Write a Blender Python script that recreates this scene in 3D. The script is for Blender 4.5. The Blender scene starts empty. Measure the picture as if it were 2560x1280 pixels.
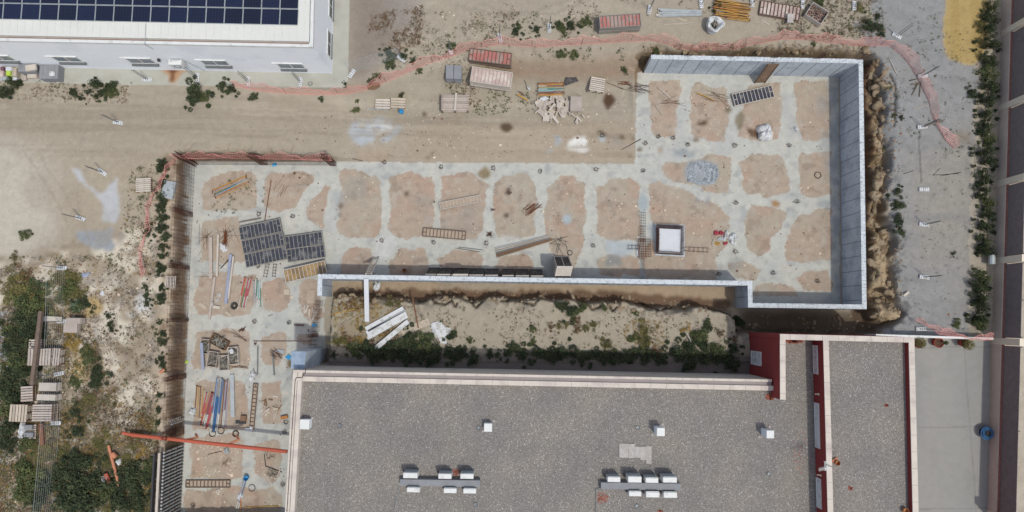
import bpy, math, random
import numpy as np
from mathutils import Vector, Matrix
random.seed(7); RNG = np.random.default_rng(7)
SC = bpy.context.scene
# ------------------------------------------------------------------ camera, sky, sun, exposure
F = 1730.0; TILT = math.radians(5.0); H = 48.0
cd = bpy.data.cameras.new('Camera'); cam = bpy.data.objects.new('Camera', cd); SC.collection.objects.link(cam)
cam.location = (0, 0, H); cam.rotation_euler = (TILT, 0, 0)
cd.sensor_fit = 'HORIZONTAL'; cd.sensor_width = 36.0; cd.lens = 36.0*F/2560.0; cd.clip_start = 0.5; cd.clip_end = 2000
SC.camera = cam
SUNV = Vector((0.28, -0.33, 1.0)).normalized()
wd = bpy.data.worlds.new('World'); SC.world = wd; wd.use_nodes = True
nt = wd.node_tree; sky = nt.nodes.new('ShaderNodeTexSky'); sky.sky_type = 'NISHITA'; sky.sun_disc = False
sky.sun_elevation = math.asin(SUNV.z); sky.sun_rotation = math.atan2(SUNV.x, SUNV.y)
sky.dust_density = 2.5; sky.air_density = 1.0
hs = nt.nodes.new('ShaderNodeHueSaturation'); hs.inputs['Saturation'].default_value = 0.68; nt.links.new(sky.outputs[0], hs.inputs['Color']); nt.links.new(hs.outputs[0], nt.nodes['Background'].inputs[0]); nt.nodes['Background'].inputs[1].default_value = 0.15
ld = bpy.data.lights.new('Sun', 'SUN'); ld.energy = 2.05; ld.angle = math.radians(1.6); ld.color = (1.0, 0.975, 0.885)
sun = bpy.data.objects.new('Sun', ld); SC.collection.objects.link(sun)
sun.rotation_euler = SUNV.to_track_quat('Z', 'Y').to_euler(); sun.location = (20, -20, 80)
SC.view_settings.view_transform = 'Standard'; SC.view_settings.look = 'None'
SC.view_settings.exposure = 0.0; SC.view_settings.gamma = 1.0; SC.view_settings.use_curve_mapping = False
# ------------------------------------------------------------------ measuring: photo pixel + height -> point
CT, ST = math.cos(TILT), math.sin(TILT)
def P(px, py, z=0.0):
    a = (px-1280.0)/F; b = -(py-640.0)/F
    yy = b*CT+ST; zz = b*ST-CT; t = (H-z)/(-zz)
    return Vector((a*t, yy*t, z))
def PL(pts, z=0.0): return [P(x, y, z) for x, y in pts]
# ------------------------------------------------------------------ materials
KALB = 1.08
def s2l(c):
    c = c/255.0
    return c/12.92 if c <= 0.04045 else ((c+0.055)/1.055)**2.4
def S(r, g, b, k=1.0): return tuple(min(0.9, s2l(v)/KALB*k) for v in (r, g, b))
MATS = {}
def mat(name, col, rough=0.85, var=0.12, scale=3.0, fine=0.1, fscale=30.0, bump=0.0, spec=0.25, metal=0.0, island=0.0, col2=None, c2s=2.0, c2t=0.55):
    """plain procedural surface: base colour x two scales of noise, optional stain colour"""
    m = bpy.data.materials.new(name); m.use_nodes = True; n = m.node_tree.nodes; l = m.node_tree.links
    bs = n['Principled BSDF']; bs.inputs['Roughness'].default_value = rough; bs.inputs['Metallic'].default_value = metal
    bs.inputs['Specular IOR Level'].default_value = spec
    tc = n.new('ShaderNodeTexCoord'); geo = n.new('ShaderNodeNewGeometry')
    def noise(sc, det=4):
        t = n.new('ShaderNodeTexNoise'); t.inputs['Scale'].default_value = sc; t.inputs['Detail'].default_value = det
        l.new(geo.outputs['Position'], t.inputs['Vector']); return t.outputs['Fac']
    def madd(x, a, b):
        t = n.new('ShaderNodeMath'); t.operation = 'MULTIPLY_ADD'; l.new(x, t.inputs[0]); t.inputs[1].default_value = a; t.inputs[2].default_value = b; return t.outputs[0]
    def mul(x, y):
        t = n.new('ShaderNodeMath'); t.operation = 'MULTIPLY'; l.new(x, t.inputs[0]); l.new(y, t.inputs[1]); return t.outputs[0]
    n1 = noise(scale, 5); n2 = noise(fscale, 2)
    f = mul(madd(n1, var*4, 1-var*2), madd(n2, fine*4, 1-fine*2))
    if island: f = mul(f, madd(geo.outputs['Random Per Island'], island*2, 1-island))
    base = n.new('ShaderNodeRGB'); base.outputs[0].default_value = (*col, 1); src = base.outputs[0]
    if col2 is not None:
        mx = n.new('ShaderNodeMix'); mx.data_type = 'RGBA'; rp = n.new('ShaderNodeMapRange'); rp.inputs[1].default_value = c2t-0.06; rp.inputs[2].default_value = c2t+0.06
        l.new(noise(c2s, 6), rp.inputs[0]); l.new(rp.outputs[0], mx.inputs[0]); l.new(src, mx.inputs[6]); mx.inputs[7].default_value = (*col2, 1); src = mx.outputs[2]
    vm = n.new('ShaderNodeVectorMath'); vm.operation = 'SCALE'; l.new(src, vm.inputs[0]); l.new(f, vm.inputs['Scale']); l.new(vm.outputs[0], bs.inputs['Base Color'])
    if bump:
        b = n.new('ShaderNodeBump'); b.inputs['Strength'].default_value = bump; b.inputs['Distance'].default_value = 0.03; l.new(n2, b.inputs['Height']); l.new(b.outputs[0], bs.inputs['Normal'])
    MATS[name] = m; return m
M = MATS
# ------------------------------------------------------------------ mesh helper
class MB:
    def __init__(s): s.v = []; s.f = []; s.m = []; s.mi = 0
    def add(s, vs, fs):
        o = len(s.v); s.v += [tuple(v) for v in vs]; s.f += [tuple(i+o for i in f) for f in fs]; s.m += [s.mi]*len(fs)
    def box(s, c, d, rz=0.0, R=None, bev=0.0):
        x, y, z = d[0]/2, d[1]/2, d[2]/2; R = R or Matrix.Rotation(rz, 3, 'Z'); c = Vector(c)
        if bev > 0:
            b = bev; vs = []
            for sz, sh in ((-z, 0), (z-b, 0), (z, b)):
                for sx, sy in ((-1, -1), (1, -1), (1, 1), (-1, 1)): vs.append(c+R@Vector((sx*(x-sh), sy*(y-sh), sz)))
            fs = [(3, 2, 1, 0)]
            for k in (0, 4): fs += [(k+i, k+(i+1) % 4, k+4+(i+1) % 4, k+4+i) for i in range(4)]
            fs.append((8, 9, 10, 11)); s.add(vs, fs); return s
        vs = [c+R@Vector((sx*x, sy*y, sz*z)) for sz in (-1, 1) for sx, sy in ((-1, -1), (1, -1), (1, 1), (-1, 1))]
        s.add(vs, [(3, 2, 1, 0), (4, 5, 6, 7), (0, 1, 5, 4), (1, 2, 6, 5), (2, 3, 7, 6), (3, 0, 4, 7)]); return s
    def bar(s, a, b, r, n=4, r2=None, cap=True):
        a = Vector(a); b = Vector(b); d = b-a
        if d.length < 1e-5: return s
        d.normalize(); u = d.orthogonal().normalized(); w = d.cross(u); r2 = r if r2 is None else r2; vs = []
        for p, rr in ((a, r), (b, r2)):
            for k in range(n):
                t = 2*math.pi*k/n; vs.append(p+u*(math.cos(t)*rr)+w*(math.sin(t)*rr))
        fs = [(k, (k+1) % n, n+(k+1) % n, n+k) for k in range(n)]
        if cap: fs += [tuple(range(n-1, -1, -1)), tuple(range(n, 2*n))]
        s.add(vs, fs); return s
    def poly(s, pts, r, n=6):
        for a, b in zip(pts[:-1], pts[1:]): s.bar(a, b, r, n)
        return s
    def prism(s, pts, z0, z1):
        n = len(pts); vs = [(p[0], p[1], z0) for p in pts]+[(p[0], p[1], z1) for p in pts]
        area = sum(pts[i][0]*pts[(i+1) % n][1]-pts[(i+1) % n][0]*pts[i][1] for i in range(n))
        ids = list(range(n)); fs = [tuple(ids[::-1]), tuple(i+n for i in ids)]+[(i, (i+1) % n, n+(i+1) % n, n+i) for i in range(n)]
        if area < 0: fs = [f[::-1] for f in fs]
        s.add(vs, fs); return s
    def ring(s, c, R, r, n=20, k=5, axis='Z', tilt=0.0):
        vs = []; fs = []; c = Vector(c); Rt = Matrix.Rotation(tilt, 3, 'X')
        for i in range(n):
            a = 2*math.pi*i/n
            for j in range(k):
                b = 2*math.pi*j/k; rr = R+r*math.cos(b); vs.append(c+Rt@Vector((rr*math.cos(a), rr*math.sin(a), r*math.sin(b))))
        for i in range(n):
            for j in range(k): fs.append((i*k+j, ((i+1) % n)*k+j, ((i+1) % n)*k+(j+1) % k, i*k+(j+1) % k))
        s.add(vs, fs); return s
    def lathe(s, prof, c=(0, 0, 0), n=16):
        vs = []; c = Vector(c)
        for r, z in prof:
            for k in range(n): a = 2*math.pi*k/n; vs.append(c+Vector((r*math.cos(a), r*math.sin(a), z)))
        fs = [(i*n+k, i*n+(k+1) % n, (i+1)*n+(k+1) % n, (i+1)*n+k) for i in range(len(prof)-1) for k in range(n)]
        s.add(vs, fs); return s
    def build(s, name, m, parent=None, loc=None, rz=0.0):
        me = bpy.data.meshes.new(name); me.from_pydata(s.v, [], s.f)
        ms = m if isinstance(m, (list, tuple)) else [m]
        for x in ms: me.materials.append(M[x] if isinstance(x, str) else x)
        if len(ms) > 1: me.polygons.foreach_set('material_index', s.m)
        me.update(); o = bpy.data.objects.new(name, me); SC.collection.objects.link(o)
        if parent is not None: o.parent = parent
        if loc is not None: o.location = loc; o.rotation_euler = (0, 0, rz)
        return o
def tag(o, label=None, cat=None, group=None, kind=None):
    if label: o['label'] = label
    if cat: o['category'] = cat
    if group: o['group'] = group
    if kind: o['kind'] = kind
    return o
def thing(name, label, cat, loc=(0, 0, 0), rz=0.0, group=None):
    o = bpy.data.objects.new(name, None); o.empty_display_size = 0.2; SC.collection.objects.link(o)
    o.location = loc; o.rotation_euler = (0, 0, rz); return tag(o, label, cat, group)
def dup(root, loc, rz=0.0, label=None, group=None, scale=None, rot=None):
    r = root.copy(); SC.collection.objects.link(r); r.location = loc; r.rotation_euler = rot if rot else (0, 0, rz)
    if label: r['label'] = label
    if group: r['group'] = group
    if scale is not None: r.scale = scale if isinstance(scale, (tuple, list)) else (scale,)*3
    for ch in root.children:
        c = ch.copy(); SC.collection.objects.link(c); c.parent = r
        for g in ch.children:
            d = g.copy(); SC.collection.objects.link(d); d.parent = c
    return r
TENS = ['twenty', 'thirty']
ORD = 'first second third fourth fifth sixth seventh eighth ninth tenth eleventh twelfth thirteenth fourteenth fifteenth sixteenth seventeenth eighteenth nineteenth twentieth'.split()
ORD += [t+'-'+o if o else t2 for t, t2 in (('twenty', 'thirtieth'), ('thirty', 'fortieth')) for o in ORD[:9]+['']]
class Once:
    """first use moves the prototype itself, later uses copy it"""
    def __init__(s, fn): s.fn = fn; s.p = {}
    def __call__(s, key, label, loc, rz=0.0, group=None, scale=None, rot=None):
        if key not in s.p:
            r = s.fn(key, label); s.p[key] = r; r.location = loc; r.rotation_euler = rot if rot else (0, 0, rz); tag(r, label, None, group)
            if scale is not None: r.scale = scale if isinstance(scale, (tuple, list)) else (scale,)*3
            return r
        return dup(s.p[key], loc, rz, label, group, scale if scale is not None else 1.0, rot)
def seg(a, b, z):
    p = P(a[0], a[1], z); q = P(b[0], b[1], z); d = q-p
    return (p+q)/2, d.length, math.atan2(d.y, d.x)
# ------------------------------------------------------------------ noise and rasters for the ground
def vnoise(x, y, seed, oct=4, sc=1.0):
    out = np.zeros_like(x); amp = 1.0; tot = 0
    for o in range(oct):
        r = np.random.default_rng(seed*31+o).random((257, 257)); xx = x*sc*(2**o)+57.3*o; yy = y*sc*(2**o)+21.7*o
        xi = np.floor(xx).astype(int); yi = np.floor(yy).astype(int); fx = xx-xi; fy = yy-yi; fx = fx*fx*(3-2*fx); fy = fy*fy*(3-2*fy)
        a = r[xi % 256, yi % 256]; b = r[(xi+1) % 256, yi % 256]; c = r[xi % 256, (yi+1) % 256]; d = r[(xi+1) % 256, (yi+1) % 256]
        out += amp*((a*(1-fx)+b*fx)*(1-fy)+(c*(1-fx)+d*fx)*fy); tot += amp; amp *= 0.5
    return out/tot
STEP = 0.075
fx_ = np.arange(-40.0, 40.001, STEP); fy_ = np.arange(-15.5, 26.001, STEP)
def ringc(a0, a1, n): return a0+(a1-a0)*(np.linspace(0, 1, n)**2)
gx = np.concatenate([ringc(-40, -320, 14)[1:][::-1], fx_, ringc(fx_[-1], 320, 14)[1:]])
gy = np.concatenate([ringc(-15.5, -300, 14)[1:][::-1], fy_, ringc(fy_[-1], 320, 14)[1:]])
GX, GY = np.meshgrid(gx, gy)          # rows = y
NX, NY = len(gx), len(gy)
WX = GX+0.30*(vnoise(GX, GY, 1, 4, 1.3)-0.5)*2*0.6+0.10*(vnoise(GX, GY, 5, 2, 6)-0.5)
WY = GY+0.30*(vnoise(GX, GY, 2, 4, 1.3)-0.5)*2*0.6+0.10*(vnoise(GX, GY, 6, 2, 6)-0.5)
def inpoly(pts, warp=1.0, X=None, Y=None):
    X = GX+(WX-GX)*warp if X is None else X; Y = GY+(WY-GY)*warp if Y is None else Y
    pts = [(p[0], p[1]) for p in pts]; xs = [p[0] for p in pts]; ys = [p[1] for p in pts]; out = np.zeros(X.shape, bool)
    sel = (X >= min(xs)) & (X <= max(xs)) & (Y >= min(ys)) & (Y <= max(ys))
    x = X[sel]; y = Y[sel]; r = np.zeros(x.shape, bool); n = len(pts)
    for i in range(n):
        x1, y1 = pts[i]; x2, y2 = pts[(i+1) % n]
        if y1 == y2: continue
        c = ((y1 > y) != (y2 > y)) & (x < (x2-x1)*(y-y1)/(y2-y1)+x1); r ^= c
    out[sel] = r; return out
def blur(a, m):
    k = max(1, int(round(m/STEP))); a = a.astype(float)
    for _ in range(2):
        for ax in (0, 1):
            p = np.concatenate([np.repeat(np.take(a, [0], ax), k+1, ax), a, np.repeat(np.take(a, [-1], ax), k, ax)], ax)
            c = np.cumsum(p, ax); n = a.shape[ax]
            hi = np.take(c, np.arange(2*k+1, 2*k+1+n), ax); lo = np.take(c, np.arange(0, n), ax); a = (hi-lo)/(2*k+1)
    return a
def chaikin(pts, it=2):
    for _ in range(it):
        q = []; n = len(pts)
        for i in range(n):
            a = pts[i]; b = pts[(i+1) % n]; q += [a*0.75+b*0.25, a*0.25+b*0.75]
        pts = q
    return pts
# ------------------------------------------------------------------ ground: heights
UP = 1.8                                   # upper ground above the pit floor
pit = PL([(478, 399), (466, 700), (450, 1085), (440, 1283)], 0)+PL([(740, 1283), (745, 905)], 0)+PL([(815, 905), (822, 800), (828, 742), (900, 737), (1000, 744), (1150, 748),
      (1290, 742), (1420, 752), (1560, 748), (1640, 768), (1740, 764), (1830, 775), (1850, 800), (1868, 832), (2200, 838)], UP)+PL([(2246, 806), (2256, 770), (2244, 710),
      (2222, 645), (2238, 590), (2216, 550), (2206, 500), (2206, 465), (2220, 440), (2226, 390), (2220, 300), (2220, 200), (2200, 150), (2180, 134), (2100, 126), (1900, 122), (1750, 128), (1640, 128), (1592, 138)], UP)+PL([(1594, 170), (1585, 190), (1588, 398)], 0)
VX = GX+1.5*(vnoise(GX, GY, 7, 3, 0.55)-0.5)*(GX > P(860, 500, UP)[0])*(np.abs(GX-P(1590, 300, 0)[0]) > 0.9)+0.22*(vnoise(GX, GY, 8, 3, 2.4)-0.5); VY = GY+0.9*(vnoise(GX, GY, 9, 3, 0.8)-0.5)*(GY < P(1280, 700, UP)[1])*(GX > P(860, 500, UP)[0])+0.22*(vnoise(GX, GY, 10, 3, 2.4)-0.5)
mp = inpoly(pit, X=VX, Y=VY); mpb = blur(mp, 0.075)
road = PL([(470, 395), (460, 330), (480, 260), (870, 240), (960, 228), (1060, 200), (1180, 190), (1280, 185), (1400, 186), (1600, 186), (1640, 410), (1500, 470), (800, 460)], 0.6)
rb = blur(inpoly(road, 0.5), 0.55)
ramp = np.clip((GX-P(500, 400, 1)[0])/(P(1000, 400, 0)[0]-P(500, 400, 1)[0]), 0, 1); ramp = ramp*ramp*(3-2*ramp)
north = np.clip((P(1280, 112, UP)[1]-GY)/(P(1280, 112, UP)[1]-P(1280, 186, 0.5)[1]), 0, 1)
up = UP*(1-rb*ramp*0.98)
n1 = vnoise(GX, GY, 11, 4, 0.35); n2 = vnoise(GX, GY, 12, 3, 2.2); n3 = vnoise(GX, GY, 13, 5, 0.9)
up = up+(n1-0.5)*0.12+(n2-0.5)*0.03
# clay bench left on the right hand side of the excavation, lumpy platform rim
bench = PL([(2200, 150), (2222, 230), (2226, 300), (2222, 390), (2228, 470), (2218, 545), (2236, 600), (2230, 640), (2240, 700), (2256, 770), (2240, 806), (2190, 806), (2182, 700), (2176, 600), (2176, 500), (2172, 380), (2172, 250), (2168, 160)], 1.2)
bm = blur(inpoly(bench, 2.2), 0.10)
lump = np.abs(n3-0.5)*2
chunk = np.clip((vnoise(GX*1.0, GY, 16, 3, 0.75)-0.33)*6, 0, 1); rimlow = np.clip((blur(mp, 0.14)-0.55)*3.2, 0, 1)
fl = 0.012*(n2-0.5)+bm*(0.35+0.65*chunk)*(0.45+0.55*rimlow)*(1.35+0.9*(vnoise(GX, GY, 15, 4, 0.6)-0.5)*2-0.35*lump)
deep = blur(inpoly(PL([(1850, 776), (2160, 782), (2200, 836), (1868, 836)], 0.5), 1), 0.3)
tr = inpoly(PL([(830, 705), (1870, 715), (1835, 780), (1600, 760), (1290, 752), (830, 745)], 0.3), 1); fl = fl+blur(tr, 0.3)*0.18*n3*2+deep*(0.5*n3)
Z = up*(1-mpb)+fl*mpb
rim = blur(mp, 0.5)*(1-mpb)                # crumbled rim just outside the cut
Z = Z-np.clip(rim, 0, 0.5)*np.clip((vnoise(GX, GY, 17, 4, 1.6)-0.47)*7, 0, 1)*1.1*(up > 1.0)
Z += (1-mpb)*(1-rb)*0.05*(vnoise(GX, GY, 19, 3, 5)-0.5)
south = (GY < P(1280, 905, UP)[1]) & (GX > P(725, 1000, 0)[0]) & (GX < P(2290, 900, UP)[0]); Z[south] = np.minimum(Z[south], 1.7)
ap = inpoly(PL([(-600, 150), (-600, 200), (0, 205), (845, 221), (862, 216), (870, 200), (877, -60)], UP)+PL([(877, -900), (-600, -900)], 3), 0)
bya = inpoly(PL([(2240, 846), (2475, 852), (2470, 1280), (2465, 1900), (2240, 1900)], UP), 0)
Z[ap] = 1.80; Z[bya] = 1.80
yard = inpoly(PL([(2175, -200), (2180, 50), (2130, 60), (2165, 100), (2190, 140), (2216, 200), (2216, 300), (2216, 400), (2226, 540), (2240, 620), (2250, 780), (2200, 842), (2420, 842), (2425, 600), (2430, 400), (2440, 200), (2470, -200)], UP), 1.5) & ~mp
rd2 = GX > np.interp(GY, [P(2480, 1280, UP)[1], P(2520, 0, UP)[1]], [P(2495, 1280, UP)[0], P(2530, 0, UP)[0]])
def gz(x, y):
    i = np.clip(np.searchsorted(gx, x)-1, 0, NX-2); j = np.clip(np.searchsorted(gy, y)-1, 0, NY-2)
    u = (x-gx[i])/(gx[i+1]-gx[i]); v = (y-gy[j])/(gy[j+1]-gy[j])
    return (Z[j, i]*(1-u)+Z[j, i+1]*u)*(1-v)+(Z[j+1, i]*(1-u)+Z[j+1, i+1]*u)*v
def G(px, py, dz=0.0):
    z = 1.0
    for _ in range(6):
        p = P(px, py, z); z = 0.5*z+0.5*float(gz(p.x, p.y))
    p = P(px, py, z); p.z = float(gz(p.x, p.y))+dz; return p
# ------------------------------------------------------------------ ground: what each spot is made of (material colour, with shade painted in beside cuts and buildings)
COL = np.zeros((NY, NX, 3)); SPK = np.full((NY, NX), 0.35)
def setc(mask, c, soft=0.0, amt=1.0):
    w = (blur(mask, soft) if soft > 0 else mask.astype(float))*amt
    for k in range(3): COL[..., k] = COL[..., k]*(1-w)+c[k]*w
COL[:] = S(180, 168, 151)
big = vnoise(GX, GY, 21, 4, 0.12)
setc(np.clip((big-0.5)*5, 0, 1), S(186, 174, 157), 0, 0.8)
def blob(pts, z, c, soft=0.25, amt=1.0, warp=1.6, brk=0.0, bsc=1.5, seed=0):
    m = inpoly(PL(pts, z), warp).astype(float)
    if brk > 0: m = m*np.clip((vnoise(GX, GY, 41+seed, 5, bsc)-brk)*7, 0, 1)
    setc(m, c, soft, amt)
def ell(cx, cy, rx, ry, z, c, soft=0.15, amt=1.0, n=18, **k):
    blob([(cx+rx*math.cos(2*math.pi*i/n), cy+ry*math.sin(2*math.pi*i/n)) for i in range(n)], z, c, soft, amt, **k)
TAN = S(179, 166, 148); PALE = S(202, 193, 179); GREY = S(160, 158, 156)
blob([(-300, 380), (30, 340), (120, 420), (170, 560), (60, 640), (90, 700), (-300, 700)], UP, PALE, 0.9)
blob([(-300, 260), (300, 250), (850, 290), (850, 350), (400, 350), (-300, 330)], UP, S(172, 160, 143), 0.7, 0.7)
blob([(200, 400), (430, 380), (430, 640), (300, 660), (120, 560)], UP, S(186, 172, 152), 0.8, 0.7)
blob([(875, -60), (1010, -60), (1050, 60), (960, 130), (930, 190), (870, 215)], UP, S(150, 137, 127), 0.5, 0.95)
blob([(950, -40), (1060, -60), (1060, 30), (980, 80)], UP, S(165, 158, 152), 0.5, 0.6)
blob([(1050, 300), (1590, 300), (1590, 405), (1000, 405)], 0.1, S(182, 163, 142), 0.6, 0.8)
blob([(900, 235), (1600, 205), (1600, 300), (900, 300)], 0.3, S(178, 168, 152), 0.5, 0.7)
blob([(880, 300), (960, 285), (1010, 315), (980, 350), (900, 372), (870, 345)], 0.3, S(188, 194, 202), 0.05, 0.95, brk=0.36, bsc=1.7, seed=1)
blob([(900, 300), (1000, 300), (960, 330), (905, 350)], 0.3, S(236, 238, 240), 0.06, 0.6, brk=0.50, bsc=2.2, seed=2)
blob([(900, 380), (985, 372), (965, 405), (905, 405)], 0.1, S(185, 160, 138), 0.3, 0.8)
blob([(1415, 362), (1440, 340), (1465, 340), (1468, 365), (1478, 375), (1470, 383), (1420, 380)], 0.05, S(246, 244, 240), 0.05)
blob([(1382, 345), (1400, 338), (1408, 352), (1395, 370), (1383, 363)], 0.05, S(172, 178, 184), 0.05); blob([(1365, 382), (1384, 370), (1380, 382), (1362, 388)], 0.05, S(172, 178, 184), 0.05)
blob([(1500, 335), (1560, 330), (1560, 365), (1510, 358)], 0.05, S(158, 156, 152), 0.3, 0.7, brk=0.4)
# bank above the road, brown cut faces
blob([(1200, 160), (1600, 150), (1600, 192), (1280, 192), (1200, 185)], 0.9, S(164, 142, 120), 0.3, 0.85)
blob([(1280, 183), (1600, 183), (1600, 190), (1280, 190)], 0.5, S(186, 154, 132), 0.08, 0.5)
blob([(1592, 135), (1640, 125), (1640, 190), (1600, 180)], 0.9, S(126, 102, 82), 0.12)
# lot on the left: stained clay, pale powder, sand, greyish patches
LOT = [(-300, 640), (60, 640), (200, 600), (400, 560), (425, 420), (445, 420), (440, 700), (412, 1085), (395, 1300), (395, 2000), (-300, 2000)]
blob(LOT, UP, S(176, 160, 140), 0.3, 0.85)
blob(LOT, UP, S(232, 220, 202), 0.1, 0.85, brk=0.43, bsc=0.9, seed=3)
blob(LOT, UP, S(138, 122, 102), 0.08, 0.8, brk=0.56, bsc=1.7, seed=4)
blob(LOT, UP, S(158, 150, 144), 0.08, 0.7, brk=0.60, bsc=1.3, seed=5)
blob([(0, 880), (230, 860), (300, 1000), (390, 1000), (390, 1300), (-200, 1300), (-200, 900)], UP, S(122, 104, 78), 0.15, 0.8, brk=0.44, bsc=1.1, seed=6)
blob([(310, 780), (350, 730), (372, 745), (372, 790), (350, 815), (330, 790)], UP, S(222, 221, 220), 0.08, 0.9, brk=0.42, bsc=1.8, seed=7)
blob([(178, 425), (200, 425), (225, 465), (250, 490), (290, 440), (298, 520), (290, 560), (252, 552), (258, 510), (215, 465)], UP, S(200, 202, 208), 0.08, 0.9, warp=1.2)
blob([(190, 580), (230, 578), (283, 572), (285, 620), (240, 628), (190, 600)], UP, S(158, 164, 172), 0.06, 0.9, brk=0.3, seed=8)
blob([(-60, 770), (10, 775), (24, 830), (22, 900), (0, 930), (-60, 930)], UP, S(196, 204, 216), 0.12); blob([(-60, 1130), (15, 1132), (30, 1142), (0, 1155), (-60, 1160)], UP, S(214, 216, 220), 0.08)
blob([(213, 745), (240, 740), (255, 765), (250, 790), (214, 792)], UP, S(192, 166, 118), 0.08); blob([(180, 890), (215, 890), (232, 920), (215, 960), (200, 960), (178, 930)], UP, S(198, 176, 136), 0.1)
# strip between lot and pit, cut faces of the pit
blob([(395, 400), (455, 400), (448, 700), (430, 1085), (415, 1300), (375, 1300), (400, 700)], UP, S(206, 186, 164), 0.2, 0.75)
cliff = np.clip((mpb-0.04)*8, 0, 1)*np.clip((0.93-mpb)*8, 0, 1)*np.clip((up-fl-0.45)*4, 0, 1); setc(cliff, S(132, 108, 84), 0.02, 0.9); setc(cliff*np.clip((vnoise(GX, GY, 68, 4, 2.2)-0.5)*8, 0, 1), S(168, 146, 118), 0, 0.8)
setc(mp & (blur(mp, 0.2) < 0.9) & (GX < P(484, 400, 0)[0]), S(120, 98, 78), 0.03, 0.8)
CB = S(186, 164, 132); bm = bm*mpb; bm = np.clip(bm*1.4, 0, 1); setc(bm, CB, 0.0, 0.97); setc(bm*(1-rimlow), S(104, 80, 60), 0.0, 0.5); setc(bm*(1-chunk), S(126, 100, 76), 0.0, 0.7)  # overhang shade along the rim and between lumps painted as darker clay
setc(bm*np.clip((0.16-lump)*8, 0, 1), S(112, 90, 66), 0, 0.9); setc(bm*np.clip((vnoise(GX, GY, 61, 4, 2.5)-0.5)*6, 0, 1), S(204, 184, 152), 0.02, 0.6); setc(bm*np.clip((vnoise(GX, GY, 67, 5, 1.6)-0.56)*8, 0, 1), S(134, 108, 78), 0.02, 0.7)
east = inpoly(PL([(2130, 130), (2166, 150), (2162, 400), (2166, 820), (2130, 830)], 0.2), 1); setc(east & mp, S(100, 72, 56), 0.1, 0.9)  # shadow in the trench behind the right wall painted dark brown
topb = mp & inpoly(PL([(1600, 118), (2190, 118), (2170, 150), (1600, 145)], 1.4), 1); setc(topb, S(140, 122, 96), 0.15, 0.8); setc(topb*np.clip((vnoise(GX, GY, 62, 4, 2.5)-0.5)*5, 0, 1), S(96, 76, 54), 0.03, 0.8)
setc(deep > 0.4, S(104, 88, 72), 0.2, 0.9)  # red building's shadow over the deep corner painted into the soil colour
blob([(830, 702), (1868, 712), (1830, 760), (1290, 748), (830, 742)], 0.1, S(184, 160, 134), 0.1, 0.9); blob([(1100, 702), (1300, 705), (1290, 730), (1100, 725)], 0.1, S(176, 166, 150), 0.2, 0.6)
blob([(835, 722), (1500, 726), (1830, 752), (1830, 775), (1290, 755), (835, 745)], 0.2, S(112, 84, 66), 0.08, 0.85)  # platform edge's cast shadow in the trench, painted as a dark band
blob([(440, 395), (484, 400), (474, 700), (460, 1085), (450, 1300), (410, 1300), (420, 1085), (436, 700)], 0.3, S(150, 126, 104), 0.06, 0.9, brk=0.50, bsc=1.5, seed=20)
plat = inpoly(PL([(826, 742), (1290, 742), (1850, 775), (1875, 840), (1875, 960), (815, 950), (815, 880)], UP), 1) & ~mp; setc(plat, S(182, 170, 152), 0.1, 0.95)
blob([(828, 750), (930, 745), (990, 760), (930, 830), (900, 870), (850, 850), (830, 800)], UP, S(158, 140, 112), 0.15, 0.7, brk=0.42, seed=9)
blob([(815, 885), (1880, 885), (1880, 960), (815, 960)], UP, S(120, 110, 108), 0.1, 0.8)  # building's shadow along its north side painted in as a dark strip
# gravel yard, sand, pavements
setc(yard, S(172, 171, 171), 0.06); blob([(2270, 380), (2350, 370), (2460, 300), (2470, 500), (2440, 840), (2400, 840), (2400, 620), (2330, 700), (2280, 660)], UP, S(182, 172, 158), 0.9, 0.6)
setc(yard*np.clip((vnoise(GX*0.35, GY, 63, 3, 1.2)-0.5)*4, 0, 1), S(158, 157, 157), 0, 0.5)
sandm = inpoly(PL([(2362, -300), (2362, 60), (2360, 110), (2372, 145), (2400, 160), (2430, 162), (2458, 150), (2468, 110), (2466, 40), (2470, -300)], UP), 1.2)
setc(sandm, S(182, 156, 102), 0.03); rut = sandm & (np.abs(GX-P(2390, 80, UP)[0]) < 0.28); setc(rut*np.clip(np.sin((GY-np.abs(GX-P(2390, 80, UP)[0])*1.3)*22)*2, 0, 1), S(160, 130, 68), 0, 0.6)
rut = sandm & (np.abs(GX-P(2440, 80, UP)[0]) < 0.3); setc(rut*np.clip(np.sin((GY-np.abs(GX-P(2440, 80, UP)[0])*1.3)*22)*2, 0, 1), S(160, 130, 68), 0, 0.45)
setc(bya, S(180, 178, 174), 0.0); setc(bya*np.clip((vnoise(GX, GY*0.3, 64, 4, 0.5)-0.45)*4, 0, 1), S(170, 170, 168), 0, 0.6)
jt = ((np.abs(((GX*1.0+0.02*GY) % 4.6)-2.3) < 0.045) | (np.abs(((GY-0.02*GX) % 5.2)-2.6) < 0.045)); setc(bya & jt, S(150, 148, 144), 0, 0.5)
for cx, cy, rx, ry in ((2330, 1100, 14, 30), (2400, 950, 20, 14), (2360, 1210, 10, 16), (2310, 930, 8, 20), (2420, 1200, 12, 30)): ell(cx, cy, rx, ry, UP, S(160, 158, 154), 0.2, 0.5, brk=0.4)
setc(ap, S(188, 186, 176), 0.0); setc(ap*np.clip((vnoise(GX, GY, 65, 4, 0.8)-0.5)*4, 0, 1), S(176, 172, 160), 0, 0.6)
setc(rd2, S(198, 186, 170), 0.02); setc(rd2*np.clip((vnoise(GX, GY, 66, 4, 0.7)-0.5)*4, 0, 1), S(180, 166, 150), 0.0, 0.5)
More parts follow.
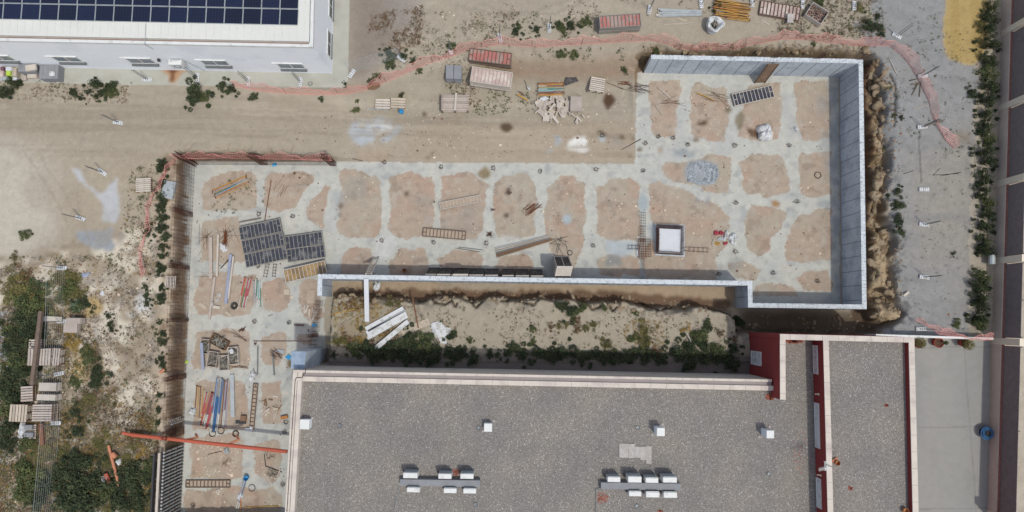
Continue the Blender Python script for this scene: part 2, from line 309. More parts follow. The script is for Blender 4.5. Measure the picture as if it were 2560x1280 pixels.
def streak(x0, x1, y0, y1, z, c, amt, sx, sy, seed, lo=0.5):
    w = PL([(x0, y0), (x1, y0), (x1, y1), (x0, y1)], z); setc(blur(inpoly(w, 1), 0.4)*np.clip((vnoise(GX*sx, GY*sy, seed, 4, 1)-lo)*5, 0, 1), c, 0, amt)
streak(-200, 1590, 235, 400, 0.8, S(160, 147, 130), 0.55, 0.12, 2.2, 71); streak(-200, 1590, 235, 400, 0.8, S(200, 188, 170), 0.4, 0.1, 1.6, 72)
streak(1000, 1600, -50, 100, UP, S(198, 186, 168), 0.5, 0.2, 1.2, 73); streak(-200, 440, 380, 700, UP, S(165, 150, 132), 0.35, 0.5, 0.5, 74)
# wheel ruts across the bare yard, only tinted darker; most cracks below are also cut in
def rutline(pts, z, wd, c, amt):
    w = PL(pts, z); m = np.zeros(GX.shape)
    for a, b in zip(w[:-1], w[1:]):
        d = b-a; L2 = d.x*d.x+d.y*d.y; t = np.clip(((WX-a.x)*d.x+(WY-a.y)*d.y)/L2, 0, 1); q = np.hypot(WX-a.x-t*d.x, WY-a.y-t*d.y); m = np.maximum(m, np.clip(1-(q-wd)/0.08, 0, 1))
    setc(m, c, 0, amt); return m
for q in (0, 14, 50, 62): rutline([(-50, 262+q), (300, 270+q), (620, 282+q), (900, 268+q*0.8), (1150, 288+q*0.7)], 1.2, 0.05, S(160, 148, 132), 0.35)
for q in (0, 16, 60, 75): rutline([(1130+q, 10), (1230+q, 40), (1330+q, 30), (1430+q, -10)], UP, 0.04, S(160, 150, 136), 0.35)
for q in (0, 34): rutline([(60+q, 380), (140+q, 500), (190+q, 600), (180+q, 690)], UP, 0.05, S(164, 150, 132), 0.3)
m = rutline([(2228, 185), (2238, 215), (2243, 250), (2240, 290), (2237, 318)], UP, 0.015, S(60, 52, 46), 0.9); Z -= m*0.12
m = rutline([(2298, 330), (2300, 400), (2301, 458)], UP, 0.0, S(70, 66, 62), 0.6)
for pts in ([(1080, 748), (1090, 760), (1110, 764), (1125, 752)], [(1300, 752), (1330, 765), (1345, 750)], [(1462, 756), (1480, 772), (1500, 768)], [(900, 748), (915, 756), (935, 750)], [(1040, 748), (1045, 757), (1060, 751)], [(1130, 750), (1140, 763), (1145, 755)], [(1180, 752), (1192, 766), (1205, 755)], [(1250, 753), (1270, 748)], [(1417, 750), (1424, 760)], [(1515, 757), (1530, 778), (1540, 770)], [(1600, 752), (1650, 775), (1690, 770)], [(1760, 768), (1800, 775), (1850, 800)]):
    m = rutline(pts, UP, 0.03, S(74, 60, 46), 0.9); Z -= m*0.25
# pit floor: concrete footings and the soil left between them
FLOOR = mp & inpoly(PL([(476, 404), (1586, 404), (1594, 180), (2096, 192), (2100, 760), (1880, 760), (1870, 705), (830, 690), (810, 760), (815, 910), (735, 920), (722, 1300), (446, 1300), (458, 1085), (470, 700)], 0), 0.5)
FLOOR |= inpoly(PL([(820, 405), (1590, 412), (1600, 440), (820, 440)], 0), 1.0)
floorcrop = GY < np.interp(GX, [P(830, 408, 0)[0], P(1590, 413, 0)[0]], [P(830, 408, 0)[1], P(1590, 413, 0)[1]])+0.12*(n2-0.5)+0.1
FLOOR &= floorcrop | (GX > P(1586, 400, 0)[0])
soilm = np.zeros(GX.shape, bool)
ISL = [[(512, 455), (530, 438), (570, 430), (630, 428), (643, 440), (645, 520), (600, 528), (510, 525), (503, 480)],
 [(664, 445), (674, 432), (780, 430), (780, 455), (757, 480), (750, 500), (735, 520), (695, 535), (662, 520)],
 [(815, 459), (824, 462), (821, 495), (815, 530), (816, 570), (810, 578), (800, 568), (770, 550), (764, 535), (775, 505), (800, 480)],
 [(852, 432), (865, 425), (910, 426), (932, 440), (950, 447), (954, 480), (952, 535), (952, 575), (935, 592), (872, 596), (852, 582), (845, 570), (849, 520), (849, 470)],
 [(975, 445), (990, 435), (1027, 431), (1060, 442), (1082, 445), (1086, 480), (1084, 545), (1080, 585), (1015, 600), (990, 597), (967, 575), (975, 520)],
 [(1107, 445), (1130, 440), (1160, 430), (1180, 432), (1197, 445), (1215, 460), (1214, 520), (1211, 577), (1190, 595), (1150, 600), (1115, 592), (1100, 580), (1102, 520)],
 [(1232, 460), (1257, 440), (1300, 433), (1320, 442), (1342, 465), (1340, 500), (1337, 540), (1334, 585), (1305, 598), (1250, 598), (1240, 580), (1235, 540)],
 [(1367, 467), (1395, 440), (1430, 440), (1450, 452), (1465, 460), (1465, 495), (1462, 545), (1462, 600), (1455, 625), (1445, 650), (1430, 692), (1398, 692), (1385, 650), (1375, 600), (1358, 590), (1362, 540), (1365, 500)],
 [(1495, 470), (1520, 460), (1525, 445), (1580, 442), (1585, 452), (1599, 465), (1599, 490), (1595, 510), (1599, 540), (1600, 585), (1587, 602), (1530, 602), (1510, 592), (1495, 585), (1492, 520)],
 [(1622, 460), (1650, 457), (1680, 467), (1730, 482), (1755, 502), (1792, 507), (1810, 527), (1822, 540), (1820, 600), (1800, 630), (1790, 650), (1800, 680), (1790, 705), (1615, 700), (1605, 650), (1612, 620), (1640, 590), (1625, 548), (1622, 500)],
 [(1650, 422), (1670, 405), (1705, 400), (1750, 397), (1770, 382), (1800, 387), (1830, 392), (1827, 445), (1825, 480), (1767, 480), (1740, 467), (1690, 457), (1665, 445)],
 [(1852, 405), (1880, 385), (1920, 385), (1950, 385), (1965, 405), (1970, 440), (1974, 475), (1955, 482), (1920, 492), (1870, 487), (1860, 470), (1855, 440)],
 [(1880, 517), (1920, 517), (1935, 520), (1965, 535), (1960, 550), (1947, 580), (1930, 595), (1925, 620), (1900, 640), (1870, 625), (1862, 600), (1855, 545)],
 [(1995, 405), (2007, 385), (2078, 380), (2078, 492), (2017, 492), (2002, 480), (1998, 445)],
 [(2025, 532), (2035, 525), (2078, 523), (2078, 650), (2000, 658), (1965, 650), (1967, 620), (1980, 570), (1997, 537)],
 [(1987, 692), (2015, 680), (2078, 678), (2078, 730), (2020, 728), (2000, 715)], [(1920, 707), (1950, 705), (1982, 720), (1990, 740), (1880, 740), (1885, 715)],
 [(1817, 660), (1855, 655), (1885, 665), (1900, 682), (1885, 702), (1842, 700), (1822, 672)],
 [(1625, 200), (1697, 198), (1697, 250), (1692, 320), (1690, 340), (1640, 345), (1625, 330), (1622, 260)], [(1742, 205), (1815, 225), (1820, 262), (1822, 320), (1815, 345), (1790, 352), (1735, 345), (1728, 300), (1725, 240)],
 [(1850, 280), (1870, 215), (1950, 205), (1957, 260), (1955, 330), (1940, 350), (1890, 355), (1850, 340)], [(1990, 205), (2070, 200), (2075, 270), (2078, 345), (2045, 352), (2005, 348), (1995, 320), (1988, 260)],
 [(850, 642), (870, 622), (920, 620), (935, 640), (935, 692), (850, 692)], [(972, 660), (990, 630), (1020, 620), (1060, 625), (1072, 650), (1075, 692), (970, 692)], [(1100, 650), (1135, 625), (1190, 628), (1205, 650), (1205, 692), (1100, 692)],
 [(1238, 660), (1250, 640), (1300, 632), (1330, 640), (1335, 692), (1238, 692)], [(1500, 692), (1495, 650), (1520, 632), (1560, 635), (1595, 645), (1600, 692)],
 [(505, 552), (560, 545), (600, 548), (612, 600), (616, 655), (560, 660), (505, 657), (500, 600)], [(690, 590), (722, 588), (727, 650), (690, 650)],
 [(500, 688), (560, 685), (635, 690), (640, 740), (625, 780), (590, 792), (490, 788), (488, 740)], [(655, 710), (700, 700), (720, 720), (722, 770), (700, 788), (660, 780), (650, 750)],
 [(745, 715), (775, 700), (795, 705), (800, 740), (810, 800), (770, 800), (745, 760)], [(487, 830), (560, 818), (620, 825), (628, 850), (620, 920), (560, 926), (483, 922)], [(655, 840), (700, 820), (715, 840), (715, 870), (700, 915), (665, 915), (655, 890)],
 [(745, 835), (780, 833), (785, 860), (745, 858)], [(485, 955), (560, 952), (615, 960), (620, 1000), (618, 1070), (560, 1077), (480, 1072)], [(655, 960), (700, 955), (705, 1000), (705, 1060), (655, 1062)],
 [(480, 1095), (520, 1085), (590, 1085), (612, 1100), (608, 1190), (560, 1200), (475, 1195)], [(640, 1110), (690, 1098), (705, 1130), (700, 1190), (680, 1210), (640, 1180)], [(465, 1228), (600, 1215), (640, 1224), (690, 1215), (707, 1240), (705, 1310), (455, 1310)]]
IX = GX+0.55*(vnoise(GX, GY, 31, 4, 1.0)-0.5)+0.20*(vnoise(GX, GY, 33, 3, 5)-0.5); IY = GY+0.55*(vnoise(GX, GY, 32, 4, 1.0)-0.5)+0.20*(vnoise(GX, GY, 34, 3, 5)-0.5)
for p in ISL: soilm |= inpoly(PL(p, 0), X=IX, Y=IY)
soilm &= FLOOR
found = FLOOR & ~soilm
setc(FLOOR, S(198, 197, 190), 0)
setc(FLOOR*np.clip((vnoise(GX, GY, 81, 5, 0.6)-0.5)*5, 0, 1), S(186, 187, 185), 0, 0.7); setc(FLOOR*np.clip((vnoise(GX, GY, 82, 5, 0.9)-0.58)*6, 0, 1), S(204, 200, 190), 0, 0.7)
setc(FLOOR*np.clip((vnoise(GX, GY, 83, 5, 1.6)-0.63)*8, 0, 1), S(164, 166, 168), 0, 0.6)
sw = soilm.astype(float); tmp = COL.copy()
setc(sw, S(188, 166, 146), 0.0); setc(sw*np.clip((vnoise(GX, GY, 84, 4, 0.3)-0.47)*6, 0, 1), S(184, 170, 150), 0, 0.85); setc(sw*np.clip((vnoise(GX, GY, 85, 5, 0.8)-0.52)*6, 0, 1), S(190, 156, 132), 0, 0.6)
edge = FLOOR*np.clip(1-np.abs(blur(soilm, 0.14)-0.5)*2.4, 0, 1)*np.clip((vnoise(GX, GY, 87, 4, 1.4)-0.4)*5, 0, 1); setc(edge, S(192, 182, 166), 0.0, 0.2); setc(sw*np.clip((vnoise(GX, GY, 88, 5, 2.2)-0.60)*9, 0, 1), S(198, 190, 178), 0, 0.3); setc(found*np.clip((vnoise(GX, GY, 89, 5, 1.1)-0.54)*6, 0, 1), S(206, 202, 194), 0, 0.35); setc(found*np.clip((vnoise(GX, GY, 91, 5, 3.0)-0.62)*9, 0, 1), S(176, 173, 168), 0, 0.45)
setc(sw*np.clip((vnoise(GX, GY, 86, 5, 1.8)-0.6)*8, 0, 1), S(160, 140, 122), 0, 0.6)
setc(mp & (GX < P(484, 700, 0)[0]) & (GX > P(440, 700, 0)[0]) & ~FLOOR, S(150, 124, 102), 0.1, 0.5)
# mortar spills, damp stains, grey patches
GM = S(158, 164, 172)
blob([(1712, 425), (1728, 405), (1760, 402), (1790, 412), (1797, 440), (1785, 458), (1750, 462), (1718, 452)], 0, GM, 0.03, 0.95, warp=1.2); blob([(1720, 410), (1790, 415), (1790, 455), (1720, 455)], 0, S(178, 184, 190), 0.03, 0.7, brk=0.5, bsc=2.5, seed=10)
ell(1608, 508, 13, 24, 0, S(170, 180, 184), 0.03, 0.95, warp=0.3); ell(1418, 547, 11, 13, 0, S(176, 190, 198), 0.03, warp=0.4)
blob([(1510, 650), (1528, 632), (1552, 636), (1558, 662), (1512, 664)], 0, S(150, 150, 148), 0.05, 0.9); blob([(1515, 605), (1545, 600), (1592, 606), (1592, 628), (1560, 640), (1520, 632)], 0, S(182, 190, 196), 0.04, 0.9)
blob([(1612, 565), (1634, 556), (1640, 640), (1630, 600), (1616, 575)], 0, S(172, 180, 188), 0.04, 0.9)
blob([(1670, 375), (1720, 370), (1760, 385), (1720, 400), (1680, 395)], 0, S(140, 148, 156), 0.08, 0.7, brk=0.42, bsc=2, seed=11); blob([(1735, 490), (1775, 490), (1770, 515), (1745, 505)], 0, S(150, 154, 158), 0.06, 0.8, brk=0.35, seed=12)
blob([(1975, 480), (2005, 490), (1985, 540), (1960, 570), (1965, 520)], 0, S(150, 156, 160), 0.1, 0.5, brk=0.4, seed=13); blob([(2045, 500), (2075, 500), (2075, 520), (2040, 518)], 0, S(150, 156, 160), 0.06, 0.6)
blob([(2070, 200), (2098, 200), (2100, 740), (2085, 740)], 0, S(150, 154, 160), 0.1, 0.6, brk=0.4, seed=14); blob([(2030, 200), (2080, 200), (2085, 460), (2070, 460)], 0, S(160, 160, 160), 0.15, 0.5, brk=0.45, seed=15)  # broken grey strips on the floor along the right wall
blob([(825, 485), (860, 480), (860, 545), (820, 540)], 0, S(160, 166, 172), 0.12, 0.6, brk=0.45, seed=16); blob([(870, 445), (920, 450), (915, 500), (860, 490)], 0, S(160, 156, 150), 0.15, 0.6, brk=0.4, seed=17)
blob([(1010, 500), (1200, 500), (1200, 590), (1110, 590)], 0, S(160, 152, 142), 0.25, 0.5, brk=0.42, seed=18); blob([(1800, 640), (1860, 640), (1840, 700), (1790, 690)], 0, S(160, 158, 154), 0.1, 0.6, brk=0.4, seed=19)
blob([(1250, 590), (1300, 590), (1290, 620), (1240, 620)], 0, S(206, 206, 204), 0.08, 0.6); blob([(940, 595), (985, 585), (990, 610), (960, 660), (935, 640)], 0, S(206, 206, 204), 0.08, 0.7)
DB = S(86, 56, 38)
for cx, cy, rx, ry, z, c in ((1523, 244, 15, 17, 0.3, DB), (1526, 262, 6, 6, 0.3, DB), (1265, 316, 14, 13, 0.2, S(92, 74, 54)), (1445, 246, 10, 5, 0.3, DB), (1060, 279, 7, 6, 0.4, S(104, 84, 50)), (1850, 300, 12, 24, 0, S(140, 128, 106)),
   (1822, 275, 9, 10, 0, S(128, 116, 94)), (1893, 336, 12, 14, 0, S(110, 78, 52)), (1754, 309, 11, 7, 0, S(96, 70, 48)), (1506, 335, 12, 6, 0, S(98, 84, 62)), (1746, 330, 6, 6, 0, DB), (1740, 350, 8, 6, 0, S(128, 108, 82)),
   (1555, 343, 5, 6, 0, S(110, 92, 66)), (1210, 432, 12, 14, 0, S(142, 124, 92)), (1222, 462, 5, 7, 0, S(142, 124, 92)), (1018, 484, 7, 6, 0, S(104, 82, 58)), (857, 515, 6, 7, 0, S(120, 98, 72)), (853, 538, 5, 5, 0, S(100, 76, 54)), (1940, 508, 9, 9, 0, S(172, 128, 74)),
   (1083, 383, 4, 4, 0, S(100, 66, 46)), (1071, 395, 5, 4, 0, S(104, 72, 50)), (1275, 482, 7, 8, 0, S(84, 56, 46)), (1268, 538, 5, 6, 0, S(84, 56, 46)), (1677, 648, 4, 4, 0, S(120, 100, 82)), (1880, 330, 6, 10, 0, S(96, 66, 44)), (720, 697, 7, 11, 0, S(106, 58, 40)),
   (1600, 372, 7, 4, 0, S(110, 92, 66)), (1580, 345, 4, 5, 0, S(120, 100, 74)), (1650, 378, 8, 9, 0, S(176, 162, 146)), (728, 910, 10, 12, 0, S(116, 92, 58)), (1575, 392, 5, 4, 0, S(130, 110, 86)), (436, 188, 11, 1, 0, DB)):
    ell(cx, cy, rx, ry, z, c, 0.025, 0.92, warp=1.5)
blob([(400, 172), (470, 172), (450, 190), (440, 207), (424, 207), (424, 190)], UP, S(190, 142, 98), 0.1, 0.85, warp=0.6); blob([(414, 171), (450, 173), (438, 182), (434, 204), (426, 204), (428, 182)], UP, S(104, 58, 42), 0.05, 0.9, warp=0.5)
blob([(2385, 330), (2420, 325), (2425, 360), (2395, 350)], UP, S(156, 140, 118), 0.2, 0.7)
ell(1505, 350, 8, 7, 0.02, S(196, 202, 206), 0.03)
# ------------------------------------------------------------------ ground: meshes, one per kind of surface
def ground_mat(name, fine, speck, ssc, sdark, slight, bump, mott=0.10):
    m = bpy.data.materials.new(name); m.use_nodes = True; n = m.node_tree.nodes; l = m.node_tree.links; bs = n['Principled BSDF']
    bs.inputs['Roughness'].default_value = 0.95; bs.inputs['Specular IOR Level'].default_value = 0.12
    at = n.new('ShaderNodeAttribute'); at.attribute_name = 'Stone'; geo = n.new('ShaderNodeNewGeometry')
    def noise(sc, det=3):
        t = n.new('ShaderNodeTexNoise'); t.inputs['Scale'].default_value = sc; t.inputs['Detail'].default_value = det; l.new(geo.outputs['Position'], t.inputs['Vector']); return t.outputs['Fac']
    def mr(x, a, b, c, d):
        t = n.new('ShaderNodeMapRange'); l.new(x, t.inputs[0]); t.inputs[1].default_value = a; t.inputs[2].default_value = b; t.inputs[3].default_value = c; t.inputs[4].default_value = d; return t.outputs[0]
    def mul(x, y):
        t = n.new('ShaderNodeMath'); t.operation = 'MULTIPLY'; l.new(x, t.inputs[0]); l.new(y, t.inputs[1]); return t.outputs[0]
    f = mul(mr(noise(2.2, 6), 0.25, 0.75, 1-mott, 1+mott), mr(noise(14, 4), 0.3, 0.7, 1-fine, 1+fine))
    vo = n.new('ShaderNodeTexVoronoi'); vo.inputs['Scale'].default_value = ssc; l.new(geo.outputs['Position'], vo.inputs['Vector'])
    sp = n.new('ShaderNodeSeparateColor'); l.new(vo.outputs['Color'], sp.inputs[0])
    near = mr(vo.outputs['Distance'], 0.28, 0.42, 1, 0)
    dk = mul(mul(mr(sp.outputs[0], 1-speck, 1-speck+0.01, 0, 1), near), mr(noise(0.8, 3), 0.45, 0.6, 0.25, 1)); lt = mul(mr(sp.outputs[1], 1-speck*0.8, 1-speck*0.8+0.01, 0, 1), near)
    f = mul(f, mr(dk, 0, 1, 1, sdark)); f = mul(f, mr(lt, 0, 1, 1, slight))
    vm = n.new('ShaderNodeVectorMath'); vm.operation = 'SCALE'; l.new(at.outputs['Color'], vm.inputs[0]); l.new(f, vm.inputs['Scale']); l.new(vm.outputs[0], bs.inputs['Base Color'])
    b = n.new('ShaderNodeBump'); b.inputs['Strength'].default_value = bump; b.inputs['Distance'].default_value = 0.06; l.new(noise(9, 6), b.inputs['Height']); l.new(b.outputs[0], bs.inputs['Normal'])
    MATS[name] = m
ground_mat('soil', 0.07, 0.07, 9.0, 0.74, 1.22, 0.3, 0.08)
ground_mat('pit_soil', 0.07, 0.07, 10.0, 0.76, 1.25, 0.3)
ground_mat('footing_concrete', 0.05, 0.05, 9.0, 0.8, 1.08, 0.12)
ground_mat('gravel', 0.10, 0.20, 14.0, 0.82, 1.15, 0.35)
ground_mat('pavement', 0.035, 0.03, 6.0, 0.88, 1.06, 0.06, 0.05)
reg = np.zeros((NY, NX), int)
reg[yard] = 3; reg[sandm] = 4; reg[ap] = 5; reg[bya] = 6; reg[rd2] = 7; reg[soilm] = 1; reg[found] = 2
grade = np.array([0.775, 1.0, 0.83, 0.65, 0.86, 0.84, 0.66, 0.76])[reg]     # measured against the photo, region by region
grade[soilm] = 0.81; grey = COL.mean(2, keepdims=True); sat = np.where(soilm, 0.80, 0.94)[..., None]; COL = (grey+(COL-grey)*sat)*grade[..., None]
COL = np.maximum(COL*np.array([0.99, 1.0, 0.985]), 0.004)
fr = reg[:-1, :-1]
verts = np.stack([GX.ravel(), GY.ravel(), Z.ravel()], 1); colr = np.concatenate([COL.reshape(-1, 3), np.ones((NX*NY, 1))], 1)
idx = np.arange(NX*NY).reshape(NY, NX)
def submesh(name, rid, m, kind='structure', **k):
    jj, ii = np.nonzero(fr == rid); q = np.stack([idx[jj, ii], idx[jj, ii+1], idx[jj+1, ii+1], idx[jj+1, ii]], 1)
    used, inv = np.unique(q, return_inverse=True); me = bpy.data.meshes.new(name); nq = len(q)
    me.vertices.add(len(used)); me.vertices.foreach_set('co', verts[used].astype(np.float32).ravel())
    me.loops.add(nq*4); me.loops.foreach_set('vertex_index', inv.reshape(-1).astype(np.int32))
    me.polygons.add(nq); me.polygons.foreach_set('loop_start', np.arange(0, nq*4, 4, dtype=np.int32))
    me.update(calc_edges=True); at = me.color_attributes.new('Stone', 'FLOAT_COLOR', 'POINT'); at.data.foreach_set('color', colr[used].astype(np.float32).ravel())
    me.polygons.foreach_set('use_smooth', np.ones(nq, bool)); me.materials.append(M[m]); me.validate(); o = bpy.data.objects.new(name, me); SC.collection.objects.link(o); o['kind'] = kind; return o
submesh('ground', 0, 'soil'); submesh('pit_floor', 1, 'pit_soil'); submesh('footings', 2, 'footing_concrete'); submesh('gravel_yard', 3, 'gravel')
submesh('sand', 4, 'soil'); submesh('apron_pavement', 5, 'pavement'); submesh('yard_pavement', 6, 'pavement'); submesh('street', 7, 'soil')
# ------------------------------------------------------------------ shared materials
mat('concrete_face', S(184, 192, 200), 0.85, 0.08, 0.8, 0.05, 9, col2=S(166, 174, 184), c2s=0.9)
mat('concrete_top', S(198, 204, 209), 0.9, 0.08, 2.0, 0.06, 18, bump=0.2, col2=S(166, 171, 178), c2s=5.5, c2t=0.60)
mat('joint_dark', S(84, 90, 98), 0.9); mat('rebar', S(84, 56, 46), 0.75, 0.25, 3, 0.1, 20); mat('rebar_rust', S(112, 62, 38), 0.8, 0.25, 3, 0.1, 20)
mat('steel_grey', S(120, 124, 126), 0.5, 0.15, 4, 0.1, 20, metal=0.3); mat('steel_dark', S(62, 62, 62), 0.55, 0.15, 4); mat('steel_galv', S(176, 182, 184), 0.45, 0.12, 3, 0.08, 15, metal=0.3)
mat('white_plaster', S(238, 242, 246), 0.8, 0.03, 0.5, 0.02, 5, col2=S(226, 231, 237), c2s=0.5, c2t=0.6); mat('white_metal', S(216, 217, 215), 0.55, 0.05, 1.5, 0.03, 10, col2=S(198, 198, 194), c2s=2.5, c2t=0.6)
mat('white_plastic', S(208, 210, 212), 0.6, 0.06, 3, 0.05, 20, col2=S(176, 176, 172), c2s=3, c2t=0.56)
mat('roof_sheet', S(212, 212, 206), 0.6, 0.04, 0.7, 0.03, 8); mat('gutter_brown', S(150, 128, 118), 0.7, 0.12, 2)
mat('glass_dark', S(52, 58, 66), 0.12, 0.1, 2, spec=0.6); mat('glass_grey', S(120, 130, 136), 0.15, 0.1, 2, spec=0.6)
mat('coping_stone', S(204, 194, 183), 0.8, 0.07, 1.5, 0.06, 12, col2=S(192, 180, 172), c2s=1.2, c2t=0.55); mat('coping_grey', S(150, 142, 140), 0.85, 0.08, 2, 0.06, 10)
mat('red_render', S(138, 60, 58), 0.9, 0.08, 1.2, 0.04, 12); mat('beige_wall', S(190, 176, 160), 0.9, 0.06, 1)
mat('street_beige', S(204, 188, 174), 0.9, 0.08, 1.5); mat('brick_red', S(150, 104, 92), 0.9, 0.2, 6, 0.2, 20)
mat('screen_dark', S(138, 129, 128), 0.85, 0.12, 3, 0.1, 12); mat('pillar_cream', S(224, 212, 192), 0.85, 0.04, 2)
mat('rubber', S(38, 38, 40), 0.7); mat('net_pink', S(226, 156, 148), 0.7, 0.12, 1.5)
# pebble roof covering
def pebble_mat():
    m = bpy.data.materials.new('pebbles'); m.use_nodes = True; n = m.node_tree.nodes; l = m.node_tree.links; bs = n['Principled BSDF']; bs.inputs['Roughness'].default_value = 0.95; bs.inputs['Specular IOR Level'].default_value = 0.1
    geo = n.new('ShaderNodeNewGeometry'); vo = n.new('ShaderNodeTexVoronoi'); vo.inputs['Scale'].default_value = 27; l.new(geo.outputs['Position'], vo.inputs['Vector'])
    sp = n.new('ShaderNodeSeparateColor'); l.new(vo.outputs['Color'], sp.inputs[0]); cr = n.new('ShaderNodeValToRGB'); cr.color_ramp.interpolation = 'LINEAR'
    st = [(0.0, S(112, 107, 102)), (0.3, S(125, 120, 114)), (0.55, S(134, 129, 123)), (0.8, S(143, 137, 131)), (0.96, S(156, 150, 144)), (1.0, S(200, 198, 194))]
    while len(cr.color_ramp.elements) < len(st): cr.color_ramp.elements.new(0.5)
    for e, (p, c) in zip(cr.color_ramp.elements, st): e.position = p; e.color = (*c, 1)
    l.new(sp.outputs[0], cr.inputs[0]); no = n.new('ShaderNodeTexNoise'); no.inputs['Scale'].default_value = 0.35; no.inputs['Detail'].default_value = 6; l.new(geo.outputs['Position'], no.inputs['Vector'])
    mx = n.new('ShaderNodeMix'); mx.data_type = 'RGBA'; mx.blend_type = 'MULTIPLY'; mx.inputs[0].default_value = 1; c2 = n.new('ShaderNodeValToRGB'); c2.color_ramp.elements[0].position = 0.35; c2.color_ramp.elements[1].position = 0.65
    c2.color_ramp.elements[0].color = (0.86, 0.88, 0.92, 1); c2.color_ramp.elements[1].color = (1.05, 1.04, 1.02, 1); l.new(no.outputs['Fac'], c2.inputs[0]); l.new(cr.outputs[0], mx.inputs[6]); l.new(c2.outputs[0], mx.inputs[7]); l.new(mx.outputs[2], bs.inputs['Base Color'])
    b = n.new('ShaderNodeBump'); b.inputs['Strength'].default_value = 0.4; b.inputs['Distance'].default_value = 0.03; l.new(vo.outputs['Distance'], b.inputs['Height']); b.invert = True; l.new(b.outputs[0], bs.inputs['Normal']); MATS['pebbles'] = m
pebble_mat()
# ------------------------------------------------------------------ the concrete retaining wall round the pit
WH = 2.7; TH = 0.30
def wall_sections(pts, closed=False):
    """mitred quads along a centre line"""
    pts = [Vector((p[0], p[1])) for p in pts]; L = []; R = []
    for i, p in enumerate(pts):
        if i == 0: d = (pts[1]-p).normalized(); nrm = Vector((-d.y, d.x)); k = 1
        elif i == len(pts)-1: d = (p-pts[i-1]).normalized(); nrm = Vector((-d.y, d.x)); k = 1
        else:
            d1 = (p-pts[i-1]).normalized(); d2 = (pts[i+1]-p).normalized(); a = Vector((-d1.y, d1.x)); b = Vector((-d2.y, d2.x)); nrm = (a+b).normalized(); k = 1/max(0.2, nrm.dot(a))
        L.append(p+nrm*TH/2*k); R.append(p-nrm*TH/2*k)
    return [(R[i], R[i+1], L[i+1], L[i]) for i in range(len(pts)-1)]
wall = thing('retaining_wall', 'long grey concrete retaining wall standing around the right half of the excavated pit', 'wall')
wp = PL([(1628, 142), (2152, 153), (2161, 767), (1876, 763), (1875, 708), (800, 691), (799, 739)], WH)
for i, q in enumerate(wall_sections(wp)):
    b = MB(); b.prism(q, 0, WH)
    b.m = [1 if k == 1 else 0 for k in range(len(b.f))]; ws = b.build('wall_section', ['concrete_face', 'concrete_top'], wall)
    a = Vector((*(q[0]+q[3])/2, 0)); e = Vector((*(q[1]+q[2])/2, 0)); d = e-a; L = d.length; d.normalize(); nrm = Vector((-d.y, d.x, 0)); j = MB(); rot = math.atan2(d.y, d.x); t = 0.55
    while t < L-0.3:
        for s in (-1, 1): j.box(a+d*t+nrm*s*(TH/2+0.004)+Vector((0, 0, WH/2)), (0.025, 0.012, WH-0.02), rot)
        for zz in (0.5, 1.4, 2.2):
            for s in (-1, 1): j.box(a+d*(t+0.45)+nrm*s*(TH/2+0.004)+Vector((0, 0, zz)), (0.05, 0.012, 0.05), rot)
        t += 0.97
    j.build('formwork_joint', 'joint_dark', ws)
    sb = MB(); t = 0.1
    while t < L-0.1:
        for s in (-1, 1):
            if random.random() < (0.25 if i in (3, 4) else 0.75):
                h = random.uniform(0.10, 0.30); p0 = a+d*(t+random.uniform(-.04, .04))+nrm*s*0.10+Vector((0, 0, WH-0.01)); sb.bar(p0, p0+Vector((random.uniform(-.05, .05), random.uniform(-.05, .05), h)), 0.009, 4)
        t += 0.22
    if i == 0:
        for k in range(5):
            for r in range(7): p0 = a+d*(2.2+2.9*k+r*0.07)+nrm*0.08+Vector((0, 0, WH-0.01)); sb.bar(p0, p0+Vector((0.25, 0.05, 0.95)), 0.010, 4)
    st = sb.build('starter_bars', 'rebar', wall); st['kind'] = 'stuff'
b = MB(); q = PL([(728, 878), (765, 879), (761, 923), (727, 922)], 5.1); b.prism(q, 0.0, 5.1); b.m = [1 if k == 1 else 0 for k in range(len(b.f))]
mat('concrete_blue', S(150, 166, 184), 0.85, 0.08, 1.5, 0.05, 9, col2=S(130, 146, 166), c2s=1.5)
stub = b.build('concrete_abutment', ['concrete_face', 'concrete_blue']); tag(stub, 'short bluish concrete wall stub against the corner of the gravel roofed building', 'wall')
# ------------------------------------------------------------------ big gravel roofed building
Z1, ZP, Z2 = 5.5, 5.92, 7.0
hall = thing('flat_roof_building', 'flat roofed building with grey pebble roof, cream copings and dark red walls', 'building', (0, 0, 0))
YB = 2300   # far beyond the lower edge of the view
nw = P(733, 925, ZP); sw_ = P(652, YB, ZP); ne = P(1930, 949, ZP)
def offq(a, b, w0, w1):
    """quad between two parallel offsets (to the right of a->b)"""
    d = Vector((b.x-a.x, b.y-a.y)).normalized(); r = Vector((d.y, -d.x)); A = Vector((a.x, a.y)); B = Vector((b.x, b.y)); return [A+r*w0, B+r*w0, B+r*w1, A+r*w1]
# roof slab: pebbles over the low part
e1 = P(2062, 845, Z2); e2 = P(2112, YB, Z2)
roofpoly = [nw+Vector((.2, -.2, 0)), ne+Vector((0, -.2, 0)),  P(1957, 998, Z2), P(1957, 842, Z2), e1+Vector((0.1, 0, 0)), e2, sw_+Vector((.2, 0, 0))]
b = MB(); b.prism([(p.x, p.y) for p in roofpoly], 1.0, Z1); b.m = [1 if k == 1 else 0 for k in range(len(b.f))]; b.build('lower_roof', ['beige_wall', 'pebbles'], hall)
b = MB(); q = offq(nw, ne, 0.0, 0.14); b.prism(q, 1.0, ZP); q = offq(nw+Vector((0.0, 0, 0)), ne, 0.143, 0.36)
b.build('outer_coping', 'coping_stone', hall)
b = MB(); b.prism(offq(nw+Vector((.15, 0, 0)), ne, 0.143, 0.37), 1.0, ZP-0.10); b.build('coping_channel', 'coping_grey', hall)  # grey colour stands in for the shade between the two copings
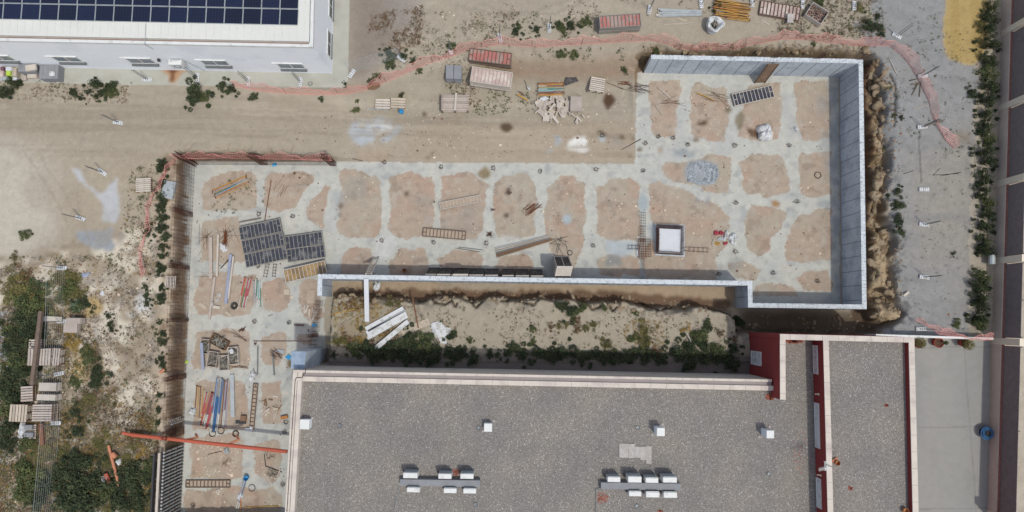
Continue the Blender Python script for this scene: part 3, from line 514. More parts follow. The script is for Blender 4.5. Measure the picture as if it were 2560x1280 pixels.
b = MB(); ne2 = P(1932, 949, ZP); b.prism(offq(nw+Vector((.15, 0, 0)), ne2+Vector((.15, 0, 0)), 0.373, 0.66), 1.0, ZP+0.003); b.build('inner_coping', 'coping_stone', hall)
b = MB(); b.prism(offq(sw_, nw, 0.0, 0.27), 0.0, ZP+0.006); b.build('side_coping', 'coping_stone', hall)
b = MB(); b.prism(offq(sw_, nw-Vector((0, 0.14, 0)), 0.30, 0.56), 1.0, ZP+0.008); b.build('side_coping', 'coping_stone', hall)
cp = [P(764, 921, ZP+.04), P(763, 933, ZP+.04), P(757, 938, ZP+.04), P(756, 944, ZP+.04), P(741, 944, ZP+.04), P(738, 950, ZP+.04)]+[P(738-0.063*(y-950), y, ZP+.04) for y in (1000, 1100, 1280, 1500)]
b = MB(); b.poly(cp, 0.018, 6); b.build('cable', 'rubber', hall)
# tall red walled part: west screen wall, north coping, middle wall, east parapet
wA = P(1950, 835.5, Z2); wB = P(1951, 999, Z2)
b = MB(); b.prism(offq(wB, wA+Vector((0, -0.31, 0)), 0.0, 0.30), 1.0, Z2-0.05); w1 = b.build('screen_wall', 'red_render', hall); b = MB(); b.prism(offq(wB, wA+Vector((0, -0.31, 0)), -0.012, 0.312), Z2-0.05, Z2); b.build('coping', 'coping_stone', w1)
nE = P(2286, 843.5, Z2)
b = MB(); b.prism(offq(wA, nE, 0.0, 0.30), 1.0, Z2-0.05); w2 = b.build('screen_wall', 'red_render', hall); b = MB(); b.prism(offq(wA, nE, -0.012, 0.31), Z2-0.05, Z2+0.002); b.build('coping', 'coping_stone', w2)
mA = P(2058.5, 849, Z2); mB = P(2097, YB, Z2)
b = MB(); b.prism(offq(mB, mA, 0.0, 0.30), 1.0, Z2-0.05); w3 = b.build('tall_wall', 'red_render', hall); b = MB(); b.prism(offq(mB, mA, -0.012, 0.312), Z2-0.05, Z2); b.build('coping', 'coping_stone', w3)
eA = P(2272.5, 856, Z2); eB = P(2307, YB, Z2)
b = MB(); b.prism(offq(eB, eA, 0.0, 0.31), 1.0, Z2-0.05); w4 = b.build('tall_wall', 'red_render', hall); b = MB(); b.prism(offq(eB, eA, -0.012, 0.322), Z2-0.05, Z2); b.build('coping', 'coping_stone', w4)
b = MB(); b.prism([(p.x, p.y) for p in (mA+Vector((.28, 0, 0)), eA+Vector((.05, 0, 0)), eB+Vector((.05, 0, 0)), mB+Vector((.28, 0, 0)))], 1.2, Z2-0.45); b.m = [1 if k == 1 else 0 for k in range(len(b.f))]; b.build('upper_roof', ['beige_wall', 'pebbles'], hall)
# red runoff stains of the render: thin low heaps of red grit on the pebbles
b = MB()
mat('red_grit', S(178, 104, 86), 0.95, 0.2, 4, 0.2, 20)
def grit(px, py, rx, ry, z, n):
    for _ in range(n):
        a = random.uniform(0, 6.28); r = random.random()**0.7; c = P(px+rx*r*math.cos(a), py+ry*r*math.sin(a), z+0.012); s = random.uniform(.02, .045); b.box(c, (s, s, 0.022), random.uniform(0, 3))
grit(1986, 853, 24, 6, Z1, 420); grit(1925, 992, 12, 8, Z1, 260); grit(1505, 1245, 16, 14, Z1, 160); grit(1140, 1180, 12, 10, Z1, 130); grit(2216, 1013, 5, 4, 6.55, 50); grit(2126, 1221, 6, 5, 6.55, 60); grit(1650, 1277, 7, 3, Z1, 60); grit(2000, 1130, 20, 60, Z1, 60)
o = b.build('red_grit', 'red_grit'); tag(o, 'reddish grit washed onto the pebble roof below the dark red walls', 'grit', kind='stuff')
def on_wall(pa, pb, y, z):
    """point on the west face line pa-pb (given at height Z2) that shows at pixel row y"""
    lo, hi = 0.0, 1.0
    for _ in range(40):
        t = (lo+hi)/2; w = pa.lerp(pb, t); w = Vector((w.x, w.y, z)); c = (w.y*CT-(H-z)*0); 
        yy = w.y; dz = z-H; cy = yy*CT+dz*ST; cz = -yy*ST+dz*CT; py = 640-F*cy/(-cz)
        if py > y: lo = t
        else: hi = t
    return w
def wall_window(pa, pb, ya, yb, za, zb, name='window'):
    p = on_wall(pa, pb, ya, (za+zb)/2); q = on_wall(pa, pb, yb, (za+zb)/2); c = (p+q)/2; L = (p-q).length; rot = math.atan2(q.y-p.y, q.x-p.x)
    out = Vector((q.y-p.y, -(q.x-p.x), 0)).normalized(); out = out if out.x < 0 else -out
    fr = MB(); t = 0.06; h = zb-za
    for s in (-1, 1): fr.box(c+Vector((0, 0, s*(h/2-t/2)))+out*0.03, (L, 0.07, t), rot)
    d = Vector((math.cos(rot), math.sin(rot), 0))
    for s in (-1, 0, 1): fr.box(c+d*s*(L/2-t/2)+out*0.03, (t, 0.068, h-2*t), rot)
    w = fr.build(name, 'white_metal', hall); g = MB(); g.box(c+out*0.012, (L-2*t, 0.03, h-2*t), rot); g.build('shutter', 'white_plastic', w)
wall_window(wB, wA, 913, 878, 2.15, 3.95)
for ya, yb in ((935, 863), (1120, 1007), (1270, 1195)): wall_window(mB, mA, ya, yb, 5.62, 6.22)
for y in (985, 1187.5):
    p = on_wall(mB, mA, y, 6.1); b = MB(); b.box(p+Vector((-0.09, 0, 0)), (0.18, 0.07, 0.10), bev=0.01); b.box(p+Vector((-.02, 0, .12)), (0.04, 0.14, 0.10)); b.build('wall_lamp', 'pillar_cream', hall)
# ------------------------------------------------------------------ white warehouse with the solar roof
ZW = 6.48
wh = thing('warehouse', 'white industrial warehouse with pale sheet metal roof carrying the solar panels', 'building')
cS = P(782, 117.5, ZW); sd = (P(0, 101.5, ZW)-cS).normalized(); ed = (P(784.5, 0, ZW)-cS).normalized()
FARW = cS+sd*34; FARN = cS+ed*30; FARC = FARW+ed*30; OI = lambda u, v: cS+sd*u+ed*v   # u to the west, v to the north
def quadUV(u0, u1, v0, v1): return [OI(u0, v0), OI(u1, v0), OI(u1, v1), OI(u0, v1)]
b = MB(); b.prism(quadUV(0, 34, 0, 30), 1.0, ZW-0.22); b.build('wall', 'white_plaster', wh)
b = MB(); b.prism(quadUV(-0.01, 34, -0.01, 0.17), ZW-0.218, ZW); b.prism(quadUV(-0.01, 0.17, 0.173, 30), ZW-0.217, ZW); b.build('parapet_cap', 'white_metal', wh)
b = MB(); b.prism(quadUV(0.30, 34, 0.18, 0.34), ZW-0.217, ZW-0.19); b.build('gutter', 'gutter_brown', wh)
b = MB(); b.prism(quadUV(0.25, 34, 0.36, 30), ZW-0.216, ZW-0.03); rf = b.build('roof', 'roof_sheet', wh)
b = MB(); k = 0
while 0.5+k*0.47 < 26: b.box(OI(0.5+k*0.47, 15.2)+Vector((0, 0, -0.015)), (0.014, 29.5, 0.03), math.atan2(ed.y, ed.x)-math.pi/2); k += 1
b.build('standing_seam', 'white_metal', rf)
def wh_point(px, py):
    """point of the south face seen at a pixel"""
    n = Vector((sd.y, -sd.x, 0)); n = n if n.y < 0 else -n; a = (px-1280)/F; bb = -(py-640)/F; d = Vector((a, bb*CT+ST, bb*ST-CT)); o = Vector((0, 0, H)); t = (cS-o).dot(n)/d.dot(n); return o+d*t, n
rs = math.atan2(-sd.y, -sd.x)
def s_window(px, py, L=1.72, h=0.95, openp=False, small=False):
    c, n = wh_point(px, py); fr = MB(); t = 0.05; ex = Vector((-sd.x, -sd.y, 0))
    for s in (-1, 1): fr.box(c+n*0.02+Vector((0, 0, s*(h/2-t/2))), (L, 0.06, t), rs)
    for s in (-1, 0, 1): fr.box(c+n*0.02+ex*s*(L/2-t/2), (t, 0.058, h-2*t), rs)
    w = fr.build('window', 'white_metal', wh); g = MB(); g.box(c+n*0.012, (L-2*t, 0.02, h-2*t), rs); g.build('glass', 'glass_grey', w)
    s = MB(); s.box(c+n*0.09-Vector((0, 0, h/2+0.12)), (L+0.04, 0.16, 0.16), rs); s.build('sill', 'steel_grey', w)
    s = MB(); s.box(c+n*0.045+Vector((0, 0, h/2+0.03))-ex*0.12, (L+0.3, 0.08, 0.04), rs); s.build('shutter_box', 'white_metal', w)
for px, py in ((0, 144), (168, 147), (352, 151), (538, 156), (728, 164)): s_window(px, py)
ne_ = Vector((ed.y, -ed.x, 0)); ne_ = ne_ if ne_.x > 0 else -ne_
def e_window(px, py, L=1.75, h=0.9):
    a = (px-1280)/F; bb = -(py-640)/F; d = Vector((a, bb*CT+ST, bb*ST-CT)); o = Vector((0, 0, H)); t = (cS-o).dot(ne_)/d.dot(ne_); c = o+d*t; re = math.atan2(ed.y, ed.x)
    fr = MB(); t = 0.05
    for s in (-1, 1): fr.box(c+ne_*0.02+Vector((0, 0, s*(h/2-t/2))), (L, 0.06, t), re)
    for s in (-1, 0, 1): fr.box(c+ne_*0.02+ed*s*(L/2-t/2), (t, 0.058, h-2*t), re)
    w = fr.build('window', 'white_metal', wh); g = MB(); g.box(c+ne_*0.012, (L-2*t, 0.02, h-2*t), re); g.build('glass', 'glass_dark', w); s = MB(); s.box(c+ne_*0.07-Vector((0, 0, h/2+0.03)), (L, 0.12, 0.05), re); s.build('sill', 'steel_grey', w)
e_window(822, 110); e_window(826, 15)
c, n = wh_point(397, 147); b = MB(); b.box(c+n*0.09, (0.16, 0.18, 0.16), rs, bev=0.02); b.build('wall_lamp', 'steel_dark', wh)
b = MB(); c1, n = wh_point(366, 112); b.bar(OI(0, 2.2).lerp(OI(0, 2.2), 0), OI(0, 2.2), 0.01); pc = [c1+n*.03+Vector((0, 0, .3)), c1+n*.03, wh_point(383, 122)[0]+n*.03]; b.poly(pc, 0.02, 6)
tu = (P(366, 60, ZW+.02)-cS).dot(sd); b.poly([OI(tu, 1.25)+Vector((0, 0, .03)), OI(tu, 0.5)+Vector((0, 0, .03)), OI(tu, -0.04)+Vector((0, 0, .03)), pc[1]], 0.02, 6); b.build('conduit', 'steel_galv', wh)
# solar panels
def solar_mat():
    m = bpy.data.materials.new('solar_cells'); m.use_nodes = True; n = m.node_tree.nodes; l = m.node_tree.links; bs = n['Principled BSDF']; bs.inputs['Roughness'].default_value = 0.22; bs.inputs['Specular IOR Level'].default_value = 0.4
    tc = n.new('ShaderNodeTexCoord'); sx = n.new('ShaderNodeSeparateXYZ'); l.new(tc.outputs['Object'], sx.inputs[0])
    def line(sock, per, w):
        a = n.new('ShaderNodeMath'); a.operation = 'MODULO'; b = n.new('ShaderNodeMath'); b.operation = 'ADD'; b.inputs[1].default_value = 20*per+w/2; l.new(sock, b.inputs[0]); l.new(b.outputs[0], a.inputs[0]); a.inputs[1].default_value = per
        c = n.new('ShaderNodeMath'); c.operation = 'LESS_THAN'; l.new(a.outputs[0], c.inputs[0]); c.inputs[1].default_value = w; return c.outputs[0]
    mx = n.new('ShaderNodeMath'); mx.operation = 'MAXIMUM'; l.new(line(sx.outputs[0], 0.175, 0.008), mx.inputs[0]); l.new(line(sx.outputs[1], 0.0877, 0.008), mx.inputs[1])
    oi = n.new('ShaderNodeObjectInfo'); c1 = n.new('ShaderNodeMix'); c1.data_type = 'RGBA'; l.new(oi.outputs['Random'], c1.inputs[0]); c1.inputs[6].default_value = (*S(22, 27, 44), 1); c1.inputs[7].default_value = (*S(28, 36, 62), 1)
    c2 = n.new('ShaderNodeMix'); c2.data_type = 'RGBA'; l.new(mx.outputs[0], c2.inputs[0]); l.new(c1.outputs[2], c2.inputs[6]); c2.inputs[7].default_value = (*S(54, 62, 84), 1); l.new(c2.outputs[2], bs.inputs['Base Color']); MATS['solar_cells'] = m
solar_mat()
W_, H_ = 1.05, 1.02
def mk_solar(key, label):
    t = thing('solar_panel', label, 'solar panel'); b = MB(); b.box((0, 0, 0.035), (W_-0.03, H_-0.03, 0.03)); b.build('cells', 'solar_cells', t)
    f = MB()
    for s in (-1, 1): f.box((0, s*(H_/2-0.012), 0.03), (W_, 0.024, 0.05)); f.box((s*(W_/2-0.012), 0, 0.03), (0.024, H_-0.048, 0.05))
    f.build('frame', 'steel_galv', t); return t
solar = Once(mk_solar); u0 = (P(747, 65, ZW)-cS).dot(sd); v0 = (P(747, 65, ZW)-cS).dot(ed)
PW = (P(61, 54, ZW)-P(701, 62, ZW)).length/14.0*1.0
PWx = abs((P(101, 50, ZW)-P(701, 60, ZW)).dot(sd))/13.0
rn = ['front', 'second', 'third']; rA = math.atan2(-sd.y, -sd.x)
for r in range(3):
    for k in range(17):
        c = OI(u0+PWx*(k+0.5), v0+(H_+0.03)*(r+0.5)); c.z = ZW-0.02
        nm = ORD[k]+' from the right end' if k else 'at the right end'
        solar('p', 'blue solar panel, %s row, %s' % (rn[r], nm), c, rA, 'solar panels on the white warehouse roof', scale=(PWx/1.065, 1, 1))
# outdoor unit on the warehouse wall
c, n = wh_point(443, 150)
t = thing('air_conditioner', 'white air conditioner outdoor unit on brackets on the white warehouse wall', 'air conditioner', c+n*0.25, rs)
b = MB(); b.box((0, 0, 0), (0.85, 0.36, 0.62), bev=0.02); b.build('casing', 'white_metal', t); b = MB(); b.ring((0.05, -0.19, 0), 0.22, 0.02, 18, 5, tilt=math.pi/2); b.build('fan_guard', 'steel_grey', t)
for s in (-1, 1): b = MB(); b.box((s*0.3, 0.02, -0.35), (0.04, 0.45, 0.05)); b.build('bracket', 'steel_grey', t)
b = MB(); b.poly([(0.45, 0, 0.2), (0.6, .1, 0.3), (0.65, .18, -.4), (1.0, .2, -1.9)], 0.02, 6); b.poly([(-.3, 0, .3), (-.2, .1, .42), (.4, .1, .42)], 0.018, 6); b.build('pipe', 'steel_galv', t)
# ------------------------------------------------------------------ street wall with pillars and dark screens
bp = lambda py, dx=0.0: P(np.interp(py, [0, 250, 500, 800, 960, 1280, 2000], [2507, 2496, 2490, 2482, 2472, 2467, 2448])+dx, py, UP)
fence = thing('street_wall', 'low cream street wall topped with dark slatted screens between cream pillars', 'wall')
A = P(2506, 0, UP); B = P(2468, 1280, UP); dd = (B-A).normalized(); A2 = A-dd*12; B2 = B+dd*14; LW = (B2-A2).length
b = MB(); b.prism(offq(Vector((A2.x, A2.y, 0)), Vector((B2.x, B2.y, 0)), 0.0, -0.34), 1.0, 2.62); b.build('base_wall', 'street_beige', fence)
b = MB(); b.prism(offq(A2, B2, -0.06, -0.20), 2.62, 2.70); b.build('brick_course', 'brick_red', fence)
inn = Vector((dd.y, -dd.x, 0)); inn = inn if inn.x > 0 else -inn
pil = []
for px, py in ((2544, 43), (2542, 240), (2538, 439), (2535, 643), (2531, 854), (2526, 1075), (2521, 1310)): pil.append((P(px, py, 4.3)-A2).dot(dd))
pil = [pil[0]-5.15]+pil
for k, s in enumerate(pil):
    if k == 6: continue
    c = A2+dd*s+inn*0.20; b = MB(); b.box((c.x, c.y, 2.55), (0.46, 0.42, 3.5), math.atan2(dd.y, dd.x)-math.pi/2); b.box((c.x, c.y, 4.33), (0.50, 0.46, 0.06), math.atan2(dd.y, dd.x)-math.pi/2); b.build('pillar', 'pillar_cream', fence)
pil = [q for k, q in enumerate(pil) if k != 6]
rotf = math.atan2(dd.y, dd.x)
for k in range(len(pil)-1):
    s0, s1 = pil[k]+0.26, pil[k+1]-0.26; b = MB(); n = max(1, int((s1-s0)/0.085)); st = (s1-s0)/n
    c0 = A2+dd*((s0+s1)/2)+inn*0.17; b.box((c0.x, c0.y, 3.42), (s1-s0, 0.012, 1.44), rotf)
    for i in range(n):
        c = A2+dd*(s0+st*(i+0.5))+inn*(0.155+0.006*random.random()); b.box((c.x, c.y, 3.42), (0.05, 0.03, 1.46+0.03*random.random()), rotf)
    sc_ = b.build('screen', 'screen_dark', fence); b = MB()
    for i in range(3):
        c = A2+dd*(s0+(s1-s0)*i/2*0.98+0.03)+inn*0.21; b.box((c.x, c.y, 3.45), (0.05, 0.05, 1.6), rotf)
    b.build('post', 'steel_grey', sc_)
for k in range(1, 5):
    pass
# thin white partition wall at the right of the tall building
t = thing('partition_wall', 'thin white partition wall between the tall building and the street wall', 'wall')
a = P(2190, 836, 2.7); bq = P(2484, 845, 2.7); b = MB(); b.prism(offq(a, bq, 0.0, 0.10), 1.0, 2.66); b.build('panel', 'white_plaster', t); b = MB(); b.prism(offq(a, bq, -0.02, 0.12), 2.66, 2.70); b.build('cap', 'white_metal', t)

# open joints between the coping stones
b = MB()
def coping_joints(p, q, off, w, z, step=0.95):
    d = Vector((q.x-p.x, q.y-p.y, 0)); L = min(d.length, 60); d.normalize(); r = Vector((d.y, -d.x, 0)); k = 0.6
    while k < L-.3: c = p+d*k+r*off; b.box((c.x, c.y, z+.002), (0.018, w, 0.006), math.atan2(d.y, d.x)); k += step
coping_joints(nw, ne, .07, .135, ZP); coping_joints(nw, ne2, .515, .28, ZP+.003); coping_joints(wA, nE, .15, .31, Z2+.002); coping_joints(wA, wB, -.15, .31, Z2); coping_joints(mA, mB, -.15, .31, Z2); coping_joints(eA, eB, -.155, .32, Z2); coping_joints(nw, sw_, -.135, .26, ZP+.006)
o = b.build('coping_joint', 'coping_grey', hall); o['kind'] = 'stuff'
# two trodden strips where the pebbles are thinner, a seam flashing and conduit runs for the units
b = MB(); b.poly([P(1025, 1212, Z1+.06), P(1000, 1214, Z1+.04), P(985, 1280, Z1+.04), P(985, 1500, Z1+.04)], .03, 6); b.poly([P(1505, 1219, Z1+.06), P(1490, 1222, Z1+.04), P(1487, 1500, Z1+.04)], .03, 6); b.build('conduit', 'steel_grey', hall)
# ------------------------------------------------------------------ materials for the loose things
mat('wood_grey', S(176, 165, 156), 0.9, 0.10, 2, 0.12, 18, island=0.18); mat('wood_tan', S(180, 168, 152), 0.9, 0.08, 2, 0.1, 18, island=0.18); mat('wood_brown', S(120, 96, 76), 0.9, 0.12, 2, 0.12, 18, island=0.2)
mat('wood_pale', S(192, 183, 172), 0.9, 0.07, 2, 0.08, 18, island=0.12); mat('ply_dark', S(66, 64, 66), 0.75, 0.15, 2, 0.1, 12, col2=S(104, 98, 94), c2s=1.6, c2t=0.6); mat('ply_blue', S(62, 66, 78), 0.7, 0.15, 2, 0.1, 10, col2=S(112, 112, 116), c2s=2.2, c2t=0.58)
mat('ply_red', S(178, 116, 110), 0.8, 0.12, 1.2, 0.08, 10, col2=S(166, 146, 138), c2s=1.6, c2t=0.50); mat('ply_pink', S(190, 168, 162), 0.85, 0.10, 1.5, 0.08, 10, col2=S(200, 188, 180), c2s=1.5); mat('ply_tan', S(172, 156, 140), 0.85, 0.1, 1.5, 0.08, 10)
mat('ply_orange', S(160, 134, 94), 0.7, 0.12, 1.4, 0.08, 10, col2=S(132, 112, 84), c2s=1.5, c2t=0.5); mat('frame_rust', S(116, 100, 90), 0.8, 0.15, 3, 0.1, 20); mat('frame_grey', S(142, 138, 132), 0.7, 0.12, 3, 0.1, 20); mat('frame_light', S(190, 182, 172), 0.8, 0.08, 3, 0.08, 20)
for nm, c in dict(red=(180, 74, 88), blue=(70, 112, 156), yellow=(188, 148, 76), green=(74, 122, 104), teal=(120, 176, 170), greyblue=(150, 156, 176), brown=(124, 84, 62), orange=(182, 122, 70), mauve=(120, 84, 96)).items(): mat('paint_'+nm, S(*c), 0.6, 0.10, 3, 0.1, 15, col2=S(*(int(v*0.7+30) for v in c)), c2s=4, c2t=0.62)
mat('pipe_orange', S(180, 92, 70), 0.5, 0.06, 1.5, 0.04, 10, spec=0.3); mat('pipe_faded', S(190, 128, 98), 0.7, 0.12, 2); mat('blue_plastic', S(64, 158, 208), 0.5, 0.06, 4); mat('lime', S(178, 204, 80), 0.6, 0.06, 4)
mat('terracotta', S(150, 68, 56), 0.8, 0.08, 4); mat('potting_soil', S(84, 62, 50), 0.95, 0.2, 6); mat('slab_stone', S(170, 163, 158), 0.9, 0.06, 2, 0.06, 14, col2=S(180, 176, 172), c2s=3); mat('foam_white', S(204, 207, 212), 0.8, 0.03, 2); mat('block_grey', S(136, 138, 142), 0.85, 0.1, 3)
mat('rubble', S(132, 104, 98), 0.95, 0.2, 4, 0.15, 14, island=0.5); mat('junk', S(120, 116, 108), 0.85, 0.25, 4, 0.2, 14, island=0.55)
def planks_box(m, L, W, z, n, gap, t=0.022, along='x', jit=0.0):
    for i in range(n):
        w = W/n; c = -W/2+w*(i+0.5)
        if along == 'x': m.box((random.uniform(-jit, jit), c, z+t/2), (L-random.uniform(0, jit*2), w-gap, t))
        else: m.box((c, random.uniform(-jit, jit), z+t/2), (w-gap, L-random.uniform(0, jit*2), t))
# formwork panel lying on its back: plate, steel frame with cross ribs
PKEY = {}
def mk_panel(key, label):
    L, W, face, fr, n = key; t = thing('formwork_panel', label, 'formwork panel'); b = MB(); b.box((0, 0, 0.015), (L-0.02, W-0.02, 0.02)); b.build('face_board', face, t)
    f = MB()
    for s in (-1, 1): f.box((0, s*(W/2-0.02), 0.065), (L, 0.04, 0.12)); f.box((s*(L/2-0.02), 0, 0.065), (0.04, W-0.08, 0.12))
    for i in range(1, n): f.box((-L/2+L*i/n, 0, 0.07), (0.035, W-0.08, 0.09))
    for s in (-1, 1): f.box((s*(L/2-0.02-L/n/2), 0, 0.075), (L/n-0.04, 0.035, 0.07))
    f.build('frame', fr, t); return t
panel = Once(mk_panel)
def lay_panel(px, py, z, ang, Lp, Wp, face, fr, n, label, group=None, tilt=None):
    p = P(px, py, z); k = F/(H-z); return panel((round(Lp/k, 1), round(Wp/k, 2), face, fr, n), label, p, math.radians(ang), group, rot=tilt)
G1 = 'formwork panels lying on the pit floor'
lay_panel(1150.5, 506, 0.12, 11, 104, 19, 'ply_tan', 'frame_light', 12, 'narrow tan formwork panel lying tilted between the third and fourth footing bays', G1)
lay_panel(1111, 585, 0.12, -5, 108, 22, 'ply_tan', 'frame_rust', 12, 'narrow brown framed formwork panel lying on the pit floor near the long wall ladder', G1)
lay_panel(1882, 240, 0.15, 13, 106, 33, 'ply_blue', 'frame_light', 11, 'dark faced formwork panel lying below the wooden stair in the upper right corner', G1)
lay_panel(521, 1209, 0.02, 0, 107, 18, 'ply_tan', 'frame_rust', 12, 'rusty formwork panel frame lying flat below the orange drain pipe', G1)
lay_panel(635, 1016, 0.05, 86.5, 112, 12, 'ply_tan', 'frame_rust', 12, 'very narrow rusty formwork panel beside the white plank in the lower pit', G1)
for i, (x, y, w) in enumerate(((652, 574, 'upper'), (659, 608, 'middle'), (666, 642, 'lower'))): lay_panel(x, y, 0.45, 12, 106, 34, 'ply_blue', 'frame_grey', 11, '%s of three joined dark formwork panels left of centre' % w, 'three joined dark formwork panels')
for i, (x, y, w) in enumerate(((761, 602, 'upper'), (766, 633, 'lower'))): lay_panel(x, y, 0.30, 8, 94, 34, 'ply_blue', 'frame_grey', 9, '%s of two brown framed dark formwork panels beside the joined three' % w, 'pair of brown framed panels')
lay_panel(764, 679, 0.50, 13, 107, 33, 'ply_orange', 'frame_light', 11, 'orange faced formwork panel near the end of the long wall')
b_ = [P(p[0], p[1], 0.0) for p in ((655, 600), (765, 620), (762, 682))]
for p, s, w in ((b_[0], (2.6, 2.5, .42), 0.21), (b_[1], (2.2, 1.5, .27), 0.13), (b_[2], (2.6, 0.7, .46), 0.20)):
    t = MB(); 
    for i in range(3):
        for j in (-1, 1): t.box((s[0]*0.36*j, (i-1)*s[1]*0.4, s[2]/2), (0.14, 0.14, s[2]))
    tag(t.build('support_beam', 'wood_brown', None, (p.x, p.y, 0), w), 'wooden bearers under the formwork panels at the %s' % ('joined three', 'brown framed pair', 'orange panel')[[.21, .13, .20].index(w)], 'bearers')
def stack(px, py, zb, n, ang, Lp, Wp, face, fr, lab, group, nr=11):
    for i in range(n):
        z = zb+0.135*i; k = F/(H-zb-0.135*n); c = P(px, py, zb+0.135*n); a = math.radians(ang+random.uniform(-0.8, 0.8))
        w = 'bottom' if i == 0 else ('topmost' if i == n-1 else ORD[i]+' from below')
        panel((round(Lp/k, 1), round(Wp/k, 2), face if i == n-1 else 'ply_pink', fr, nr), lab % w, Vector((c.x+random.uniform(-.03, .03), c.y+random.uniform(-.03, .03), z)), a, group)
stack(1551, 51, UP-0.02, 8, 3.5, 108, 34, 'ply_red', 'frame_grey', 'red formwork panel above the pink net, %s of its stack', 'red panel stack above the net')
stack(1226, 141, UP-0.55, 6, -7, 108, 33, 'ply_red', 'frame_rust', 'red formwork panel below the pink net, %s of its stack', 'upper panel stack below the net')
stack(1228, 191, 0.95, 8, -9, 106, 40, 'ply_pink', 'frame_light', 'pale pink formwork panel behind the red stack, %s of its stack', 'lower pale panel stack')
stack(1951, 26, UP-0.02, 2, -10.5, 106, 38, 'ply_pink', 'frame_rust', 'weathered formwork panel at the top edge of the photo, %s of two', 'panels near the rubble crate')
# stacks of plain boards
def board_stack(px, py, zb, h, ang, Lp, Wp, m, name, label, cat, group=None, t=0.06):
    n = max(1, int(h/t)); k = F/(H-zb-h); c = P(px, py, zb+h); b = MB()
    for i in range(n): b.box((random.uniform(-.012, .012), random.uniform(-.012, .012), t*(i+0.5)), (Lp/k, Wp/k, t-0.008), random.uniform(-.008, .008))
    o = b.build(name, m, None, (c.x, c.y, zb), math.radians(ang)); return tag(o, label, cat, group)
board_stack(1124, 179, 1.0, 0.85, 0, 19, 36, 'block_grey', 'board_stack', 'left half of the double grey board stack below the pink net', 'board stack', 'double grey board stack')
board_stack(1144, 180, 1.0, 0.85, -1, 19, 36, 'block_grey', 'board_stack', 'right half of the double grey board stack below the pink net', 'board stack', 'double grey board stack')
board_stack(1976, 45, UP+0.27, 0.12, -2, 15, 24, 'slab_stone', 'board_stack', 'small pale slabs on the weathered formwork panels at the top edge', 'slabs')
board_stack(1441, 259, 0.3, 0.35, -3, 30, 38, 'wood_grey', 'board_stack', 'neat stack of grey boards at the right of the scrap wood heap', 'board stack')
board_stack(175, 820, UP, 0.5, -1, 34, 23, 'wood_grey', 'board_stack', 'lower grey sheet stack beside the temporary fence foot in the left lot', 'sheet stack'); board_stack(183, 802, UP+0.1, 0.55, -1, 36, 14, 'wood_grey', 'board_stack', 'upper grey sheet stack behind the lower one in the left lot', 'sheet stack')
board_stack(130, 797, UP+0.2, 0.1, -3, 46, 12, 'wood_pale', 'board_stack', 'pale plank stack left of the grey sheet stacks in the left lot', 'plank stack')
board_stack(117, 968, UP, 0.7, -1, 43, 20, 'wood_pale', 'board_stack', 'broken pale board stack behind the pallets in the left lot', 'board stack'); board_stack(114, 994, UP, 0.75, -2, 46, 14, 'wood_pale', 'board_stack', 'straight pale board stack directly above the two big pallet stacks', 'board stack')
board_stack(420, 474, UP, 0.25, 80, 44, 30, 'steel_galv', 'sheet_stack', 'grey corrugated sheets leaning at the pit edge beside the pink net', 'metal sheets')
board_stack(540, 768, 0.1, 0.08, -8, 18, 7, 'wood_pale', 'board', 'short pale board across the beam beside the hose coil', 'board'); board_stack(529, 760, 0.15, 0.06, 85, 9, 7, 'slab_stone', 'board', 'small square tile lying on the thin grey beam', 'tile')
board_stack(507, 765, 0, 0.04, -36, 22, 8, 'wood_tan', 'board', 'short tan board lying left of the thin grey beam', 'board'); board_stack(571, 785, 0, 0.04, -36, 18, 6, 'wood_tan', 'board', 'short tan board lying below the hose coil', 'board')
board_stack(547, 738, 0, 0.06, 5, 11, 10, 'slab_stone', 'board', 'whitish square tile lying between the two long beams', 'tile'); board_stack(543, 751, 0, 0.05, 20, 12, 9, 'slab_stone', 'board', 'whitish tilted tile lying above the short pale board', 'tile')
board_stack(2266, 735, UP, 0.05, 38, 16, 6, 'wood_pale', 'board', 'short pale board lying alone on the grey gravel yard', 'board'); board_stack(717, 730, 0, 0.05, 0, 14, 14, 'wood_tan', 'board', 'square tan plywood sheet below the orange panel', 'board')
board_stack(778, 742, 0, 0.04, 3, 22, 34, 'ply_tan', 'plywood_sheet', 'pinkish plywood sheet below the end of the long wall', 'board')
board_stack(1038, 817, UP, 0.05, 22, 74, 18, 'wood_tan', 'plywood_sheet', 'long tan plywood board under the brown bar on the platform', 'board')
board_stack(607, 1046, 0, 0.25, -4, 14, 13, 'wood_brown', 'wooden_box', 'small brown box beside the foot of the white plank', 'box'); board_stack(601, 1056, 0, 0.12, -2, 25, 7, 'steel_dark', 'metal_tray', 'dark metal tray below the small brown box', 'tray')
# pallets
def mk_pallet(key, label):
    L, W, m, n = key; t = thing('pallet', label, 'pallet'); b = MB(); planks_box(b, L, W, 0.12, n, 0.045, 0.022, 'x', 0.01); b.build('deck', m, t)
    for y in (-1, 0, 1): s = MB(); s.box((y*(L/2-0.06), 0, 0.06), (0.09, W, 0.115)); s.build('stringer', 'wood_brown', t)
    return t
pal = Once(mk_pallet)
def pallets(px, py, zb, n, ang, Lp, Wp, m, lab, group=None, nb=7):
    for i in range(n):
        k = F/(H-zb-0.145*n); c = P(px, py, zb+0.145*n); w = '' if n == 1 else (', bottom of its stack' if i == 0 else ', topmost of its stack' if i == n-1 else ', %s from the ground' % ORD[i])
        pal((round(Lp/k, 2), round(Wp/k, 2), m, nb), lab+w, Vector((c.x+random.uniform(-.02, .02), c.y+random.uniform(-.02, .02), zb+0.145*i)), math.radians(ang+random.uniform(-1, 1)), group)
pallets(1493, 210, 0.35, 3, -10, 38, 37, 'wood_pale', 'pale pallet above the brown stain', 'pallets above the brown stain', 7)
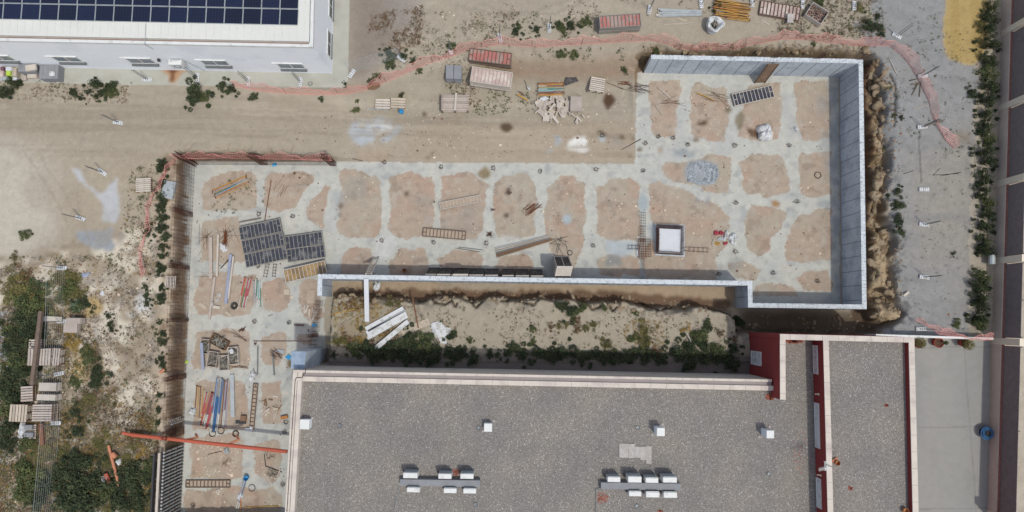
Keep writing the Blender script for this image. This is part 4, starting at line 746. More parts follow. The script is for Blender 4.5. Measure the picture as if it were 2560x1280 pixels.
pallets(956, 260, 0.7, 1, -2, 38, 27, 'wood_pale', 'whitish pallet beside the tan one near the blue bucket', None, 4); pallets(995, 258, 0.7, 1, -2, 38, 27, 'wood_tan', 'tan pallet beside the blue bucket', None, 4)
pallets(358, 462, UP, 2, 3, 38, 36, 'wood_pale', 'pallet left of the pink net', 'pallets left of the net', 7); pallets(427, 705, UP, 1, 88, 30, 27, 'wood_pale', 'pallet behind the rebar mesh')
pallets(97, 893, UP, 5, 90, 42, 58, 'wood_grey', 'wide grey pallet in the left lot', 'wide grey pallet stack', 8); pallets(138, 892, UP, 4, 88, 42, 24, 'wood_grey', 'narrow grey pallet in the left lot', 'narrow grey pallet stack', 4)
pallets(66, 985, UP, 3, 4, 30, 38, 'wood_grey', 'small grey pallet beside the brown beam', 'small grey pallet stack', 6); pallets(45, 1033, UP, 5, 89, 42, 44, 'wood_tan', 'tan pallet in the left lot', 'tan pallet stack', 6); pallets(104, 1033, UP, 5, 0, 48, 42, 'wood_grey', 'grey pallet beside the tan stack', 'grey pallet stack beside the tan one', 7)
pallets(70, 1079, UP, 1, 0, 40, 36, 'wood_grey', 'loaded pallet below the two big pallet stacks'); pallets(88, 868, UP, 2, 2, 32, 40, 'wood_pale', 'half hidden pallet under the brown beam', 'half hidden pallets', 7)
pallets(1137, 256, 0.45, 4, 0, 70, 42, 'wood_grey', 'grey slatted rack above the dirt road', 'grey slatted rack stack', 9)
board_stack(1139, 254, 1.06, 0.05, 87, 46, 5, 'frame_light', 'timber', 'pale timber lying across the slatted racks above the dirt road', 'timber')
# open crates filled with scrap
def mk_crate(key, label):
    L, W, h, m, fill = key; t = thing('crate', label, 'crate'); b = MB(); b.box((0, 0, 0.03), (L, W, 0.05))
    for s in (-1, 1): b.box((0, s*(W/2-0.015), h/2+0.03), (L, 0.03, h)); b.box((s*(L/2-0.015), 0, h/2+0.03), (0.03, W-0.06, h))
    b.build('crate_box', m, t); f = MB()
    for _ in range(120 if fill == 'rubble' else 70):
        s = random.uniform(0.04, 0.10); l = s*(1.3 if fill == 'rubble' else random.uniform(2, 7)); l = min(l, L*0.7)
        f.box((random.uniform(-L/2+.1, L/2-.1)*(1-l/L*0.5), random.uniform(-W/2+.08, W/2-.08)*(1-l/L*0.5), random.uniform(0.3, 0.85)*h+0.03), (l, s*0.7, s*0.6), R=(Matrix.Rotation(random.uniform(0, 3.1), 3, 'Z') @ Matrix.Rotation(random.uniform(-.35, .35), 3, 'Y')))
    o = f.build('contents', fill, t); o['kind'] = 'stuff'; return t
crate = Once(mk_crate)
def put_crate(px, py, z, ang, Lp, Wp, h, m, fill, label):
    k = F/(H-z-h); c = P(px, py, z+h); crate((Lp/k, Wp/k, h, m, fill), label, Vector((c.x, c.y, z)), math.radians(ang))
put_crate(2043, 33, UP, -34, 48, 40, 0.5, 'frame_light', 'rubble', 'tilted crate full of brown rubble at the top edge right of the panels')
put_crate(511, 866, 0, -4, 21, 36, 0.35, 'wood_grey', 'junk', 'leftmost crate of metal scraps in the cluster of five'); put_crate(546, 855, 0, -28, 45, 24, 0.35, 'wood_brown', 'junk', 'long brown crate of bars, tilted, in the cluster of five'); put_crate(531, 898, 0, -8, 24, 38, 0.35, 'wood_grey', 'junk', 'crate below the tilted brown one in the cluster of five')
put_crate(559, 907, 0, 3, 23, 37, 0.35, 'frame_light', 'junk', 'lowest crate of scraps in the cluster of five'); put_crate(583, 889, 0, 6, 24, 43, 0.35, 'frame_light', 'junk', 'rightmost crate of scraps with a white bag in it')
for px, py, L, W, m, lab in ((70, 1068, 22, 11, 'block_grey', 'upper'), (72, 1087, 22, 11, 'block_grey', 'lower')):
    c = P(px, py, UP+.3); b = MB(); b.box((0, 0, 0.1), (L/38, W/38, 0.19)); [b.box((x*0.17, 0, 0.2), (0.12, 0.2, 0.03)) for x in (-1, 0, 1)]; tag(b.build('concrete_block', m, None, (c.x, c.y, UP+0.145)), '%s grey hollow block on the loaded pallet' % lab, 'block')
# bags and crumpled sheets
def bag(px, py, z, rx, ry, h, m, name, label, cat='bag', ang=0.0, seed=0, sheet=False):
    r = random.Random(seed*7+3); n = 18; rings = 7; k = F/(H-z-h/2); c = P(px, py, z+h/2); b = MB(); vs = []
    ph = [r.uniform(0, 6.28) for _ in range(6)]; am = [r.uniform(0.05, 0.16) for _ in range(6)]
    for j in range(rings+1):
        t = j/rings
        for i in range(n):
            a = 2*math.pi*i/n; rad = math.cos(t*math.pi/2)**0.5 if j < rings else 0.02; rad *= 1+sum(am[q]*math.sin((q+2)*a+ph[q]+t*2) for q in range(4)); zz = math.sin(t*math.pi/2)*h*(1+0.35*math.sin(3*a+ph[4]+t*4)*(1-t)*0.8)+(0.14*h*math.sin(5*a+ph[5]+5*t))
            vs.append((rad*rx/k*math.cos(a), rad*ry/k*math.sin(a), max(0.005, zz)))
    b.add(vs, [(j*n+i, j*n+(i+1) % n, (j+1)*n+(i+1) % n, (j+1)*n+i) for j in range(rings) for i in range(n)])
    o = b.build(name, m, None, (c.x, c.y, z), math.radians(ang)); return tag(o, label, cat)
bag(1914, 331, 0, 21, 22, 0.55, 'white_plastic', 'rubble_bag', 'crumpled white bag on the brown stain in the upper right pit', seed=1)
bag(1992, 322, 0, 6, 5, 0.2, 'white_plastic', 'plastic_bag', 'small white plastic bag beside the footing right of the big bag', seed=2)
bag(1834, 597, 0, 13, 14, 0.3, 'white_plastic', 'cement_bag', 'round white bag at the right of the coloured litter', seed=3); bag(1816, 588, 0, 6, 14, 0.2, 'white_plastic', 'cement_bag', 'upright white paper bag among the coloured litter', ang=-15, seed=4)
bag(1791, 582, 0, 7, 6, 0.2, 'paint_red', 'cement_bag', 'left crimson bag in the coloured litter', seed=5); bag(1804, 582, 0, 6, 6, 0.2, 'paint_red', 'cement_bag', 'crimson bag next to the upright white bag', seed=6); bag(1814, 608, 0, 6, 4, 0.15, 'paint_red', 'cement_bag', 'small crimson bag below the white ones', seed=7)
bag(1793, 609, 0, 7, 5, 0.15, 'paint_yellow', 'cement_bag', 'yellow bag at the bottom of the coloured litter', seed=8); bag(1784, 608, 0, 4, 13, 0.08, 'wood_tan', 'cardboard_piece', 'torn brown cardboard beside the yellow bag', 'cardboard', seed=9); bag(1803, 597, 0, 9, 6, 0.1, 'steel_galv', 'plastic_sheet', 'grey plastic scrap in the middle of the coloured litter', 'plastic', seed=10)
bag(1595, 632, 0, 5, 11, 0.12, 'white_plastic', 'plastic_bag', 'white torn bag left of the square rebar mat', seed=11); bag(942, 715, 0.4, 8, 14, 0.25, 'white_plastic', 'plastic_bag', 'white bag in the trench beside the leaning plank', seed=12)
bag(1101, 829, UP, 21, 26, 0.08, 'white_plastic', 'plastic_sheet', 'large white plastic sheet spread on the platform beside the shrubs', 'plastic sheet', seed=13, ang=20)
bag(558, 619, 0, 9, 12, 0.15, 'white_plastic', 'plastic_bag', 'white bag next to the bunch of rusty bars', seed=14, ang=30); bag(482, 1029, 0, 9, 9, 0.25, 'white_plastic', 'plastic_bag', 'white bag at the left of the steel props', seed=15); bag(631, 940, 0, 8, 15, 0.3, 'white_plastic', 'plastic_bag', 'white bag above the narrow rusty panel', seed=16)
bag(625, 1073, 0, 11, 7, 0.2, 'white_plastic', 'plastic_bag', 'white bags at the lower end of the narrow panel', seed=17); bag(578, 878, 0.33, 6, 6, 0.1, 'white_plastic', 'plastic_bag', 'small white bag lying in the rightmost crate', seed=18); bag(566, 1127, 0, 7, 8, 0.2, 'steel_galv', 'plastic_bag', 'grey blue bag below the orange drain pipe', seed=19)
bag(600, 1242, 0, 7, 9, 0.1, 'white_plastic', 'plastic_bag', 'white bag at the crossing of the blue and orange bars', seed=20); bag(545, 1229, 0, 7, 7, 0.12, 'wood_pale', 'plastic_bag', 'pale pink bag below the rusty panel frame', seed=21); bag(55, 1072, UP+.15, 7, 20, 0.35, 'white_plastic', 'cement_bag', 'long white bag on the loaded pallet', seed=22); bag(53, 1090, UP+.1, 6, 6, 0.3, 'white_plastic', 'cement_bag', 'small round white bag below the long one', seed=23)
bag(255, 732, UP, 6, 7, 0.15, 'white_plastic', 'plastic_bag', 'small white bag on the pale clay of the left lot', seed=24); bag(212, 687, UP, 11, 6, 0.1, 'paint_greyblue', 'cloth', 'crumpled blue cloth on the clay near the fence foot', 'cloth', seed=25); bag(297, 1154, UP, 7, 8, 0.2, 'white_plastic', 'plastic_tub', 'white plastic tub beside the faded pipe', 'tub', seed=26)
bag(785, 813, 0, 7, 5, 0.1, 'blue_plastic', 'plastic_bag', 'small blue plastic at the foot of the short rebar mesh', seed=27); bag(722, 893, 0, 8, 6, 0.12, 'blue_plastic', 'plastic_bag', 'bright blue plastic beside the concrete stub', seed=28); bag(686, 411, 0, 6, 5, 0.1, 'blue_plastic', 'plastic_bag', 'bright blue plastic below the top rebar mesh', seed=29); bag(463, 905, 0.0, 6, 6, 0.1, 'lime', 'safety_vest', 'lime green vest at the foot of the left rebar mesh', 'vest', seed=30)
bag(1360, 246, 0.3, 13, 5, 0.15, 'foam_white', 'foam_block', 'white foam block at the top of the scrap wood heap', 'foam block', seed=31); bag(1322, 220, 0.35, 4, 5, 0.15, 'white_plastic', 'plastic_bag', 'small white bag right of the pale panel stack', seed=32); bag(700, 878, 0, 10, 6, 0.1, 'steel_galv', 'plastic_bag', 'grey plastic on the rebar tangle', seed=33)
# big open rubble bag
c = P(1787, 62, UP+.6); t = thing('rubble_sack', 'big open white sack full of rubble beside the yellow prop pile', 'sack', (c.x, c.y, UP)); b = MB(); n = 22; prof = [(0.42, 0), (0.50, 0.25), (0.50, 0.55), (0.56, 0.80), (0.50, 0.86), (0.40, 0.80), (0.30, 0.66), (0.22, 0.55)]; vs = []
for j, (r, z) in enumerate(prof):
    for i in range(n): a = 2*math.pi*i/n; q = 1+0.10*math.sin(3*a+1)+0.06*math.sin(5*a+j); vs.append((r*q*math.cos(a), r*q*math.sin(a), z*(1+0.10*math.sin(4*a+j*0.7))))
b.add(vs, [(j*n+i, j*n+(i+1) % n, (j+1)*n+(i+1) % n, (j+1)*n+i) for j in range(len(prof)-1) for i in range(n)]); b.build('sack', 'white_plastic', t); b = MB()
for _ in range(30): a = random.uniform(0, 6.28); r = random.uniform(0, .32); b.box((r*math.cos(a), r*math.sin(a), 0.62+random.uniform(-.05, .05)), (random.uniform(.08, .25), .08, .06), R=Matrix.Rotation(random.uniform(0, 3), 3, 'Z')@Matrix.Rotation(.4*random.random(), 3, 'Y'))
o = b.build('contents', 'junk', t); o['kind'] = 'stuff'
# beams and planks defined by their two ends
def beam(a, b2, z, w, h, m, name, label, cat, group=None, za=None, zb=None):
    p = P(a[0], a[1], z if za is None else za); q = P(b2[0], b2[1], z if zb is None else zb); d = q-p; L = d.length; d.normalize(); u = Vector((-d.y, d.x, 0)).normalized(); n = d.cross(u); n = n if n.z > 0 else -n
    R = Matrix((d, u, n)).transposed(); c = (p+q)/2; mb = MB(); mb.box((0, 0, 0), (L, w, h), R=R); 
    for s in (-1, 1): mb.box(R@Vector((0, s*(w/2-0.012), h/2+0.006)), (L-0.01, 0.02, 0.014), R=R)
    o = mb.build(name, m, None, c+Vector((0, 0, h/2))); return tag(o, label, cat, group)
beam((916, 697), (918, 804), 0, 0.30, 0.07, 'foam_white', 'plank', 'white plank bridging from the long wall top to the platform', 'plank', za=2.74, zb=UP+0.05)
GW = 'white planks piled on the platform'
for a, b2, z, w in (((915, 823), (1009, 771), UP+0.02, 'uppermost'), ((917, 834), (1015, 781), UP+0.10, 'second'), ((918, 845), (1018, 789), UP+0.02, 'third'), ((938, 872), (1021, 803), UP+0.14, 'lowest, most slanted')): beam(a, b2, z, 0.31, 0.08, 'white_plastic', 'plank', 'white metal plank on the platform, %s of four' % w, 'plank', GW)
beam((921, 828), (1014, 776), UP+.12, 0.12, 0.06, 'steel_galv', 'plank', 'thin grey metal plank on top of the white planks', 'plank')
beam((528, 593), (529, 697), 0.05, 0.22, 0.14, 'wood_grey', 'beam', 'thick grey timber beam in the left pit, leftmost of the upright beams', 'beam'); beam((547, 587), (544, 691), 0.05, 0.13, 0.14, 'wood_pale', 'beam', 'pale pinkish timber beam right of the thick grey one', 'beam')
beam((578, 636), (566, 759), 0.05, 0.20, 0.12, 'paint_greyblue', 'beam', 'bluish grey metal beam between two pale timbers', 'beam'); beam((585, 641), (572, 747), 0.05, 0.11, 0.12, 'wood_pale', 'beam', 'pale timber beam lying against the bluish metal beam', 'beam'); beam((538, 692), (524, 798), 0.03, 0.15, 0.10, 'wood_grey', 'beam', 'thin grey timber beam running below the thick grey beam', 'beam')
beam((572, 649), (552, 671), 0.02, 0.05, 0.05, 'steel_dark', 'angle_bar', 'black angle bar bent beside the bluish beam', 'bar'); beam((504, 857), (508, 924), 0.4, 0.2, 0.05, 'paint_greyblue', 'plank', 'bluish plank laid over the leftmost crate', 'plank'); beam((581, 936), (583, 1042), 0.05, 0.27, 0.10, 'steel_galv', 'plank', 'light grey metal plank right of the steel props', 'plank')
beam((106, 778), (84, 962), UP+0.9, 0.24, 0.22, 'frame_rust', 'steel_beam', 'long brown steel beam lying across the pallets in the left lot', 'beam'); beam((106, 1058), (109, 1112), UP+0.1, 0.26, 0.2, 'paint_brown', 'steel_beam', 'short reddish brown beam below the grey pallet stack', 'beam')
beam((1032, 744), (1046, 820), UP+0.08, 0.07, 0.07, 'paint_brown', 'steel_bar', 'brown bar standing out across the tan board on the platform', 'bar'); beam((827, 786), (888, 773), UP+.03, 0.05, 0.05, 'paint_yellow', 'timber_batten', 'upper yellow batten at the left end of the platform', 'batten'); beam((847, 818), (910, 782), UP+.03, 0.04, 0.04, 'wood_tan', 'timber_batten', 'lower tan batten at the left end of the platform', 'batten')
GB = 'long bars bundled beside the long wall'
for k, (m, w) in enumerate((('steel_galv', .04), ('wood_pale', .05), ('wood_grey', .05), ('steel_grey', .05), ('wood_brown', .10), ('wood_brown', .09), ('wood_tan', .05))):
    beam((1237+k*0.9, 620+k*4.2), (1372+k*1.8, 588+k*2.3), 0.03+0.02*(k % 3), w, 0.06, m, 'long_bar', 'long timber or steel bar in the slanted bundle above the long wall', 'bar', GB)
GG = 'galvanised beams at the top edge'
for k in range(7): beam((1645+5*(k % 3), 24+k*2.9), (1752+3*(k % 2), 26+k*2.4+(2 if k < 3 else -1)), UP+0.05+0.05*(k % 2), 0.10, 0.08, 'steel_galv', 'steel_beam', 'galvanised beam in the light blue bundle left of the rubble sack', 'beam', GG)
beam((1640, 38), (1662, 40), UP+.02, 0.2, .06, 'wood_pale', 'board', 'short pale board under the galvanised bundle', 'board'); beam((1693, 45), (1716, 54), UP, 0.12, .04, 'wood_tan', 'board', 'tan board below the galvanised bundle', 'board'); beam((1660, 62), (1732, 57), UP, 0.04, .03, 'wood_pale', 'batten', 'long thin pale batten below the galvanised bundle', 'batten')
for a, b2, z, w, m, l in (((1553, 375), (1602, 348), 0.02, .05, 'steel_dark', 'dark bar across the footing left of the upper junction'), ((632, 853), (776, 853), 0.12, .035, 'paint_brown', 'long thin brown tube running to the shaded corner'), ((645, 865), (644, 936), 0.05, .07, 'steel_grey', 'upright grey bar above the white bag'),
   ((682, 876), (686, 938), 0.05, .09, 'steel_grey', 'thick grey bar beside the rebar tangle'), ((678, 450), (662, 552), 0.05, .05, 'paint_brown', 'long slanted brown bar above the dark panels'), ((598, 556), (652, 546), 0.3, .06, 'frame_rust', 'brown bar at the top edge of the joined panels'), ((1146, 618), (1207, 625), 0.03, .05, 'steel_grey', 'grey bar between bays above the long wall'),
   ((1138, 620), (1200, 630), 0.02, .03, 'steel_dark', 'thin dark bar below the grey bar'), ((842, 387), (907, 403), 0.15, .03, 'steel_dark', 'thin dark rod at the right end of the top mesh'), ((1645, 218), (1676, 246), 0.05, .06, 'wood_pale', 'pale batten across the first upper footing'), ((1638, 264), (1657, 288), 0.02, .06, 'wood_grey', 'grey batten in the first upper bay'),
   ((1742, 232), (1785, 252), 0.03, .07, 'paint_yellow', 'yellow batten in the second upper bay'), ((1292, 236), (1320, 252), 0.35, .09, 'paint_yellow', 'yellow beam beside the pale panel stack'), ((1296, 228), (1314, 240), 0.35, .04, 'paint_brown', 'brown batten above the yellow beam'), ((1513, 205), (1558, 222), 0.3, .04, 'frame_rust', 'long thin bar right of the pale pallets'), ((1302, 182), (1320, 220), 0.4, .03, 'paint_green', 'thin green rod beside the pale panel stack'),
   ((2350, 440), (2402, 431), UP+.02, .03, 'steel_dark', 'lower long thin rod on the gravel yard'), ((2330, 438), (2396, 434), UP+.02, .03, 'steel_dark', 'middle long thin rod on the gravel yard'), ((2331, 439), (2349, 421), UP+.02, .03, 'steel_dark', 'short slanted rod on the gravel yard'), ((2258, 435), (2283, 427), UP+.02, .025, 'steel_dark', 'short thin rod on the gravel left of the crack'), ((2222, 145), (2243, 188), UP+.02, .04, 'wood_pale', 'pale broken batten on the gravel by the dug edge'),
   ((2277, 212), (2303, 206), UP+.05, .05, 'frame_rust', 'brown stake below the bend of the pink net'), ((2279, 238), (2296, 208), UP+.05, .05, 'frame_rust', 'slanted brown stake below the net bend'), ((2298, 242), (2302, 206), UP+.05, .04, 'frame_rust', 'upright brown stake below the net bend'), ((2285, 273), (2322, 262), UP+.02, .04, 'wood_grey', 'grey stake lying across the net'), ((2290, 198), (2273, 202), UP+.02, .05, 'steel_dark', 'short dark stake at the net bend'), ((2310, 317), (2362, 299), UP+.3, .06, 'frame_rust', 'brown pole through the hanging end of the net'),
   ((555, 1128), (520, 1136), 0.02, .03, 'steel_dark', 'thin dark rod below the left pipe branch'), ((505, 1250), (520, 1222), 0.02, .04, 'wood_grey', 'grey broom stick leaning below the rusty frame'), ((612, 1268), (697, 1264), 0.02, .05, 'paint_yellow', 'black and yellow strip at the bottom of the pit'), ((671, 790), (682, 786), 0, .03, 'steel_dark', 'short dark rod in the left pit bay'), ((736, 812), (760, 813), 0.03, .12, 'frame_rust', 'short brown double bar beside a bunch of starters'),
   ((661, 1135), (664, 1165), 0.02, .04, 'steel_dark', 'short upright dark bar near the building'), ((664, 1165), (705, 1180), 0.02, .05, 'steel_dark', 'slanted dark bar near the building'), ((694, 1190), (702, 1172), 0.02, .09, 'wood_grey', 'short grey board close to the building'), ((703, 1045), (720, 1041), 0.1, .2, 'paint_orange', 'short orange board against the building edge'), ((2036, 105), (2010, 98), UP, .03, 'wood_pale', 'pale stick below the rubble crate'), ((1903, 50), (1922, 62), UP, .06, 'wood_pale', 'pale stick below the weathered panels'),
   ((51, 1102), (51, 1155), UP, .05, 'wood_grey', 'upright grey stick below the loaded pallet'), ((917, 272), (972, 275), 0.7, .05, 'steel_galv', 'thin pale pipe in front of the whitish pallet'), ((1100, 858), (1140, 868), UP+.02, .08, 'wood_tan', 'tan board under the white plastic sheet'), ((1717, 833), (1728, 855), UP+.3, .07, 'wood_grey', 'grey stick among the shrubs of the platform'), ((602, 1242), (603, 1300), 0.05, .06, 'paint_orange', 'orange tube at the bottom of the pit')):
    beam(a, b2, z, w, w*0.7, m, 'bar' if 'bat' not in l else 'batten', l, 'bar' if 'bat' not in l else 'batten')
# steel props: outer tube, inner tube, foot plate
def mk_prop(key, label):
    L, c = key; t = thing('steel_prop', label, 'prop'); b = MB(); b.bar((-L*0.5, 0, 0.035), (L*0.15, 0, 0.035), 0.032, 6); b.build('outer_tube', 'paint_'+c, t); b = MB(); b.bar((L*0.15, 0, 0.035), (L*0.5, 0, 0.035), 0.023, 6); b.build('inner_tube', 'paint_'+c if c in ('yellow', 'orange', 'brown') else 'steel_galv', t)
    b = MB(); b.box((-L*0.5, 0, 0.05), (0.012, 0.13, 0.12)); b.build('foot_plate', 'rebar_rust', t); return t
prop = Once(mk_prop)
def props(a, b2, spread, n, cols, z, label, group, layers=2, jit=2.0):
    (ax, ay), (bx, by) = a, b2; d = math.hypot(bx-ax, by-ay); nx, ny = -(by-ay)/d, (bx-ax)/d
    for i in range(n):
        o = (i/(max(1, n-1))-0.5)*spread; j = random.uniform(-jit, jit); e = random.uniform(-jit, jit)*1.6; zz = z+0.075*random.randrange(layers)
        p = P(ax+nx*(o+j)+(bx-ax)/d*e, ay+ny*(o+j)+(by-ay)/d*e, zz); q = P(bx+nx*(o-j)+(bx-ax)/d*e, by+ny*(o-j)+(by-ay)/d*e, zz); dd_ = q-p; cc = (p+q)/2; col = cols[i % len(cols)]
        prop((round(dd_.length, 1), col), label % {'greyblue': 'grey', 'mauve': 'dark red', 'teal': 'teal'}.get(col, col), cc, math.atan2(dd_.y, dd_.x)+(math.pi if random.random() < .3 else 0), group)
props((1787, 20), (1872, 32), 44, 26, ('yellow', 'brown', 'yellow', 'mauve', 'yellow', 'orange', 'brown'), UP, '%s prop in the big pile at the top edge beside the rubble sack', 'big prop pile at the top edge', 5, 3)
props((1345, 224), (1410, 222), 31, 13, ('brown', 'orange', 'yellow', 'mauve', 'yellow', 'teal', 'green', 'teal', 'greyblue', 'brown'), 0.35, '%s prop in the tidy pile above the scrap wood', 'tidy prop pile above the scrap wood', 4, 1)
props((536, 487), (617, 449), 22, 11, ('yellow', 'orange', 'greyblue', 'yellow', 'greyblue', 'green', 'greyblue'), 0, '%s prop in the slanted pile in the upper left bay', 'slanted prop pile in the upper left bay', 3, 2)
props((620, 694), (606, 765), 16, 6, ('red', 'red', 'red', 'green', 'orange', 'red'), 0, '%s prop in the small crimson pile beside the hose coil', 'small crimson prop pile', 2, 1.5); props((645, 700), (643, 768), 15, 4, ('green', 'teal', 'green', 'greyblue'), 0, '%s prop in the loose green group below the dark panels', 'loose green props', 1, 3)
props((529, 982), (508, 1066), 22, 8, ('red', 'red', 'red', 'mauve', 'red', 'orange'), 0, '%s prop at the left of the long prop pile', 'crimson side of the long prop pile', 3, 2); props((551, 946), (535, 1078), 17, 9, ('blue', 'blue', 'greyblue', 'blue', 'blue'), 0, '%s prop in the middle of the long prop pile', 'blue middle of the long prop pile', 3, 2)
props((568, 950), (557, 1070), 10, 4, ('greyblue', 'mauve', 'greyblue', 'brown'), 0, '%s prop at the right of the long prop pile', 'grey side of the long prop pile', 1, 2); props((500, 968), (495, 1045), 16, 4, ('yellow', 'brown', 'yellow', 'brown'), 0, '%s prop lying separately left of the crimson props', 'separate props', 1, 2); props((612, 1200), (590, 1285), 5, 2, ('blue', 'greyblue'), 0.03, '%s prop below the blue bucket', 'props below the blue bucket', 1, 1)
# scrap wood heap and small scrap scatter
def mk_scrap(key, label): b = MB(); b.box((0, 0, 0.015), (key[0], key[1], 0.03)); return tag(b.build('scrap_board', key[2], None), label, 'board')
scrap = Once(mk_scrap)
def scraps(cx, cy, rx, ry, n, z, label, group, lo=0.25, hi=0.8, mats=('wood_grey', 'wood_pale', 'wood_grey', 'wood_tan')):
    for i in range(n):
        a = random.uniform(0, 6.28); r = math.sqrt(random.random()); p = P(cx+rx*r*math.cos(a), cy+ry*r*math.sin(a), z); p.z = z+random.uniform(0, 0.28)*(1-r)
        scrap((round(random.uniform(lo, hi), 1), random.choice((.08, .12, .2, .28)) if hi > .6 else random.choice((.06, .1)), mats[i % len(mats)]), label, p, random.gauss(1.4, 0.7), group, rot=(random.uniform(-.12, .12), random.uniform(-.12, .12), random.gauss(1.4, .8)))
scraps(1385, 268, 42, 32, 62, 0.25, 'grey offcut board in the scrap wood heap below the tidy prop pile', 'scrap wood heap'); scraps(1435, 290, 28, 14, 9, 0.22, 'loose offcut at the right edge of the scrap wood heap', 'loose offcuts by the heap', .25, .6); scraps(679, 1016, 26, 30, 26, 0, 'small wood offcut beside the narrow rusty panel', 'small wood offcuts', .15, .5, ('wood_grey', 'wood_tan', 'wood_brown', 'wood_pale'))
scraps(772, 780, 26, 22, 9, 0, 'curved pale offcut beside the short rebar mesh', 'offcuts by the short mesh', .3, .8, ('wood_pale', 'wood_grey'))
for a, b2 in (((777, 812), (789, 783)), ((776, 808), (793, 779))): beam(a, b2, 0.03+.03*(a[0] == 776), 0.16, 0.04, 'wood_pale', 'plank', 'whitish plank at the foot of the short mesh, %s' % ('left' if a[0] == 776 else 'right'), 'plank')
c = P(1430, 196, .6); b = MB(); b.prism([(0, 0), (.95, .35), (.55, 1.05), (.05, .95)], 0, .03); tag(b.build('plywood_sheet', 'ply_dark', None, (c.x-.5, c.y-.55, .62)), 'dark plywood offcut above the tidy prop pile', 'board')
# ladder, wooden stair, round drum end
def ladder(a, za, b2, zb, w, n, m, name, label, rung='rung', treads=False):
    p = P(a[0], a[1], za); q = P(b2[0], b2[1], zb); d = (q-p); L = d.length; d.normalize(); u = Vector((-d.y, d.x, 0)).normalized(); t = thing(name, label, 'stair' if treads else 'ladder', p); nn = d.cross(u)
    R = Matrix((d, u, nn)).transposed()
    for s in (-1, 1): b = MB(); b.box(d*L/2+u*s*w/2, (L, 0.05, 0.09), R=R); b.build('rail', m, t)
    for i in range(n):
        c = d*(L*(i+0.5)/n); b = MB()
        if treads: b.box(c, (L/n*0.62, w-0.05, 0.03), R=R)
        else: b.bar(c-u*(w/2-.03), c+u*(w/2-.03), 0.018, 5)
        b.build('tread' if treads else rung, m, t)
ladder((921, 685), 2.95, (941, 642), 0.03, 0.36, 11, 'frame_light', 'ladder', 'pale ladder leaning on the long wall beside the white plank')
ladder((1934, 160), 2.75, (1899, 207), 0.03, 0.70, 14, 'wood_brown', 'wooden_stair', 'brown wooden stair leaning on the upper concrete wall', treads=True)
ladder((425, 1057), 1.9, (454, 1047), 0.5, 0.30, 6, 'steel_galv', 'ladder', 'small grey ladder leaning at the pit edge above the formwork wall')
c = G(936, 219, 0.25); b = MB(); b.lathe([(0.02, .05), (.44, .05), (.44, 0)], n=20); planks_box(b, .8, .7, .05, 7, .04); t = tag(b.build('drum_end', 'wood_brown', None, c), 'round brown slatted drum end lying on the pink net', 'drum end'); t.rotation_euler = (0.2, 0, 0.2); t.scale = (1, .55, 1)
# elevator pit pad with its rebar cage
t = thing('pit_pad', 'square white topped concrete pad inside a dark rebar cage', 'concrete pad', P(1676, 601, 0)); o0 = t.location.copy()
b = MB(); q = [p-o0 for p in PL([(1648, 571), (1703, 574), (1700, 633), (1647, 630)], 0.5)]; b.prism([(v.x, v.y) for v in q], 0, 0.5); b.build('pad', 'foam_white', t)
b = MB(); q = [p-o0 for p in PL([(1636, 560), (1712, 562), (1712, 642), (1638, 638)], 0.03)]; b.prism([(v.x, v.y) for v in q], 0, 0.02); b.build('base', 'concrete_face', t)
b = MB()
for off in (0.0, 0.13):
    cs = [p-o0 for p in PL([(1642, 563), (1707, 566), (1706, 637), (1642, 633)], 0.4)]; ce = sum(cs, Vector())/4; cs = [ce+(v-ce)*(1-off*0.9) for v in cs]
    for i in range(4):
        a, e = cs[i], cs[(i+1) % 4]; n = int((e-a).length/0.10)
        for k in range(n): p = a.lerp(e, k/n); p.z = 0; b.bar(p, p+Vector((random.uniform(-.03, .03), random.uniform(-.03, .03), 0.85+random.uniform(0, .15))), 0.012, 4)
        for z in (0.1, 0.3, 0.5, 0.7): p = a.copy(); r = e.copy(); p.z = r.z = z; b.bar(p, r, 0.012, 4)
o = b.build('rebar_cage', 'rebar', t)
# rebar mats and tangles
def mat_grid(px, py, z, ang, Lp, Wp, nx, ny, label, m='rebar_rust', r=0.014, name='rebar_mat', h=0.0):
    k = F/(H-z); L = Lp/k; W = Wp/k; b = MB()
    for i in range(nx): x = -L/2+L*i/max(1, nx-1); b.bar((x, -W/2-.05, 0), (x, W/2+.05, 0), r, 4)
    for j in range(ny): y = -W/2+W*j/max(1, ny-1); b.bar((-L/2-.05, y, 0.02), (L/2+.05, y, 0.02), r, 4)
    if h:
        for i in range(nx):
            for y in (-W/2, W/2): b.bar((-L/2+L*i/(nx-1), y, 0), (-L/2+L*i/(nx-1), y, -h), r, 4)
    c = P(px, py, z); return tag(b.build(name, m, None, c, math.radians(ang)), label, 'rebar')
mat_grid(1608, 548, .2, 90, 34, 10, 6, 2, 'upper narrow rebar ladder on the footing above the square rebar mat', 'steel_dark'); mat_grid(1607, 585, .2, 90, 36, 12, 7, 3, 'rebar ladder cage directly above the square rebar mat', 'rebar')
mat_grid(1612, 620, .15, 0, 30, 44, 6, 8, 'dense square rebar mat left of the white topped pad', 'rebar'); mat_grid(1606, 622, .3, 2, 16, 46, 4, 9, 'upper layer of the dense rebar mat beside the pad', 'rebar_rust'); mat_grid(1585, 618, .1, 0, 28, 9, 4, 2, 'short rebar ladder pointing left from the dense mat', 'steel_dark'); mat_grid(1741, 624, .12, -3, 58, 10, 6, 2, 'rebar ladder pointing right from the white topped pad', 'rebar')
mat_grid(1607, 672, .1, 90, 50, 10, 3, 4, 'grey rebar bundle running from the dense mat to the long wall', 'steel_grey'); mat_grid(666, 676, .1, 80, 32, 8, 5, 2, 'left short rebar lattice below the joined panels', 'rebar'); mat_grid(686, 676, .1, 86, 30, 7, 5, 2, 'right short rebar lattice below the joined panels', 'rebar')
